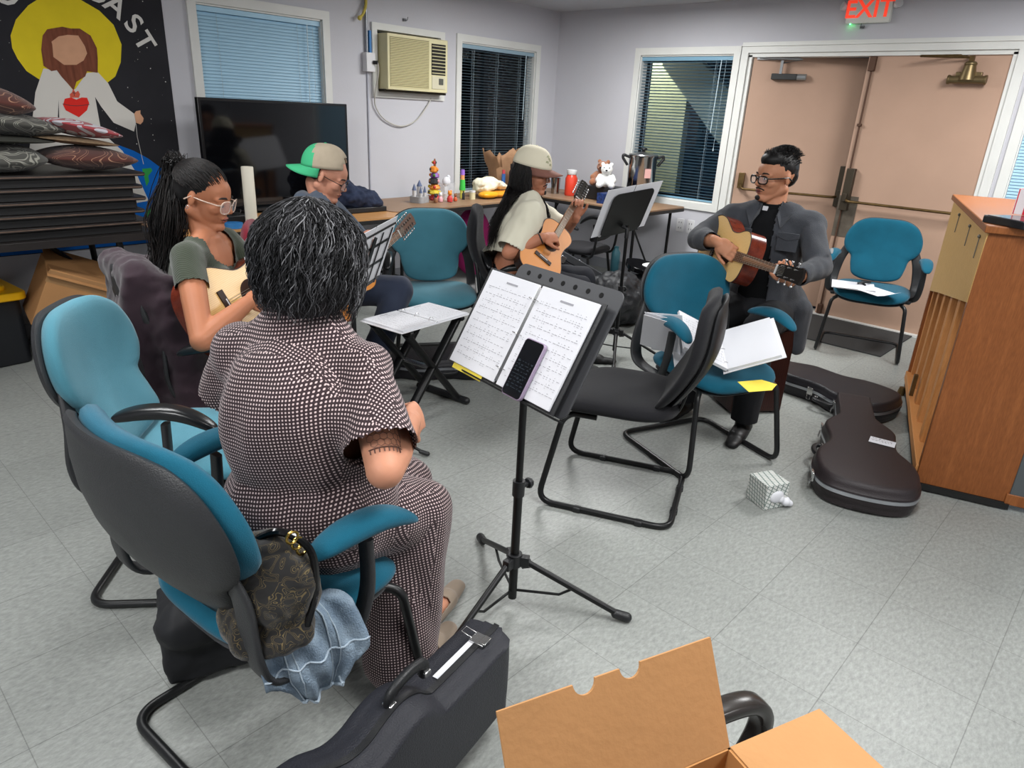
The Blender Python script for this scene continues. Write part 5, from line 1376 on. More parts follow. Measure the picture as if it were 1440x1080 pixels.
# black bag below the foreground chair
lump('tote_bag', 'black cloth bag on the floor beneath the foreground teal chair', 'bag', [('b', (.62, 1.62, .13), (.30, .16, .22), (0, 0, R(-20))), ('e', (.56, 1.60, .20), (.12, .08, .08))], mat('matte_black_bag', '#15161a', .7), .014, 5, noise=.008)

# open hard case and bags by the corner table
t = thing('instrument_case', 'long black hard case with silver latches leaning beside the long-haired guitarist', 'case', (4.55, 3.45, .30), rot=(R(0), R(28), R(-28)))
MB().prism(rrect(.95, .34, .05), -.07, .0).build('case_bottom', CASE, t, bevel=.006); MB().prism(rrect(.95, .34, .05), .003, .06).build('case_lid', mat('grey_case_lid', '#3f4145', .55, bump=.2, bs=200), t, bevel=.006)
for x in (-.28, -.05, .2):
    MB().box((x, -.175, .0), (.05, .014, .05)).build('latch', CHROME, t, bevel=.002); MB().box((x, .0, .062), (.05, .03, .008)).build('hasp', CHROME, t, bevel=.002)
BAGM = mat('black_nylon', '#17191d', .55, var=.2, vs=10, bump=.3, bs=120)
lump('backpack', 'full black backpack on the floor behind the black music stand', 'backpack', [('e', (4.35, 2.95, .20), (.26, .20, .21)), ('e', (4.20, 3.05, .15), (.25, .2, .16)), ('b', (4.45, 2.90, .16), (.3, .25, .25), (0, 0, R(20)))], BAGM, .015, 6, noise=.02)
lump('gig_bag', 'long soft black gig bag lying by the corner table', 'bag', [('c', (4.75, 3.15, .14), (5.25, 2.75, .12), .17, .14), ('e', (4.60, 3.30, .15), (.22, .2, .15))], BAGM, .015, 6, noise=.012, seed=4)
t = thing('electric_guitar', 'black electric guitar with white pickguard lying on the gig bag', 'guitar', (4.95, 3.05, .325), rot=(R(8), R(6), R(-38)))
MB().prism(crom2([(-.2, 0), (-.17, .12), (-.05, .15), (.02, .11), (.12, .13), (.19, .11), (.13, .04), (.14, -.04), (.17, -.10), (.10, -.13), (.0, -.10), (-.08, -.15), (-.18, -.10)], 4), 0, .04).build('body', mat('gloss_black', '#0e0e10', .12), t, bevel=.004)
MB().prism(crom2([(-.08, -.02), (.0, .06), (.12, .07), (.12, -.07), (.0, -.09)], 4), .04, .043).build('pickguard', WHP, t, smooth=0)
MB().box((.35, 0, .04), (.45, .045, .025)).build('neck', mat('maple_neck', '#a87848', .4), t, bevel=.003); MB().box((.62, .01, .035), (.14, .07, .015)).build('headstock', mat('gloss_black', '#0e0e10', .12), t, bevel=.003)
t = thing('flask', 'dark teal bottle standing near the table leg behind the music stand', 'bottle', (4.78, 3.28, .29)); MB().lathe([(.035, 0), (.037, .01), (.037, .16), (.02, .19), (.02, .21)], 20).build('body', mat('dark_teal_bottle', '#2d5660', .3), t, smooth=50)
# ------------------------------------------------------------------ guitars
STRING = mat('string_metal', '#b9b4a8', .3, metal=.9)
def guitar(label, S, H, up, s, top, side, twelve=False, neckc='#5b3a26', headc='#15110f', name='acoustic_guitar', pg=False):
    S, H = Vector(S), Vector(H); x = (H - S).normalized(); z = Vector(up); z = (z - x * z.dot(x)).normalized(); y = z.cross(x)
    t = bpy.data.objects.new(name, None); COL.objects.link(t); tag(t, label, 'guitar')
    t.matrix_world = basis(S, x, y, z)
    k = s
    half = [(-.33, 0), (-.322, .09), (-.29, .155), (-.22, .193), (-.14, .185), (-.07, .148), (-.02, .122), (.04, .122), (.10, .140), (.15, .138), (.185, .10), (.197, .045), (.197, 0)]
    full = half + [(x_, -y_) for x_, y_ in half[1:-1]][::-1]
    ol = [(a * k, b * k) for a, b in crom2(full, 4)]
    n = len(ol); mb = MB(); vs = []
    d = .098 * k
    for z_, q in ((-d, 1), (-.003, 1)):
        vs += [(a, b, z_) for a, b in ol]
    fs = [(i, (i + 1) % n, n + (i + 1) % n, n + i) for i in range(n)] + [tuple(range(n))[::-1], tuple(range(n, 2 * n))]
    mb.add(vs, fs); b = mb.build('body', side, t, smooth=50, fix=True)
    MB().prism([(a * .985, c * .985) for a, c in ol], -.004, .0).build('soundboard', top, t, smooth=0)
    mb = MB(); n = len(ol)
    mb.tube([(a, c, -.001) for a, c in ol], .0022 * k + .0006, 6, closed=True); mb.build('binding', mat('dark_binding', '#2a1a14', .4), t, smooth=60)
    mb = MB(); mb.lathe([(.0001, .0006), (.048 * k, .0006)], 32); mb.build('soundhole', mat('soundhole_dark', '#120c09', .9), t)
    mb = MB(); mb.lathe([(.053 * k, .0008), (.058 * k, .0008)], 32); mb.lathe([(.061 * k, .0008), (.0645 * k, .0008)], 32); mb.build('rosette', mat('rosette_brown', '#4a2d1f', .5), t)
    mb = MB(); mb.box((-.155 * k, 0, .004), (.03 * k, .16 * k, .008)); br = mb.build('bridge', mat('rosewood', '#2c1a14', .5), t, bevel=.001)
    MB().box((-.15 * k, 0, .009), (.004, .075 * k, .003)).build('saddle', WHP, br, smooth=0)
    nl = .50 * k
    mb = MB(); mb.add([(.05 * k, .028 * k, .001), (.05 * k, -.028 * k, .001), (nl, -.022 * k, .001), (nl, .022 * k, .001), (.05 * k, .028 * k, .007), (.05 * k, -.028 * k, .007), (nl, -.022 * k, .007), (nl, .022 * k, .007)],
                      [(0, 3, 2, 1), (4, 5, 6, 7), (0, 1, 5, 4), (1, 2, 6, 5), (2, 3, 7, 6), (3, 0, 4, 7)]); fb = mb.build('fretboard', mat('fretboard' + neckc, neckc, .5), t, smooth=0)
    mb = MB()
    for i in range(1, 19):
        fx = nl - (.65 * k) * (1 - 2 ** (-i / 12))
        if fx > .05 * k: mb.box((fx, 0, .0074), (.0016, .05 * k, .0012))
    mb.build('fret_wires', STRING, fb, smooth=0)
    MB().tube([(.19 * k, 0, -.012), (nl, 0, -.010)], [.026 * k, .021 * k], 14).build('neck', mat('neck_wood', '#8a5a38', .4), t, smooth=60)
    MB().box((nl + .003, 0, .005), (.006, .046 * k, .008)).build('nut', WHP, t, smooth=0)
    hl = (.21 if twelve else .17) * k
    hm = mat('head_' + headc, headc, .3)
    MH = Matrix.Translation((nl, 0, 0)) @ Matrix.Rotation(R(10), 4, 'Y')
    mb = MB(); mb.prism([(0, .022 * k), (.02 * k, .034 * k), (hl, .038 * k), (hl + .008, 0), (hl, -.038 * k), (.02 * k, -.034 * k), (0, -.022 * k)], -.012, .004, M=MH); hd = mb.build('headstock', hm, t, smooth=0)
    if twelve:
        mb = MB()
        for sy in (1, -1):
            for i in range(6): mb.box(((.035 + .028 * i) * k, sy * .018 * k, .0042), (.012 * k, .014 * k, .001), M=MH)
        mb.build('slot_row', mat('slot_dark', '#0d0a08', .8), hd, smooth=0)
    cnt = 6 if twelve else 3
    for sy in (1, -1):
        for i in range(cnt):
            xx = (.035 + (.028 if twelve else .045) * i) * k
            mb = MB(); mb.cyl((xx, sy * .024 * k, .004), (xx, sy * .024 * k, .013), .0035, seg=8, M=MH); mb.cyl((xx, sy * .036 * k, -.004), (xx, sy * .052 * k, -.004), .0025, seg=6, M=MH)
            mb.ell((xx, sy * .056 * k, -.004), (.008, .006, .005), seg=8, rings=6, M=MH); mb.build('tuner', mat('tuner_chrome', '#b5b5b5', .25, metal=.9), hd)
    for i in range(6):
        y0 = (-.0275 + .011 * i) * k; y1 = (-.0175 + .007 * i) * k
        MB().tube([(-.15 * k, y0, .0115), (nl, y1, .0095), tuple(MH @ Vector((.06 * k, y1, .008)))], .0009, 5).build('string', STRING, t, smooth=0)
    if pg:
        MB().prism(crom2([(.04 * k, -.06 * k), (-.02 * k, -.06 * k), (-.09 * k, -.09 * k), (-.08 * k, -.12 * k), (0, -.105 * k), (.05 * k, -.08 * k)], 4), .0002, .0012).build('pickguard', mat('tortoise', '#3a1d12', .2), t, smooth=0)
    return t
SPRUCE = bpy.data.materials.new('spruce_top'); SPRUCE.use_nodes = True; wood(SPRUCE, '#e2bd80', '#d3a867', rough=.25, scale=(1.2, 40, 40), wscale=1.2, axis='Y', dist=.6)
AMBER = bpy.data.materials.new('amber_top'); AMBER.use_nodes = True; wood(AMBER, '#d98f42', '#cc7d33', rough=.38, scale=(1.2, 40, 40), wscale=1.2, axis='Y', dist=.6)
MAHOG = bpy.data.materials.new('mahogany_side'); MAHOG.use_nodes = True; wood(MAHOG, '#6f2d1c', '#521e13', rough=.22, scale=(2, 9, 9))
DARKW = bpy.data.materials.new('dark_side'); DARKW.use_nodes = True; wood(DARKW, '#3d2418', '#27150e', rough=.22, scale=(2, 9, 9))

# ------------------------------------------------------------------ people
def V(*a): return Vector(a)
def facev(deg): return Vector((math.cos(R(deg)), math.sin(R(deg)), 0))

def head_matrix(c, yaw, pitch=0, roll=0):
    """x forward, y left, z up; pitch>0 looks down"""
    return Matrix.Translation(c) @ Euler((R(roll), R(pitch), R(yaw)), 'XYZ').to_matrix().to_4x4()

def head_prims(mb, M, s=1.0):
    def e(c, r, rot=None):
        m = (rotm(rot) if rot else Matrix.Identity(3))
        mb.ell([q * s for q in c], [q * s for q in r], m, 20, 14, M=M)
    def c(a, b, ra, rb): mb.caps([q * s for q in a], [q * s for q in b], ra * s, rb * s, 12, M=M)
    e((-.012, 0, .030), (.096, .077, .086))
    e((.030, 0, -.030), (.060, .060, .074))
    e((.035, 0, .030), (.056, .062, .055))
    for y in (-1, 1):
        c((-.01, y * .050, -.050), (.062, y * .016, -.094), .024, .018)
        c((.070, y * .045, .016), (.083, y * .012, .020), .010, .010)
        e((.056, y * .036, -.022), (.028, .024, .024))
        e((-.008, y * .077, -.002), (.017, .007, .030), (0, R(-10), R(y * 22)))
        e((.097, y * .010, -.028), (.009, .007, .007))
        e((.071, y * .031, -.001), (.016, .017, .012))
    c((.082, 0, .012), (.104, 0, -.022), .0075, .0105)
    e((.083, 0, -.052), (.013, .026, .010))
    e((.080, 0, -.064), (.014, .022, .009))
    e((.076, 0, -.090), (.020, .023, .017))

def face_detail(mb, M, s=1.0, lids='open', brow=True, mi_white=1, mi_iris=2, mi_lip=3, mi_hair=4, beard=False):
    def e(c, r, mi, rot=None): mb.ell([q * s for q in c], [q * s for q in r], rotm(rot) if rot else None, 14, 8, mi=mi, M=M)
    for y in (-1, 1):
        if lids == 'open':
            e((.0835, y * .031, .002), (.0050, .0125, .0052), mi_white, (0, 0, R(y * 18)))
            e((.0872, y * .031, .002), (.0026, .0050, .0052), mi_iris, (0, 0, R(y * 18)))
            mb.tube([tuple(q * s for q in p) for p in ((.080, y * .018, .004), (.0885, y * .027, .0085), (.0865, y * .037, .0075), (.078, y * .045, .003))], .0013 * s, 6, mi=mi_hair, M=M)
        else:
            mb.tube([tuple(q * s for q in p) for p in ((.082, y * .018, -.001), (.0885, y * .027, -.006), (.0865, y * .037, -.006), (.078, y * .046, -.001))], .0016 * s, 6, mi=mi_hair, M=M)
        if brow:
            mb.tube([tuple(q * s for q in p) for p in ((.091, y * .014, .0215), (.0915, y * .026, .0265), (.083, y * .040, .0255), (.073, y * .050, .019))], [.0022 * s, .0034 * s, .003 * s, .0014 * s], 6, mi=mi_hair, M=M)
    e((.0945, 0, -.0525), (.0035, .021, .0042), mi_lip); e((.0920, 0, -.0625), (.0040, .018, .0048), mi_lip)
    mb.tube([tuple(q * s for q in p) for p in ((.086, -.022, -.058), (.0965, -.008, -.0575), (.0965, .008, -.0575), (.086, .022, -.058))], .0012 * s, 6, mi=mi_hair, M=M)
    if beard:
        mb.tube([tuple(q * s for q in p) for p in ((.080, -.028, -.052), (.0955, -.012, -.043), (.0965, 0, -.041), (.0955, .012, -.043), (.080, .028, -.052))], .0032 * s, 6, mi=mi_hair, M=M)
        e((.0935, 0, -.088), (.007, .018, .012), mi_hair)

def hand_prims(mb, M, side, curl=(40, 55, 35), s=1.0, spread=3, thumb=(35, 20), fingers=None):
    """x: wrist to fingertips, z: palm normal (fingers curl toward +z), y: thumb side * side"""
    def c(a, b, ra, rb): mb.caps([q * s for q in a], [q * s for q in b], ra * s, rb * s, 10, M=M)
    mb.ell([.045 * s, 0, 0], [.052 * s, .040 * s, .016 * s], M=M)
    mb.ell([.075 * s, 0, 0.001], [.022 * s, .040 * s, .014 * s], M=M)
    c((-.02, 0, 0), (.02, 0, 0), .024, .026)
    ln = (.074, .084, .077, .060)
    for i in range(4):
        y = side * (.030 - .0195 * i); L = ln[i]
        cu = fingers[i] if fingers else curl
        p = Vector((.083 - (.006 if i == 3 else 0), y, 0)); a = 0; sp = R(side * (1.5 - i) * spread)
        r0 = .0092 if i < 3 else .0080
        for j, (fr, da) in enumerate(zip((.46, .30, .24), cu)):
            a += R(da)
            d = Vector((math.cos(a) * math.cos(sp), math.cos(a) * math.sin(sp), math.sin(a)))
            q = p + d * L * fr
            c(p, q, r0 - .0007 * j, r0 - .0007 * (j + 1)); p = q
    p = Vector((.022, side * .030, .006)); a = R(thumb[0])
    d = Vector((math.cos(a), side * math.sin(a), .25)).normalized(); q = p + d * .045; c(p, q, .0125, .0105)
    a2 = a - R(thumb[1]); d = Vector((math.cos(a2), side * math.sin(a2), .35)).normalized(); c(q, q + d * .033, .0102, .0085)

def hand_basis(w, xdir, zdir):
    return look_basis(w, xdir, zdir)

def torso_prims(mb, J, g=0.0, k=1.0, belly=0.0, upto='neck'):
    """soft stack of elliptical sections from hips to collar"""
    P, C, N = V(*J['pelvis']), V(*J['chest']), V(*J['neck'])
    SR, SL = V(*J['sr']), V(*J['sl'])
    lat = (SL - SR).normalized(); f = facev(J['face'])
    hl = facev(J.get('hipface', J['face']) + 90)
    def sec(c, l, hw, hd, upv):
        ff = l.cross(upv).normalized() * -1
        ff = upv.cross(l).normalized() * -1
        return [c + l * (hw * math.cos(2 * PI * i / 20)) + ff * (hd * math.sin(2 * PI * i / 20)) for i in range(20)]
    up1 = (C - P).normalized(); up2 = (N - C).normalized()
    W = P.lerp(C, .48)
    Sm = (SR + SL) / 2
    rows = [(P - V(0, 0, .10), hl, .135 * k, .10 * k, V(0, 0, 1)), (P - V(0, 0, .05), hl, .175 * k, .135 * k, V(0, 0, 1)), (P + V(0, 0, .03), hl, .178 * k, .135 * k, V(0, 0, 1)), (W, (hl + lat).normalized(), .150 * k + belly * .6, .112 * k + belly, up1), (C, lat, .158 * k, .118 * k, up1),
            (C.lerp(Sm, .55), lat, .170 * k, .108 * k, up2), (Sm + up2 * .0, lat, .150 * k, .078 * k, up2), (N.lerp(Sm, .4) + up2 * .01, lat, .085 * k, .06 * k, up2), (N + up2 * .012, lat, .055, .052, up2)]
    vs = []; fs = []
    for (c, l, hw, hd, u) in rows: vs += sec(c, l, hw + g, hd + g, u)
    n = 20
    for i in range(len(rows) - 1):
        for j in range(n): fs.append((i * n + j, i * n + (j + 1) % n, (i + 1) * n + (j + 1) % n, (i + 1) * n + j))
    fs.append(tuple(range(n))[::-1]); fs.append(tuple(range((len(rows) - 1) * n, len(rows) * n)))
    mb.add(vs, fs)
    for S in (SR, SL):
        mb.caps(Sm.lerp(S, .35) - up2 * .01, S - up2 * .008, .062 * k + g, .054 * k + g)
        mb.caps(C.lerp(Sm, .4).lerp(S, .3), S - up2 * .03, .08 * k + g, .052 * k + g)
        mb.caps(N + up2 * .01, Sm.lerp(S, .8), .042 + g, .045 * k + g)

def leg_prims(mb, J, g=0.0, k=1.0, sides=('r', 'l'), shin=True):
    hl = facev(J.get('hipface', J['face']) + 90); P = V(*J['pelvis'])
    for s_, sg in (('r', -1), ('l', 1)):
        if s_ not in sides: continue
        hip = P + hl * sg * .085 - V(0, 0, .03); kn = V(*J['k' + s_]); an = V(*J['a' + s_])
        mb.caps(hip, kn, .083 * k + g, .056 * k + g)
        if shin: mb.caps(kn, an, .056 * k + g, .036 * k + g * 1.6)
def foot_prims(mb, J, g=0.0, s_='r', L=.17):
    an = V(*J['a' + s_]); d = V(*J['t' + s_]); d.z = 0; d.normalize()
    h = an + V(0, 0, -.055)
    mb.caps(h - d * .035 + V(0, 0, .005), h + d * L * .55 + V(0, 0, -.004), .036 + g, .038 + g, sq=((0, 0, 1), .8))
    mb.caps(h + d * L * .4 + V(0, 0, -.006), h + d * L + V(0, 0, -.01), .038 + g, .026 + g, sq=((0, 0, 1), .62))
    mb.caps(an, h, .034 + g, .034 + g)

def arm_prims(mb, J, g=0.0, k=1.0, upto=None, sides=('r', 'l')):
    for s_ in sides:
        S, E_, W_ = V(*J['s' + s_]), V(*J['e' + s_]), V(*J['w' + s_])
        mb.caps(S, E_, .050 * k + g, .039 * k + g)
        if upto is None or upto > 1:
            mb.caps(E_, E_.lerp(W_, .35), .040 * k + g, .041 * k + g); mb.caps(E_.lerp(W_, .35), W_, .041 * k + g, .0265 * k + g)

def skin_mats(nm, col, lip, hair='#17120f'):
    return [mat('skin_' + nm, col, .55, spec=.35, sss=.12, var=.04, vs=12, bump=.04, bs=90), mat('eye_white', '#d8d2cc', .25), mat('iris_dark', '#1d120c', .15), mat('lip_' + nm, lip, .5), mat('brow_' + hair, hair, .7)]

def finish_body(mb, extra, mats, parent, vox=.0048, sm=2):
    me = remesh(mb, vox, sm)
    b2 = MB(); b2.v = [tuple(v.co) for v in me.vertices]; b2.f = [list(p.vertices) for p in me.polygons]; b2.mi = [0] * len(me.polygons)
    if extra: extra(b2)
    bpy.data.meshes.remove(me)
    return b2.build('body', mats, parent, smooth=180)

from mathutils import noise as NZ
def cloth(name, mb, m, parent, vox=.008, sm=3, cuts=(), amp=.004, freq=9, seed=0, uvbox=False, stretch=(1, 1, .35), thick=.0):
    me = remesh(mb, vox, sm)
    if cuts:
        bm = bmesh.new(); bm.from_mesh(me)
        kill = [v for v in bm.verts if any(c(v.co) for c in cuts)]
        bmesh.ops.delete(bm, geom=kill, context='VERTS')
        # drop small loose bits
        bm.to_mesh(me); bm.free()
    if amp:
        N_ = len(me.vertices); nor = [v.normal.copy() for v in me.vertices]
        for v, nn in zip(me.vertices, nor):
            p = Vector((v.co.x * freq * stretch[0], v.co.y * freq * stretch[1], v.co.z * freq * stretch[2])) + Vector((seed * 7.3, 0, 0))
            a = NZ.noise(p) + .5 * NZ.noise(p * 2.3)
            v.co += nn * amp * (a + .2)
    me.update()
    me.polygons.foreach_set('use_smooth', [True] * len(me.polygons))
    if uvbox:
        uv = me.uv_layers.new(name='UVMap'); cs, sn = math.cos(R(uvbox)), math.sin(R(uvbox))
        for p in me.polygons:
            n_ = p.normal; a = n_.x * cs + n_.y * sn; b = -n_.x * sn + n_.y * cs
            ax = 0 if (abs(a) > abs(b) * .8 and abs(a) > abs(n_.z) * .7) else (1 if abs(b) > abs(n_.z) * .7 else 2)
            for li in p.loop_indices:
                co = me.vertices[me.loops[li].vertex_index].co
                u = co.x * cs + co.y * sn; w_ = -co.x * sn + co.y * cs
                uv.data[li].uv = (w_, co.z) if ax == 0 else ((u, co.z) if ax == 1 else (u, w_))
    o = link(name, me, m, parent)
    if thick:
        s_ = o.modifiers.new('t', 'SOLIDIFY'); s_.thickness = thick; s_.offset = -1
    return o

def strands(name, curves, mats, parent, r=.0011, seg=3, taper=True, weights=None, seed=1):
    """hair locks as thin tubes, each lock given one of the materials"""
    rr = random.Random(seed)
    vs = []; fs = []; mi = []
    for P in curves:
        n = len(P); o = len(vs); mm = rr.choices(range(len(mats)), weights)[0] if len(mats) > 1 else 0
        rad = r * rr.uniform(.7, 1.3)
        for i in range(n):
            t = (P[min(i + 1, n - 1)] - P[max(i - 1, 0)])
            t = t.normalized() if t.length > 1e-9 else Vector((0, 0, 1))
            x = t.orthogonal().normalized(); y = t.cross(x)
            q = rad * (1 - .7 * (i / (n - 1)) ** 3 if taper else 1)
            for k in range(seg):
                a = 2 * PI * k / seg; vs.append(tuple(P[i] + x * math.cos(a) * q + y * math.sin(a) * q))
        for i in range(n - 1):
            for k in range(seg):
                fs.append((o + i * seg + k, o + i * seg + (k + 1) % seg, o + (i + 1) * seg + (k + 1) % seg, o + (i + 1) * seg + k)); mi.append(mm)
    me = bpy.data.meshes.new(name); me.from_pydata(vs, [], fs); me.polygons.foreach_set('material_index', mi); me.polygons.foreach_set('use_smooth', [True] * len(fs)); me.update()
    return link(name, me, mats, parent)

def person(label, loc=(0, 0, 0)):
    t = bpy.data.objects.new('person', None); COL.objects.link(t)
    return tag(t, label, 'person')

def glasses(M, parent, frame, s=1.0, lens_w=.026, lens_h=.019, fr=.0018, clear=False):
    gl = MB()
    for y in (-1, 1):
        pts = []
        for i in range(24):
            a = 2 * PI * i / 24; c_, s_ = math.cos(a), math.sin(a)
            u = lens_w * abs(c_) ** .7 * (1 if c_ > 0 else -1); v = lens_h * abs(s_) ** .7 * (1 if s_ > 0 else -1)
            yy = y * .034 + u
            pts.append(((.103 - .9 * max(0, abs(yy) - .02) ** 1.4) * s, yy * s, (-.004 + v) * s))
        gl.tube(pts, fr * s, 8, closed=True, M=M)
        gl.tube([tuple(q * s for q in p) for p in ((.092, y * .060, .004), (.082, y * .073, .004), (.03, y * .080, .004), (-.008, y * .081, .006), (-.03, y * .079, -.012))], fr * 1.1 * s, 6, M=M)
    gl.tube([tuple(q * s for q in p) for p in ((.1025, -.009, .0), (.106, 0, .004), (.1025, .009, .0))], fr * s, 6, M=M)
    g = gl.build('glasses', frame, parent, smooth=60)
    ln = MB()
    for y in (-1, 1):
        n = 20
        pts = []
        for i in range(n):
            a = 2 * PI * i / n; c_, s_ = math.cos(a), math.sin(a)
            u = lens_w * abs(c_) ** .7 * (1 if c_ > 0 else -1); v = lens_h * abs(s_) ** .7 * (1 if s_ > 0 else -1); yy = y * .034 + u
            pts.append(((.103 - .9 * max(0, abs(yy) - .02) ** 1.4) * s, yy * s, (-.004 + v) * s))
        ln.add(pts, [tuple(range(n))], M=M)
    ln.build('lens', mat('spectacle_lens', '#f2f6ff', .03, alpha=.16, spec=.8), g, smooth=0)
    return g

def cap_hat(M, parent, dome, brim, back=False, s=1.0, name='cap', opening=None, front=None, tilt=0, zoff=.0):
    """baseball cap in head space; back=True puts the brim behind"""
    MM = M @ Matrix.Rotation(R(tilt), 4, 'Y') @ Matrix.Translation((0, 0, zoff))
    sg = -1 if back else 1
    mb = MB(); n = 36; vs = []; fs = []; rows = 12
    for i in range(rows + 1):
        t = (PI / 2) * i / rows
        for k in range(n):
            a = 2 * PI * k / n
            rx, ry = .108 * s, .088 * s
            q = math.cos(t) ** .75
            vs.append((-.008 * s + rx * math.cos(a) * q, ry * math.sin(a) * q, (.035 + .105 * math.sin(t)) * s))
    for i in range(rows):
        for k in range(n):
            if back and i < 4 and abs(((k + n / 2) % n) - n / 2) < 4 - i * .6: continue
            fs.append((i * n + k, i * n + (k + 1) % n, (i + 1) * n + (k + 1) % n, (i + 1) * n + k))
    mi = []
    for f in fs:
        xs = sum(vs[j][0] for j in f) / 4
        mi.append(1 if (front and sg * xs > .045 * s) else 0)
    mb.add(vs, fs, M=MM); mb.mi = mi
    o = mb.build(name, [dome, front or dome], parent, smooth=180); sd = o.modifiers.new('s', 'SOLIDIFY'); sd.thickness = .003; sd.offset = 0
    mb = MB(); mb.ell((-.008 * s, 0, .1415 * s), (.007, .007, .004), seg=10, rings=6, M=MM); mb.build('button', front or dome, o)
    mb = MB(); vs = []; fs = []; m_ = 17
    for j in range(6):
        for k in range(m_):
            a = (k / (m_ - 1) - .5) * PI * .98
            x0, y0 = .100 * math.cos(a) * s - .008 * s, .087 * math.sin(a) * s
            ext = .078 * s * math.cos(a) ** .55 * j / 5 if math.cos(a) > 0 else 0
            vs.append((sg * (x0 + ext) - (0 if sg > 0 else .016 * s), y0 * (1 - .06 * j / 5), (.038 - .028 * (abs(y0) / (.08 * s)) ** 2 * (j / 5) - .012 * (j / 5)) * s))
    for j in range(5):
        for k in range(m_ - 1): fs.append((j * m_ + k, j * m_ + k + 1, (j + 1) * m_ + k + 1, (j + 1) * m_ + k))
    mb.add(vs, fs, M=MM); b = mb.build('brim', brim, o, smooth=180); sd = b.modifiers.new('s', 'SOLIDIFY'); sd.thickness = .004; sd.offset = 0
    return o, MM

BLACKHAIR = [mat('black_hair', '#0e0c0c', .5, spec=.35), mat('black_hair_brown', '#1b1412', .5, spec=.35)]
DENIM = mat('blue_denim', '#5e7488', .85, var=.35, vs=22, bump=.4, bs=220)

# ================= curly grey-haired woman in the dotted dress
J = dict(face=28, hipface=10, pelvis=(.77, 1.335, .56), chest=(.765, 1.35, .86), neck=(.795, 1.365, 1.055), sr=(.845, 1.215, .955), sl=(.70, 1.495, .955),
         er=(.760, 1.035, .80), wr=(.915, 1.15, .82), el=(.71, 1.60, .80), wl=(.945, 1.55, .895),
         kr=(1.0, 1.22, .52), kl=(1.03, 1.42, .52), ar=(.98, 1.21, .075), al=(1.14, 1.335, .075), tr=(.9, .3, 0), tl=(.93, .36, 0))
W1P = person('woman with curly grey bob in a long dotted dress, seen from behind')
HM = head_matrix((.815, 1.375, 1.175), 50, 8)
mb = MB(); head_prims(mb, HM); mb.caps((.81, 1.37, 1.12), J['neck'], .048, .052)
torso_prims(mb, J, -.004); arm_prims(mb, J, 0, 1.0); leg_prims(mb, J)
for s_ in 'rl': foot_prims(mb, J, -.006, s_)
hand_prims(mb, hand_basis(J['wr'], (.75, .5, -.15), (-.35, .6, -.3)), 1, (45, 50, 30), .95)
hand_prims(mb, hand_basis(J['wl'], (.35, -.4, .6), (-.6, -.6, -.1)), -1, (50, 70, 50), .85)
body = finish_body(mb, lambda b: face_detail(b, HM), skin_mats('fair', '#c68c70', '#a85a50', '#3a3633'), W1P)
def dots_mat():
    m = bpy.data.materials.new('dotted_cloth'); m.use_nodes = True; nt = m.node_tree; b = nt.nodes['Principled BSDF']; L = nt.links.new
    uv = nt.nodes.new('ShaderNodeUVMap'); sx = nt.nodes.new('ShaderNodeSeparateXYZ')
    mp = nt.nodes.new('ShaderNodeMapping'); mp.inputs['Scale'].default_value = (1 / .0076, 1 / .0076, 1); mp.inputs['Rotation'].default_value = (0, 0, R(8)); L(uv.outputs[0], mp.inputs[0]); L(mp.outputs[0], sx.inputs[0])
    def mth(op, a, c=None):
        n = nt.nodes.new('ShaderNodeMath'); n.operation = op
        for i, v in enumerate((a, c)):
            if v is None: continue
            if isinstance(v, (int, float)): n.inputs[i].default_value = v
            else: L(v, n.inputs[i])
        return n.outputs[0]
    dx = mth('ABSOLUTE', mth('SUBTRACT', mth('FRACT', sx.outputs[0]), .5)); dy = mth('ABSOLUTE', mth('SUBTRACT', mth('FRACT', sx.outputs[1]), .5))
    d = mth('POWER', mth('ADD', mth('POWER', dx, 3.0), mth('POWER', dy, 3.0)), 1 / 3.0)
    k = mth('LESS_THAN', d, .25)
    mx = nt.nodes.new('ShaderNodeMix'); mx.data_type = 'RGBA'; L(k, mx.inputs['Factor']); mx.inputs['A'].default_value = hexc('#2a171c'); mx.inputs['B'].default_value = hexc('#cbb6b5')
    L(mx.outputs['Result'], b.inputs['Base Color']); b.inputs['Roughness'].default_value = .85; b.inputs['Sheen Weight'].default_value = .1
    return m
DOTS = dots_mat()
mb = MB(); torso_prims(mb, J, .010, 1.04, .035)
N_, SRv, SLv = V(*J['neck']), V(*J['sr']), V(*J['sl'])
for S_, E2, q in ((SRv, V(*J['er']), .80), (SLv, V(*J['el']), .9)):
    mb.caps(S_, S_.lerp(E2, q), .056, .080); mb.caps(V(*J['chest']), S_.lerp(E2, .62), .10, .070)
mb.ell((.765, 1.335, .62), (.20, .215, .14)); mb.ell((.74, 1.345, .80), (.155, .195, .22))
# skirt over thighs and down to the shins
P_ = V(*J['pelvis']); 
mb.caps((.80, 1.26, .56), J['kr'], .115, .085); mb.caps((.80, 1.43, .56), J['kl'], .115, .085); mb.caps((.85, 1.345, .56), (1.05, 1.34, .53), .11, .08)
for a, b_, r0, r1 in (((1.0, 1.22, .50), (.96, 1.21, .13), .085, .075), ((1.03, 1.42, .50), (.96, 1.40, .22), .085, .08), ((1.02, 1.33, .50), (.97, 1.29, .15), .09, .09), ((.95, 1.26, .46), (.92, 1.20, .10), .09, .10), ((.90, 1.40, .46), (.88, 1.38, .13), .10, .10), ((1.04, 1.33, .42), (1.02, 1.30, .30), .075, .07)):
    mb.caps(a, b_, r0, r1)
aR = (V(*J['er']) - SRv).normalized(); aL = (V(*J['el']) - SLv).normalized()
def cutR(co, S=SRv, a=aR, L_=(V(*J['er']) - SRv).length * .82): return (co - S).dot(a) > L_ and (co - V(*J['er'])).length < .14
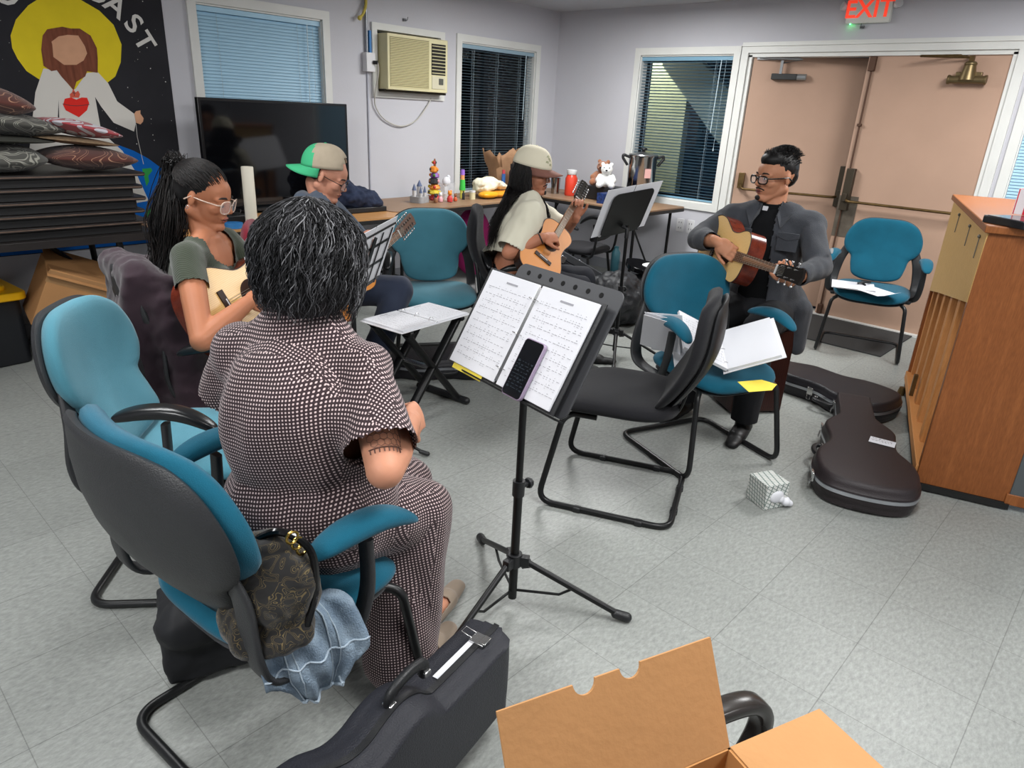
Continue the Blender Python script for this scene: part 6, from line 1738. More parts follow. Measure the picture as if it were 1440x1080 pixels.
def cutL(co, S=SLv, a=aL, L_=(V(*J['el']) - SLv).length * .9): return (co - S).dot(a) > L_ and (co - V(*J['el'])).length < .12
cloth('dress', mb, DOTS, W1P, .0085, 7, (cutR, cutL, lambda c: c.z < .035, lambda c: (c - V(.82, 1.385, 1.10)).length < .052), .014, 7, 3, uvbox=28.0, stretch=(1, 1, .45))
mb = MB(); cN = V(.80, 1.37, 1.075)
pts = [cN + V(.068 * math.cos(a), .068 * math.sin(a), .012 * math.cos(a - R(28) - PI)) for a in [2 * PI * i / 30 for i in range(30)]]
mb.tube(pts, 1, 10, closed=True, flat=(.006, .019, (0, 0, 1))); me_o = mb.build('collar', DOTS, W1P, smooth=60)
uvl = me_o.data.uv_layers.new(name='UVMap')
for p in me_o.data.polygons:
    for li in p.loop_indices:
        co = me_o.data.vertices[me_o.data.loops[li].vertex_index].co; uvl.data[li].uv = (math.atan2(co.y - 1.37, co.x - .8) * .07, co.z)
# shoes
SUEDE = mat('taupe_suede', '#8f8070', .9, sheen=.2, var=.05)
for s_ in 'rl':
    mb = MB(); foot_prims(mb, J, .004, s_, .185); an = V(*J['a' + s_])
    d_ = V(*J['t' + s_]).normalized()
    cloth('flat_shoe', mb, SUEDE, W1P, .005, 2, (lambda c, an=an: c.z > .062, lambda c, an=an, d_=d_: c.z > .038 and (c - an).dot(d_) < .075 and (c - an).dot(d_) > -.015), 0, thick=.002)
# tattoo outline on the upper arm
INKT = mat('tattoo_ink', '#6d5046', .7)
mb = MB(); E_ = V(*J['er']); ax = (E_ - SRv).normalized(); rg = Vector((-.30, -1, 0)); rg = (rg - ax * rg.dot(ax)).normalized(); tg = ax.cross(rg)
def onarm(u, v): # u along the arm from the elbow up, v around
    a = v / .043; return E_ - ax * u + (rg * math.cos(a) + tg * math.sin(a)) * (.0405 + .045 * u)
hx = .0085
for i in range(5):
    for j in range(6):
        u0 = .045 + i * hx * 1.5; v0 = -.044 + j * hx * 1.732 + (hx * .866 if i % 2 else 0)
        mb.tube([onarm(u0 + hx * math.cos(q), v0 + hx * math.sin(q)) for q in [PI / 3 * k for k in range(6)]], .0006, 4, closed=True)
mb.tube([onarm(.034, -.045 + .005 * k) for k in range(19)], .0012, 4)
for k in range(9): mb.tube([onarm(.034, -.042 + .0105 * k), onarm(.024, -.042 + .0105 * k)], .0013, 4)
o = mb.build('tattoo', INKT, body, smooth=0)
# hair
rr = random.Random(11)
def curly():
    cur = []
    clumps = [(rr.uniform(0, 6.28), rr.uniform(9, 17), rr.uniform(.0040, .0085), rr.uniform(-.45, .45)) for _ in range(420)]
    for i in range(4000):
        a = rr.uniform(0, 2 * PI); th0 = rr.uniform(0, 1) ** (.7 if rr.random() < .75 else 2.2) * R(95); 
        fr = abs(((a + PI) % (2 * PI)) - PI)             # 0 = face direction
        if fr < R(48) and th0 > R(35): continue
        lay = rr.uniform(.90, 1.06)
        pts = []; ph = rr.uniform(0, 6.28); cl = clumps[(int(a / .26) * 17 + int(th0 / .12)) % 420]; ph = cl[0] + rr.uniform(-.5, .5); fq = cl[1] * rr.uniform(.92, 1.08); am = cl[2] * rr.uniform(.6, 1.1); tw = cl[3] + rr.uniform(-.1, .1)
        zend = rr.uniform(-.165, -.10) if fr > R(60) else rr.uniform(-.11, -.06)
        L_ = rr.uniform(.10, .18); th = th0; zz = 0; s_ = 0; n = 28; st = L_ / n
        for k in range(n):
            if th < R(96):
                r_ = (.105 + .016 * math.sin(th)) * lay; rz_ = .112 * lay
                aa = a + tw * s_ / .15
                p = Vector((r_ * math.sin(th) * math.cos(aa) * 1.06, r_ * math.sin(th) * math.sin(aa), rz_ * math.cos(th) + .012)); th += st / .11
            else:
                zz += st; kk = max(0, 1 - (zz / .16) ** 2 * .30)
                aa = a + tw * s_ / .15; p = Vector((.12 * lay * math.cos(aa) * 1.06 * kk, .121 * lay * math.sin(aa) * kk, -zz))
            if p.z < zend: break
            s_ += st
            w_ = am * min(1, s_ / .03)
            q_ = fq * 8.5 * s_ + ph; tg_ = Vector((-math.sin(aa), math.cos(aa), 0)); p += tg_ * (math.cos(q_) * w_) + Vector((math.cos(aa), math.sin(aa), 0)) * (math.sin(q_) * w_ * .7) + Vector((0, 0, math.sin(q_ * .7) * w_ * .25))
            if p.x > .075 and p.z < .05: break
            pts.append(HM @ p)
        if len(pts) > 3: cur.append(pts)
    return cur
HMs = HM
mb = MB(); mb.ell((-.012, 0, .014), (.106, .102, .104), M=HM); mb.ell((-.035, 0, -.05), (.09, .102, .085), M=HM)
bb = link('hair', remesh(mb, .007, 3), mat('dark_grey_hair', '#1d1d1f', .6), W1P)
strands('curls', curly(), [mat('hair_charcoal', '#2b2b2d', .6, spec=.25), mat('hair_grey', '#545457', .65, spec=.2), mat('hair_silver', '#8d8d90', .6, spec=.25), mat('hair_black', '#171718', .65, spec=.2)], bb, .00115, 3, weights=(4, 3.2, .75, 2.6))
guitar('small dark acoustic guitar in the lap of the woman in the dotted dress, mostly hidden', (.935, 1.315, .76), (1.00, 1.58, .97), (.9, -.3, .0), .50, SPRUCE, DARKW)

# ================= ponytailed woman in the green top
J = dict(face=-42, hipface=-25, pelvis=(1.09, 2.73, .56), chest=(1.12, 2.68, .83), neck=(1.145, 2.66, .995), sr=(1.035, 2.575, .945), sl=(1.265, 2.755, .95),
         er=(.95, 2.325, .71), wr=(1.15, 2.375, .80), el=(1.42, 2.70, .74), wl=(1.56, 2.68, .90),
         kr=(1.42, 2.50, .50), kl=(1.50, 2.70, .50), ar=(1.46, 2.47, .075), al=(1.55, 2.69, .075), tr=(.9, -.4, 0), tl=(.9, -.4, 0))
W2P = person('woman with a long black ponytail and clear glasses in an olive green top, looking down')
HM = head_matrix((1.163, 2.675, 1.145), -50, 17)
mb = MB(); head_prims(mb, HM, 1.03); mb.caps(HM @ V(-.03, 0, -.06), J['neck'], .041, .046)
torso_prims(mb, J, -.002, .92); arm_prims(mb, J, 0, 1.03); leg_prims(mb, J, 0, 1.05)
for s_ in 'rl': foot_prims(mb, J, -.006, s_)
hand_prims(mb, hand_basis(J['wr'], (.78, .25, .10), (.1, .8, -.5)), 1, (35, 45, 30), .92)
hand_prims(mb, hand_basis(J['wl'], (.1, -.1, .9), (-.8, -.5, 0)), -1, (30, 60, 40), .9)
finish_body(mb, lambda b: face_detail(b, HM, 1.03, 'down'), skin_mats('tan', '#a96e50', '#8f4a3e'), W2P)
OLIVE = mat('olive_rib_knit', '#31382a', .9, sheen=.25, var=.05, vs=5)
nt = OLIVE.node_tree; wv = nt.nodes.new('ShaderNodeTexWave'); wv.inputs['Scale'].default_value = 75; wv.bands_direction = 'DIAGONAL'; bp = nt.nodes.new('ShaderNodeBump'); bp.inputs['Strength'].default_value = .35; bp.inputs['Distance'].default_value = .003
tcn = nt.nodes.new('ShaderNodeTexCoord'); mpn = nt.nodes.new('ShaderNodeMapping'); mpn.inputs['Scale'].default_value = (1, 1, .02); nt.links.new(tcn.outputs['Object'], mpn.inputs[0]); nt.links.new(mpn.outputs[0], wv.inputs['Vector'])
nt.links.new(wv.outputs['Fac'], bp.inputs['Height']); nt.links.new(bp.outputs[0], nt.nodes['Principled BSDF'].inputs['Normal'])
mb = MB(); torso_prims(mb, J, .008, .94)
for S_, E2 in ((V(*J['sr']), V(*J['er'])), (V(*J['sl']), V(*J['el']))): mb.caps(S_, S_.lerp(E2, .62), .060, .056)
f_ = facev(-42); ctr = V(*J['neck'])
for q in (-1, 1): mb.ell(V(*J['chest']) + f_ * .085 + facev(48) * q * .068 + V(0, 0, .015), (.062, .062, .06))
aR = (V(*J['er']) - V(*J['sr'])).normalized(); aL = (V(*J['el']) - V(*J['sl'])).normalized()
cloth('top', mb, OLIVE, W2P, .007, 4, (lambda c: (c - V(*J['sr'])).dot(aR) > .135 and (c - V(*J['sr'])).length < .26 and (c - V(*J['chest'])).length > .15, lambda c: (c - V(*J['sl'])).dot(aL) > .135 and (c - V(*J['chest'])).length > .15,
      lambda c: c.z < .60, lambda c: (c - (ctr + f_ * .085 + V(0, 0, -.005))).length < .098, lambda c: (c - (ctr + V(0, 0, .03))).length < .088), .0025, 14, 5)
KHAKI = mat('khaki_shorts', '#8b8267', .9, var=.08, vs=9)
mb = MB(); P_ = V(*J['pelvis']); mb.ell(P_ + V(0, 0, .0), (.175, .175, .125)); leg_prims(mb, J, .018, 1.05, shin=False)
cloth('shorts', mb, KHAKI, W2P, .008, 4, (lambda c: (c - P_).dot(facev(-25)) > .30, lambda c: c.z > .685), .008, 12, 2, stretch=(.5, .5, 1.5))
for s_ in 'rl':
    mb = MB(); foot_prims(mb, J, .004, s_, .18); cloth('shoe', mb, BLACK_PL, W2P, .006, 2, (lambda c: c.z > .09,), 0)
mb = MB(); LB = look_basis(V(1.24, 2.57, .885) , facev(48) * 1 + V(0, 0, -.5), f_ + V(0, 0, .3)); mb.box((.028, 0, .012), (.05, .08, .001), M=LB); mb.build('name_sticker', PAPER, W2P, smooth=0)
glasses(HM, W2P, mat('clear_frame', '#d9c4b4', .1, alpha=.55), 1.05, .027, .0225, .0022)
mb = MB(); mb.tube([HM @ (V(-.012 + .004 * math.cos(q), -.088, -.034 + .007 * math.sin(q)) * 1.03) for q in [PI * 2 * i / 10 for i in range(10)]], .0014, 5, closed=True); mb.build('earring', CHROME, W2P)
# hair pulled back
rr = random.Random(5)
mb = MB(); mb.ell((-.020, 0, .034), (.098, .0835, .090), M=HM); mb.ell((-.055, 0, .0), (.065, .076, .075), M=HM)
def hc(c):
    q = HM.inverted() @ c
    return q.x > -.006 + 1.22 * max(0, q.z - .006) and q.z < .112
hb = cloth('hair', mb, BLACKHAIR[0], W2P, .006, 3, (hc,), 0)
node = V(-.098, 0, .070); cur = []
for i in range(1500):
    a = rr.uniform(-PI, PI); th = rr.uniform(.15, 1.62)
    p0 = V(-.018 + .100 * math.sin(th) * math.cos(a), .0855 * math.sin(th) * math.sin(a), .034 + .0925 * math.cos(th))
    if p0.x > -.016 + 1.20 * max(0, p0.z - .006) and p0.z < .116: continue
    pts = []
    for k in range(9):
        t_ = k / 8; p = p0.lerp(node, t_)
        d = p - V(-.02, 0, .034); e = math.sqrt((d.x / .1005) ** 2 + (d.y / .086) ** 2 + (d.z / .093) ** 2)
        if e > 1e-3: p = V(-.02, 0, .034) + d / e * (1.0 + .03 * rr.random() + .1 * t_ ** 4)
        pts.append(HM @ p)
    cur.append(pts)
nodeW = HM @ node; back = (HM.to_3x3() @ V(-1, 0, .35)).normalized()
tailend = V(.955, 2.71, .66)
for i in range(1500):
    j = V(rr.gauss(0, 1), rr.gauss(0, 1), rr.gauss(0, 1)) * .011
    e_ = tailend + V(rr.gauss(0, .024), rr.gauss(0, .034), rr.uniform(-.06, .12))
    c1 = nodeW + back * .036 + V(0, 0, -.012) + j * 1.3; c2 = nodeW.lerp(tailend, .35) + back * .030 + V(rr.gauss(0, .026), rr.gauss(0, .034), 0); c3 = nodeW.lerp(tailend, .7) + back * .012 + V(rr.gauss(0, .024), rr.gauss(0, .034), 0)
    cur.append(crom([nodeW + j * .6, c1, c2, c3, e_], 4))
strands('hair_locks', cur, BLACKHAIR, hb, .0014, 3, weights=(3, 1))
mb = MB(); mb.tube([nodeW + (HM.to_3x3() @ V(0, .017 * math.cos(q), .017 * math.sin(q))) for q in [2 * PI * i / 14 for i in range(14)]], .006, 8, closed=True); mb.build('hair_tie', BLACK_PL, hb)
guitar('acoustic guitar with pale top and dark red side held by the ponytailed woman', (1.235, 2.50, .80), (1.73, 2.69, .92), (.3, -.85, .40), .86, SPRUCE, MAHOG)
# dark purple jacket over her chair back
lump('draped_jacket', 'dark purple jacket draped over the back of the chair of the ponytailed woman', 'jacket', [('c', (.895, 2.66, .87), (.925, 3.00, .86), .070, .065), ('b', (.925, 2.83, .62), (.19, .48, .54), (0, R(8), R(-12))), ('c', (.95, 2.62, .78), (1.0, 2.56, .30), .075, .10), ('c', (.98, 3.02, .76), (.98, 3.0, .34), .07, .08), ('c', (1.04, 2.60, .62), (1.10, 2.62, .26), .05, .07)], mat('dark_purple_cloth', '#2b1b24', .95, sheen=.2, var=.2, vs=6), .014, 9, noise=.012, seed=8)

# ================= man in backwards cap
J = dict(face=-38, pelvis=(2.0, 3.18, .56), chest=(2.03, 3.13, .86), neck=(2.055, 3.10, 1.03), sr=(1.92, 2.96, .97), sl=(2.17, 3.25, .97),
         er=(1.84, 2.80, .74), wr=(1.90, 2.70, .80), el=(2.30, 3.06, .77), wl=(2.16, 2.84, .82),
         kr=(1.87, 2.80, .55), kl=(2.37, 2.88, .56), ar=(1.80, 2.86, .08), al=(2.08, 2.83, .08), tr=(.2, -.9, 0), tl=(.3, -.9, 0))
M3P = person('man bowing his head in a backwards cap, dark hooded top and navy trousers')
HM = head_matrix((2.085, 3.09, 1.15), -46, 26)
mb = MB(); head_prims(mb, HM, 1.05); mb.caps(HM @ V(-.03, 0, -.06), J['neck'], .054, .056)
torso_prims(mb, J, -.002, 1.0); arm_prims(mb, J); leg_prims(mb, J)
for s_ in 'rl': foot_prims(mb, J, -.006, s_)
hand_prims(mb, hand_basis(J['wr'], (.6, -.3, .0), (.3, .5, -.6)), 1, (35, 45, 30))
hand_prims(mb, hand_basis(J['wl'], (-.2, -.6, .6), (-.7, .2, 0)), -1, (30, 60, 40))
finish_body(mb, lambda b: face_detail(b, HM, 1.05, 'down'), skin_mats('rosy', '#c08870', '#a05a50'), M3P)
HOOD = mat('slate_blue_hoodie', '#46505f', .92, sheen=.15, var=.12, vs=10)
mb = MB(); torso_prims(mb, J, .018, 1.03, .02)
for s_ in 'rl': mb.caps(J['s' + s_], J['e' + s_], .070, .056); mb.caps(J['e' + s_], V(*J['e' + s_]).lerp(V(*J['w' + s_]), .9), .056, .040)
nk = V(*J['neck']); fb_ = facev(-38)
mb.caps(nk - fb_ * .095 + V(0, 0, .0) + facev(52) * .05, nk - fb_ * .095 + V(0, 0, .0) - facev(52) * .05, .042, .042)
cloth('hooded_top', mb, HOOD, M3P, .009, 5, (lambda c: c.z < .5, lambda c: (c - (nk + fb_ * .06 + V(0, 0, .05))).length < .085), .008, 9, 4)
NAVYT = mat('navy_trousers', '#252d40', .9, sheen=.15, var=.08, vs=8)
mb = MB(); P_ = V(*J['pelvis']); mb.ell(P_, (.18, .18, .12)); leg_prims(mb, J, .018, 1.08)
cloth('trousers', mb, NAVYT, M3P, .009, 5, (lambda c: c.z < .075, lambda c: c.z > .67), .009, 9, 6)
for s_ in 'rl':
    mb = MB(); foot_prims(mb, J, .006, s_, .2); cloth('shoe', mb, mat('black_shoe', '#151516', .6), M3P, .006, 2, (lambda c: c.z > .11,), 0)
glasses(HM, M3P, mat('dark_thin_frame', '#1c1512', .3), 1.06, .027, .020, .0016)
mb = MB(); mb.ell((-.03, 0, .02), (.083, .082, .075), M=HM)
hb = cloth('hair', mb, BLACKHAIR[0], M3P, .006, 2, (lambda c: (HM.inverted() @ c).x > .01 and (HM.inverted() @ c).z < .05,), 0)
cap_hat(HM, M3P, mat('beige_cap_cloth', '#a99c88', .9, var=.06, vs=20), mat('green_cap_cloth', '#3fb07c', .85), True, 1.08, front=mat('green_cap_cloth', '#3fb07c', .85), tilt=-22)
G3 = guitar('brown twelve string acoustic guitar of the man in the backwards cap', (1.93, 2.70, .72), (2.35, 2.81, .90), (.3, -.8, .3), .84, AMBER, DARKW, True, headc='#6a5247')

for o_ in (M3P, G3): o_.location = o_.location + V(-.075, .08, 0)
# ================= long-haired man with cream cap
J = dict(face=-48, pelvis=(3.14, 2.80, .56), chest=(3.17, 2.76, .86), neck=(3.205, 2.755, 1.02), sr=(3.06, 2.60, .955), sl=(3.32, 2.86, .96),
         er=(2.90, 2.60, .755), wr=(3.035, 2.48, .845), el=(3.47, 2.70, .80), wl=(3.375, 2.52, .93),
         kr=(3.28, 2.38, .54), kl=(3.50, 2.52, .54), ar=(3.32, 2.38, .08), al=(3.52, 2.50, .08), tr=(.6, -.8, 0), tl=(.6, -.8, 0))
M4P = person('long-haired guitarist in a cream cap and oversized cream T-shirt, seen in profile')
HM = head_matrix((3.235, 2.765, 1.155), -55, 6)
mb = MB(); head_prims(mb, HM, 1.04); mb.caps(HM @ V(-.02, 0, -.06), J['neck'], .052, .055)
torso_prims(mb, J, -.002, 1.0); arm_prims(mb, J, 0, 1.08); leg_prims(mb, J)
for s_ in 'rl': foot_prims(mb, J, -.006, s_)
hand_prims(mb, hand_basis(J['wr'], (.75, -.35, .02), (.2, .5, -.7)), 1, (60, 70, 40))
hand_prims(mb, hand_basis(J['wl'], (-.02, -.05, .9), (-.75, -.55, .1)), -1, (45, 70, 50), .95)
finish_body(mb, lambda b: face_detail(b, HM, 1.04, 'open', beard=True), skin_mats('warm', '#b0755a', '#93514a'), M4P)
CREAM = mat('cream_tshirt', '#cfcbb8', .92, sheen=.1, var=.03, vs=5)
mb = MB(); torso_prims(mb, J, .028, 1.08, .03); P_ = V(*J['pelvis']); mb.ell(P_ + V(0, 0, .06), (.21, .21, .16))
for s_ in 'rl': mb.caps(J['s' + s_], V(*J['s' + s_]).lerp(V(*J['e' + s_]), .92), .085, .088)
nk = V(*J['neck']); aR = (V(*J['er']) - V(*J['sr'])).normalized(); aL = (V(*J['el']) - V(*J['sl'])).normalized()
LR = (V(*J['er']) - V(*J['sr'])).length; LL = (V(*J['el']) - V(*J['sl'])).length
cloth('tshirt', mb, CREAM, M4P, .009, 5, (lambda c: c.z < .50, lambda c: (c - (nk + facev(-48) * .02 + V(0, 0, .045))).length < .075, lambda c: (c - V(*J['sr'])).dot(aR) > LR * .93, lambda c: (c - V(*J['sl'])).dot(aL) > LL * .93), .013, 9, 9, thick=.002)
mb = MB(); mb.ell(P_, (.18, .18, .11)); leg_prims(mb, J, .02, 1.08)
cloth('trousers', mb, mat('black_trousers', '#1a1c24', .9, var=.1, vs=8), M4P, .009, 5, (lambda c: c.z < .075, lambda c: c.z > .64), .009, 9, 6)
for s_ in 'rl':
    mb = MB(); foot_prims(mb, J, .006, s_, .2); cloth('shoe', mb, mat('black_shoe', '#151516', .6), M4P, .006, 2, (lambda c: c.z > .11,), 0)
glasses(HM, M4P, mat('brown_thin_frame', '#3a2318', .3), 1.05, .027, .021, .0015)
mb = MB(); wv_ = V(*J['wr']); d_ = (wv_ - V(*J['er'])).normalized(); x_ = d_.orthogonal().normalized(); y_ = d_.cross(x_)
mb.tube([wv_ - d_ * .01 + (x_ * math.cos(q) + y_ * math.sin(q)) * .033 for q in [2 * PI * i / 16 for i in range(16)]], .004, 6, closed=True); mb.build('wristband', BLACK_PL, M4P)
cap, CMX = cap_hat(HM, M4P, mat('cream_cap_cloth', '#ddd6bf', .9), mat('brown_cap_brim', '#7b5348', .85), False, 1.07, tilt=5, zoff=.010)
mb = MB(); rr = random.Random(2)
def capp(a, z0, s=1.07, off=.0015):
    st = (z0 - .035) / .105; q = math.sqrt(max(0, 1 - st * st)) ** .75
    return CMX @ Vector((-.008 * s + (.108 * s * q + off) * math.cos(a), (.088 * s * q + off) * math.sin(a), z0 * s))
for k in range(9):
    a0 = R(-30) + rr.uniform(-.16, .16); z0 = .062 + k * .0055
    mb.tube([capp(a0 - .10, z0), capp(a0, z0 + .002), capp(a0 + .10, z0 - .001)], .0016, 5)
mb.build('embroidery', mat('green_thread', '#6f7a3a', .7), cap)
rr = random.Random(7); cur = []
mb = MB(); mb.ell((-.02, 0, .025), (.098, .085, .085), M=HM); mb.ell((-.075, 0, -.07), (.05, .085, .12), M=HM)
hb = cloth('hair', mb, BLACKHAIR[0], M4P, .007, 3, (lambda c: (HM.inverted() @ c).x > .005 and (HM.inverted() @ c).z < .05,), 0)
for i in range(2600):
    a = rr.uniform(R(82), R(278)); p0 = V(.100 * math.cos(a) - .01, .088 * math.sin(a), rr.uniform(.02, .06))
    w0 = HM @ p0; side = -1 if math.sin(a) < 0 else 1
    hf = facev(-48); latv = facev(42)
    if abs(math.sin(a)) > .55 and rr.random() < .75:      # falls in front of the shoulder
        e_ = V(*J['chest']) + hf * rr.uniform(.10, .16) + latv * side * rr.uniform(.06, .12) + V(0, 0, rr.uniform(-.10, .03))
        mid = w0 + V(0, 0, -.13) + latv * side * rr.uniform(.015, .035) + hf * rr.uniform(-.02, .02)
        mid2 = V(*J['neck']) + latv * side * rr.uniform(.075, .11) + hf * rr.uniform(.06, .12) + V(0, 0, -.05)
    else:
        e_ = V(*J['chest']) - hf * rr.uniform(.14, .20) + latv * rr.uniform(-.17, .15) + V(0, 0, rr.uniform(-.14, .02))
        mid = w0 + V(0, 0, -.12) - hf * rr.uniform(.0, .03)
        mid2 = V(*J['neck']) - hf * rr.uniform(.10, .16) + latv * rr.uniform(-.15, .14) + V(0, 0, -.03)
    cur.append(crom([w0, mid, mid2, e_], 4))
strands('hair_locks', cur, BLACKHAIR, hb, .0016, 3, weights=(4, 1))
g4 = guitar('small amber twelve string guitar held upright by the long-haired guitarist', (3.11, 2.475, .805), (3.50, 2.55, 1.13), (-.45, -.85, .25), .72, AMBER, DARKW, True, neckc='#7a5238', headc='#2e2a26')
mb = MB(); mb.box((-.19, -.13, -.04), (.07, .02, .035), (R(0), 0, R(28))); mb.build('white_patch', PAPER, g4, smooth=0)

for o_ in (M4P, g4): o_.location = o_.location + V(-.06, .065, 0)
# ================= man in grey jacket on the box drum
J = dict(face=192, pelvis=(3.66, 1.52, .58), chest=(3.60, 1.52, .90), neck=(3.60, 1.53, 1.09), sr=(3.54, 1.715, 1.03), sl=(3.625, 1.34, 1.035),
         er=(3.30, 1.765, .93), wr=(3.18, 1.60, .95), el=(3.48, 1.20, .86), wl=(3.20, 1.22, .83),
         kr=(3.26, 1.66, .54), kl=(3.30, 1.36, .54), ar=(3.24, 1.68, .08), al=(3.24, 1.33, .08), tr=(-.9, .0, 0), tl=(-.9, -.2, 0))
M5P = person('man in black glasses and grey denim jacket playing guitar by the doors')
HM = head_matrix((3.60, 1.545, 1.245), 152, 4)
mb = MB(); head_prims(mb, HM, 1.06); mb.caps(HM @ V(-.02, 0, -.06), J['neck'], .055, .058)
torso_prims(mb, J, -.002, 1.02); arm_prims(mb, J); leg_prims(mb, J)
for s_ in 'rl': foot_prims(mb, J, -.006, s_)
hand_prims(mb, hand_basis(J['wr'], (-.15, -.75, -.28), (.7, -.1, -.3)), 1, (40, 55, 35), 1.0)
hand_prims(mb, hand_basis(J['wl'], (-.62, -.05, .42), (.35, .55, .5)), -1, (30, 60, 45), 1.0, fingers=((40, 60, 40), (30, 65, 45), (20, 60, 50), (35, 55, 45)))
finish_body(mb, lambda b: face_detail(b, HM, 1.06, 'open', beard=True), skin_mats('brown', '#b27c5f', '#8a4c44'), M5P)
mb = MB(); torso_prims(mb, J, .010, 1.02)
nk = V(*J['neck'])
cloth('black_shirt', mb, mat('black_clerical_shirt', '#0f1012', .9, spec=.2), M5P, .008, 4, (lambda c: c.z < .5, lambda c: (c - (nk + V(0, 0, .07))).length < .062), .003, 9, 4)
mb = MB(); fj = facev(170)
mb.tube([nk + V(.062 * math.cos(a), .062 * math.sin(a), .018 + .008 * math.cos(a)) for a in [2 * PI * i / 24 for i in range(24)]], 1, 8, closed=True, flat=(.004, .018, (0, 0, 1))); cl_ = mb.build('shirt_collar', mat('black_clerical_shirt', '#0f1012', .9), M5P)
mb = MB(); mb.box(nk + fj * .0685 + V(0, 0, .006), (.006, .028, .022), (0, R(-12), R(170))); mb.build('white_collar_tab', PAPER, M5P, smooth=0)
JKT = mat('charcoal_denim', '#383b41', .9, sheen=.12, var=.16, vs=14, bump=.35, bs=260)
mb = MB(); torso_prims(mb, J, .022, 1.04); P_ = V(*J['pelvis']); mb.ell(P_ + V(.03, 0, -.0), (.20, .22, .18)); mb.caps(P_ + V(.03, -.19, .0), P_ + V(.03, -.22, -.20), .075, .04); mb.caps(P_ + V(.06, .12, .0), P_ + V(.05, .14, -.22), .08, .05)
for s_ in 'rl': mb.caps(J['s' + s_], J['e' + s_], .068, .058); mb.caps(J['e' + s_], V(*J['e' + s_]).lerp(V(*J['w' + s_]), .72), .058, .046)
def front_open(c):
    q = c - nk; f = facev(192); l = facev(282)
    return q.dot(f) > .045 and abs(q.dot(l) + .01) < .045 + .18 * max(0, -q.z) * .35 and abs(q.dot(l)) < .13
aWr = (V(*J['wr']) - V(*J['er'])).normalized(); aWl = (V(*J['wl']) - V(*J['el'])).normalized()
jk = cloth('denim_jacket', mb, JKT, M5P, .009, 5, (front_open, lambda c: (c - (nk + V(0, 0, .085))).length < .088, lambda c: (c - V(*J['er'])).dot(aWr) > .155 and (c - V(*J['wr'])).length < .09, lambda c: (c - V(*J['el'])).dot(aWl) > .19 and (c - V(*J['wl'])).length < .09), .010, 10, 12, thick=.003)
# lapels, pockets
for q, off in ((1, .055), (-1, .060)):
    l = facev(282); f = facev(192)
    base = nk + l * q * .05 * 1 + f * .055 + V(0, 0, .01)
    mb = MB(); a_ = nk + l * q * .045 + f * .02 + V(0, 0, .045); b_ = nk + l * q * .115 + f * .085 + V(0, 0, -.01); c_ = nk + l * q * .075 + f * .135 + V(0, 0, -.075); d_ = nk + l * q * .045 + f * .10 + V(0, 0, -.02)
    mb.add([a_, b_, c_, d_], [(0, 1, 2, 3)]); mb.build('jacket_collar', JKT, jk, smooth=0, solid=.006)
for q in (1, -1):
    l = facev(282); f = facev(192); pb = look_basis(V(*J['chest']) + l * q * .115 + f * .150 + V(0, 0, .07), l, f + l * q * .35)
    mb = MB(); mb.prism([(-.05, -.06), (.05, -.06), (.05, .03), (-.05, .03)], 0, .004, M=pb); mb.prism([(-.053, .03), (.053, .03), (.053, .008), (0, -.008), (-.053, .008)], .004, .008, M=pb); mb.build('chest_pocket', JKT, jk, bevel=.001)
mb = MB(); mb.caps((3.575, 1.19, .93), (3.570, 1.185, .96), .004, .004)
mb = MB(); pb = look_basis(V(3.50, 1.165, .945), (0.3, -.1, 0), (-.5, -.8, .2)); mb.prism(crom2([(0, .012), (.010, .008), (.008, -.006), (0, -.014), (-.008, -.006), (-.010, .008)], 3), .0, .003, M=pb); mb.build('sleeve_badge', mat('badge_grey', '#a5a8ac', .6), jk)
mb = MB(); pb = look_basis(V(*J['chest']) + facev(282) * -.075 + facev(192) * .155 + V(0, 0, .05), facev(282), facev(192)); mb.box((0, 0, 0), (.022, .05, .002), M=pb); mb.build('grey_tag', mat('pale_grey_tag', '#a9abb0', .6), jk, smooth=0)
mb = MB(); mb.ell(P_, (.18, .18, .11)); leg_prims(mb, J, .02, 1.08)
cloth('trousers', mb, mat('black_jeans', '#141519', .9, var=.1, vs=8), M5P, .009, 5, (lambda c: c.z < .075, lambda c: c.z > .68), .009, 9, 6)
for s_ in 'rl':
    mb = MB(); foot_prims(mb, J, .008, s_, .2); cloth('boot', mb, mat('black_boot', '#131314', .5), M5P, .006, 2, (lambda c: c.z > .13,), 0)
glasses(HM, M5P, mat('thick_black_frame', '#17130f', .25), 1.08, .0265, .0175, .0032)
mb = MB(); mb.ell((-.020, 0, .042), (.098, .0815, .086), M=HM); mb.ell((.02, 0, .085), (.068, .066, .046), (0, R(-6), 0), M=HM); mb.ell((-.055, 0, .01), (.058, .072, .065), M=HM)
def hc5(c):
    q = HM.inverted() @ c
    return (q.x > .035 and q.z < .062) or (q.x > -.012 and q.z < .022) or q.z < -.05
hb = cloth('hair', mb, BLACKHAIR[0], M5P, .006, 2, (hc5,), .002, 60, 1)
rr = random.Random(9); cur = []
for i in range(1400):
    a = rr.uniform(-PI, PI); th = rr.uniform(0, 1.35) 
    p0 = V(-.014 + .098 * math.sin(th) * math.cos(a), .083 * math.sin(th) * math.sin(a), .042 + .091 * math.cos(th))
    if p0.x > .045 and p0.z < .075: continue
    if p0.x > -.005 and p0.z < .03: continue
    L_ = .035 if p0.z > .09 else .014
    d = (p0 - V(-.02, 0, .04)).normalized() * .55 + V(-.7, rr.uniform(-.25, .25), .15)
    if p0.x > .04: d = V(.1, rr.uniform(-.3, .3), .9)
    pts = [p0, p0 + d * L_ * .4 + V(0, 0, .004), p0 + d * L_ * .75 + V(0, 0, .003), p0 + d * L_]
    cur.append([HM @ p for p in pts])
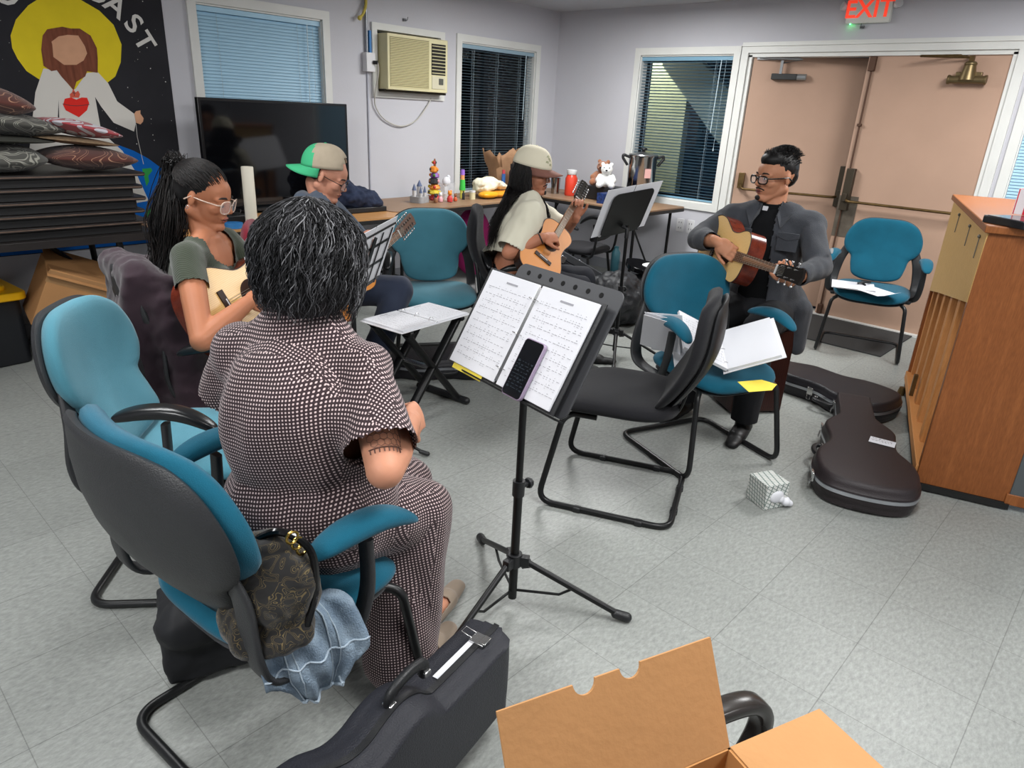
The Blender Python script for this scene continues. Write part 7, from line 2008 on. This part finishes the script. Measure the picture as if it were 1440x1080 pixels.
strands('hair_locks', cur, [BLACKHAIR[0]], hb, .0013, 3)
guitar('acoustic guitar with pale top and reddish sides held by the grey jacket man', (3.235, 1.565, .895), (2.925, 1.12, .915), (-.85, .42, .25), .88, SPRUCE, MAHOG, headc='#0f0d0d')

# ================= handbag and denim jacket on the foreground chair
BROC = cushion_mat('gold_brocade', '#100e0d', '#5d4f2e', 26, .04, 2.0)
lump('handbag', 'black and gold patterned handbag tucked behind the woman in the dotted dress', 'handbag', [('e', (.53, 1.10, .60), (.085, .10, .125), (R(8), R(-8), R(10))), ('e', (.52, 1.11, .52), (.095, .11, .06))], BROC, .008, 3, noise=.012)
mb = MB(); mb.tube(crom([(.50, 1.13, .69), (.535, 1.07, .735), (.575, 1.03, .70), (.575, 1.015, .62), (.55, 1.015, .54)], 8), .008, 8)
t = mb.build('bag_strap', mat('patent_black', '#0f0f10', .15), bpy.data.objects['handbag'])
mb = MB()
for q in range(3): mb.tube([V(.545 + .012 * q, 1.035, .735 - .02 * q) + V(.012 * math.cos(a), .004 * q, .012 * math.sin(a)) for a in [2 * PI * i / 12 for i in range(12)]], .0028, 6, closed=True)
mb.build('gold_ring', mat('gold_metal', '#b7994f', .25, metal=1.0), bpy.data.objects['handbag'])
mb = MB(); nu, nv = 26, 34; vs = []; fs = []
for j in range(nv + 1):
    v = j / nv
    for i in range(nu + 1):
        u = i / nu - .5
        wdt = .18 + .05 * math.sin(v * 3.0) - .10 * max(0, v - .72) / .28 * abs(u) * 2
        if v < .35: p = Vector((.53 + .10 * v, 1.115 - .20 * v, .515 + .03 * math.sin(v / .35 * PI)))
        else: p = Vector((.565 + .02 * (v - .35), 1.045 - .02 * math.sin((v - .35) * 5), .505 - (v - .35) * .27))
        fold = .009 * math.sin(u * 11 + v * 3.5) * (.2 + v) + .006 * math.sin(u * 27 - v * 9)
        bot = -.055 * (1 - (2 * abs(u)) ** 2) * max(0, (v - .6) / .4) * -1
        vs.append((p.x + u * wdt * .98, p.y - u * .02 + fold * -1 - .012 * v, p.z + .06 * abs(u) ** 2 * max(0, v - .5) * 4 + NZ.noise(Vector((u * 8, v * 8, 2))) * .010))
for j in range(nv):
    for i in range(nu): fs.append((j * (nu + 1) + i, j * (nu + 1) + i + 1, (j + 1) * (nu + 1) + i + 1, (j + 1) * (nu + 1) + i))
mb.add(vs, fs); DENIM2 = mat('faded_denim', '#97a9b8', .88, col2='#56697c', vs=16, bump=.45, bs=260)
dj = tag(mb.build('denim_jacket', DENIM2, None, smooth=180, solid=.005), 'light blue denim jacket hanging off the right side of the foreground chair seat', 'jacket')
SEAM = mat('pale_denim_seam', '#a3b2bf', .85, bump=.3, bs=200)
def gp(i, j): return Vector(vs[int(j) * (nu + 1) + int(i)]) + Vector((0, -.004, .001))
for cols_ in (6, 8, 17, 19):
    q = MB(); q.tube([gp(cols_, j) for j in range(6, nv + 1)], .0016, 5); q.build('seam', SEAM, dj)
q = MB(); q.tube([gp(i, nv) for i in range(nu + 1)], .0045, 6); q.build('frayed_hem', SEAM, dj)
q = MB(); q.tube([gp(i, 20) for i in range(nu + 1)], .0022, 6); q.build('seam', SEAM, dj)
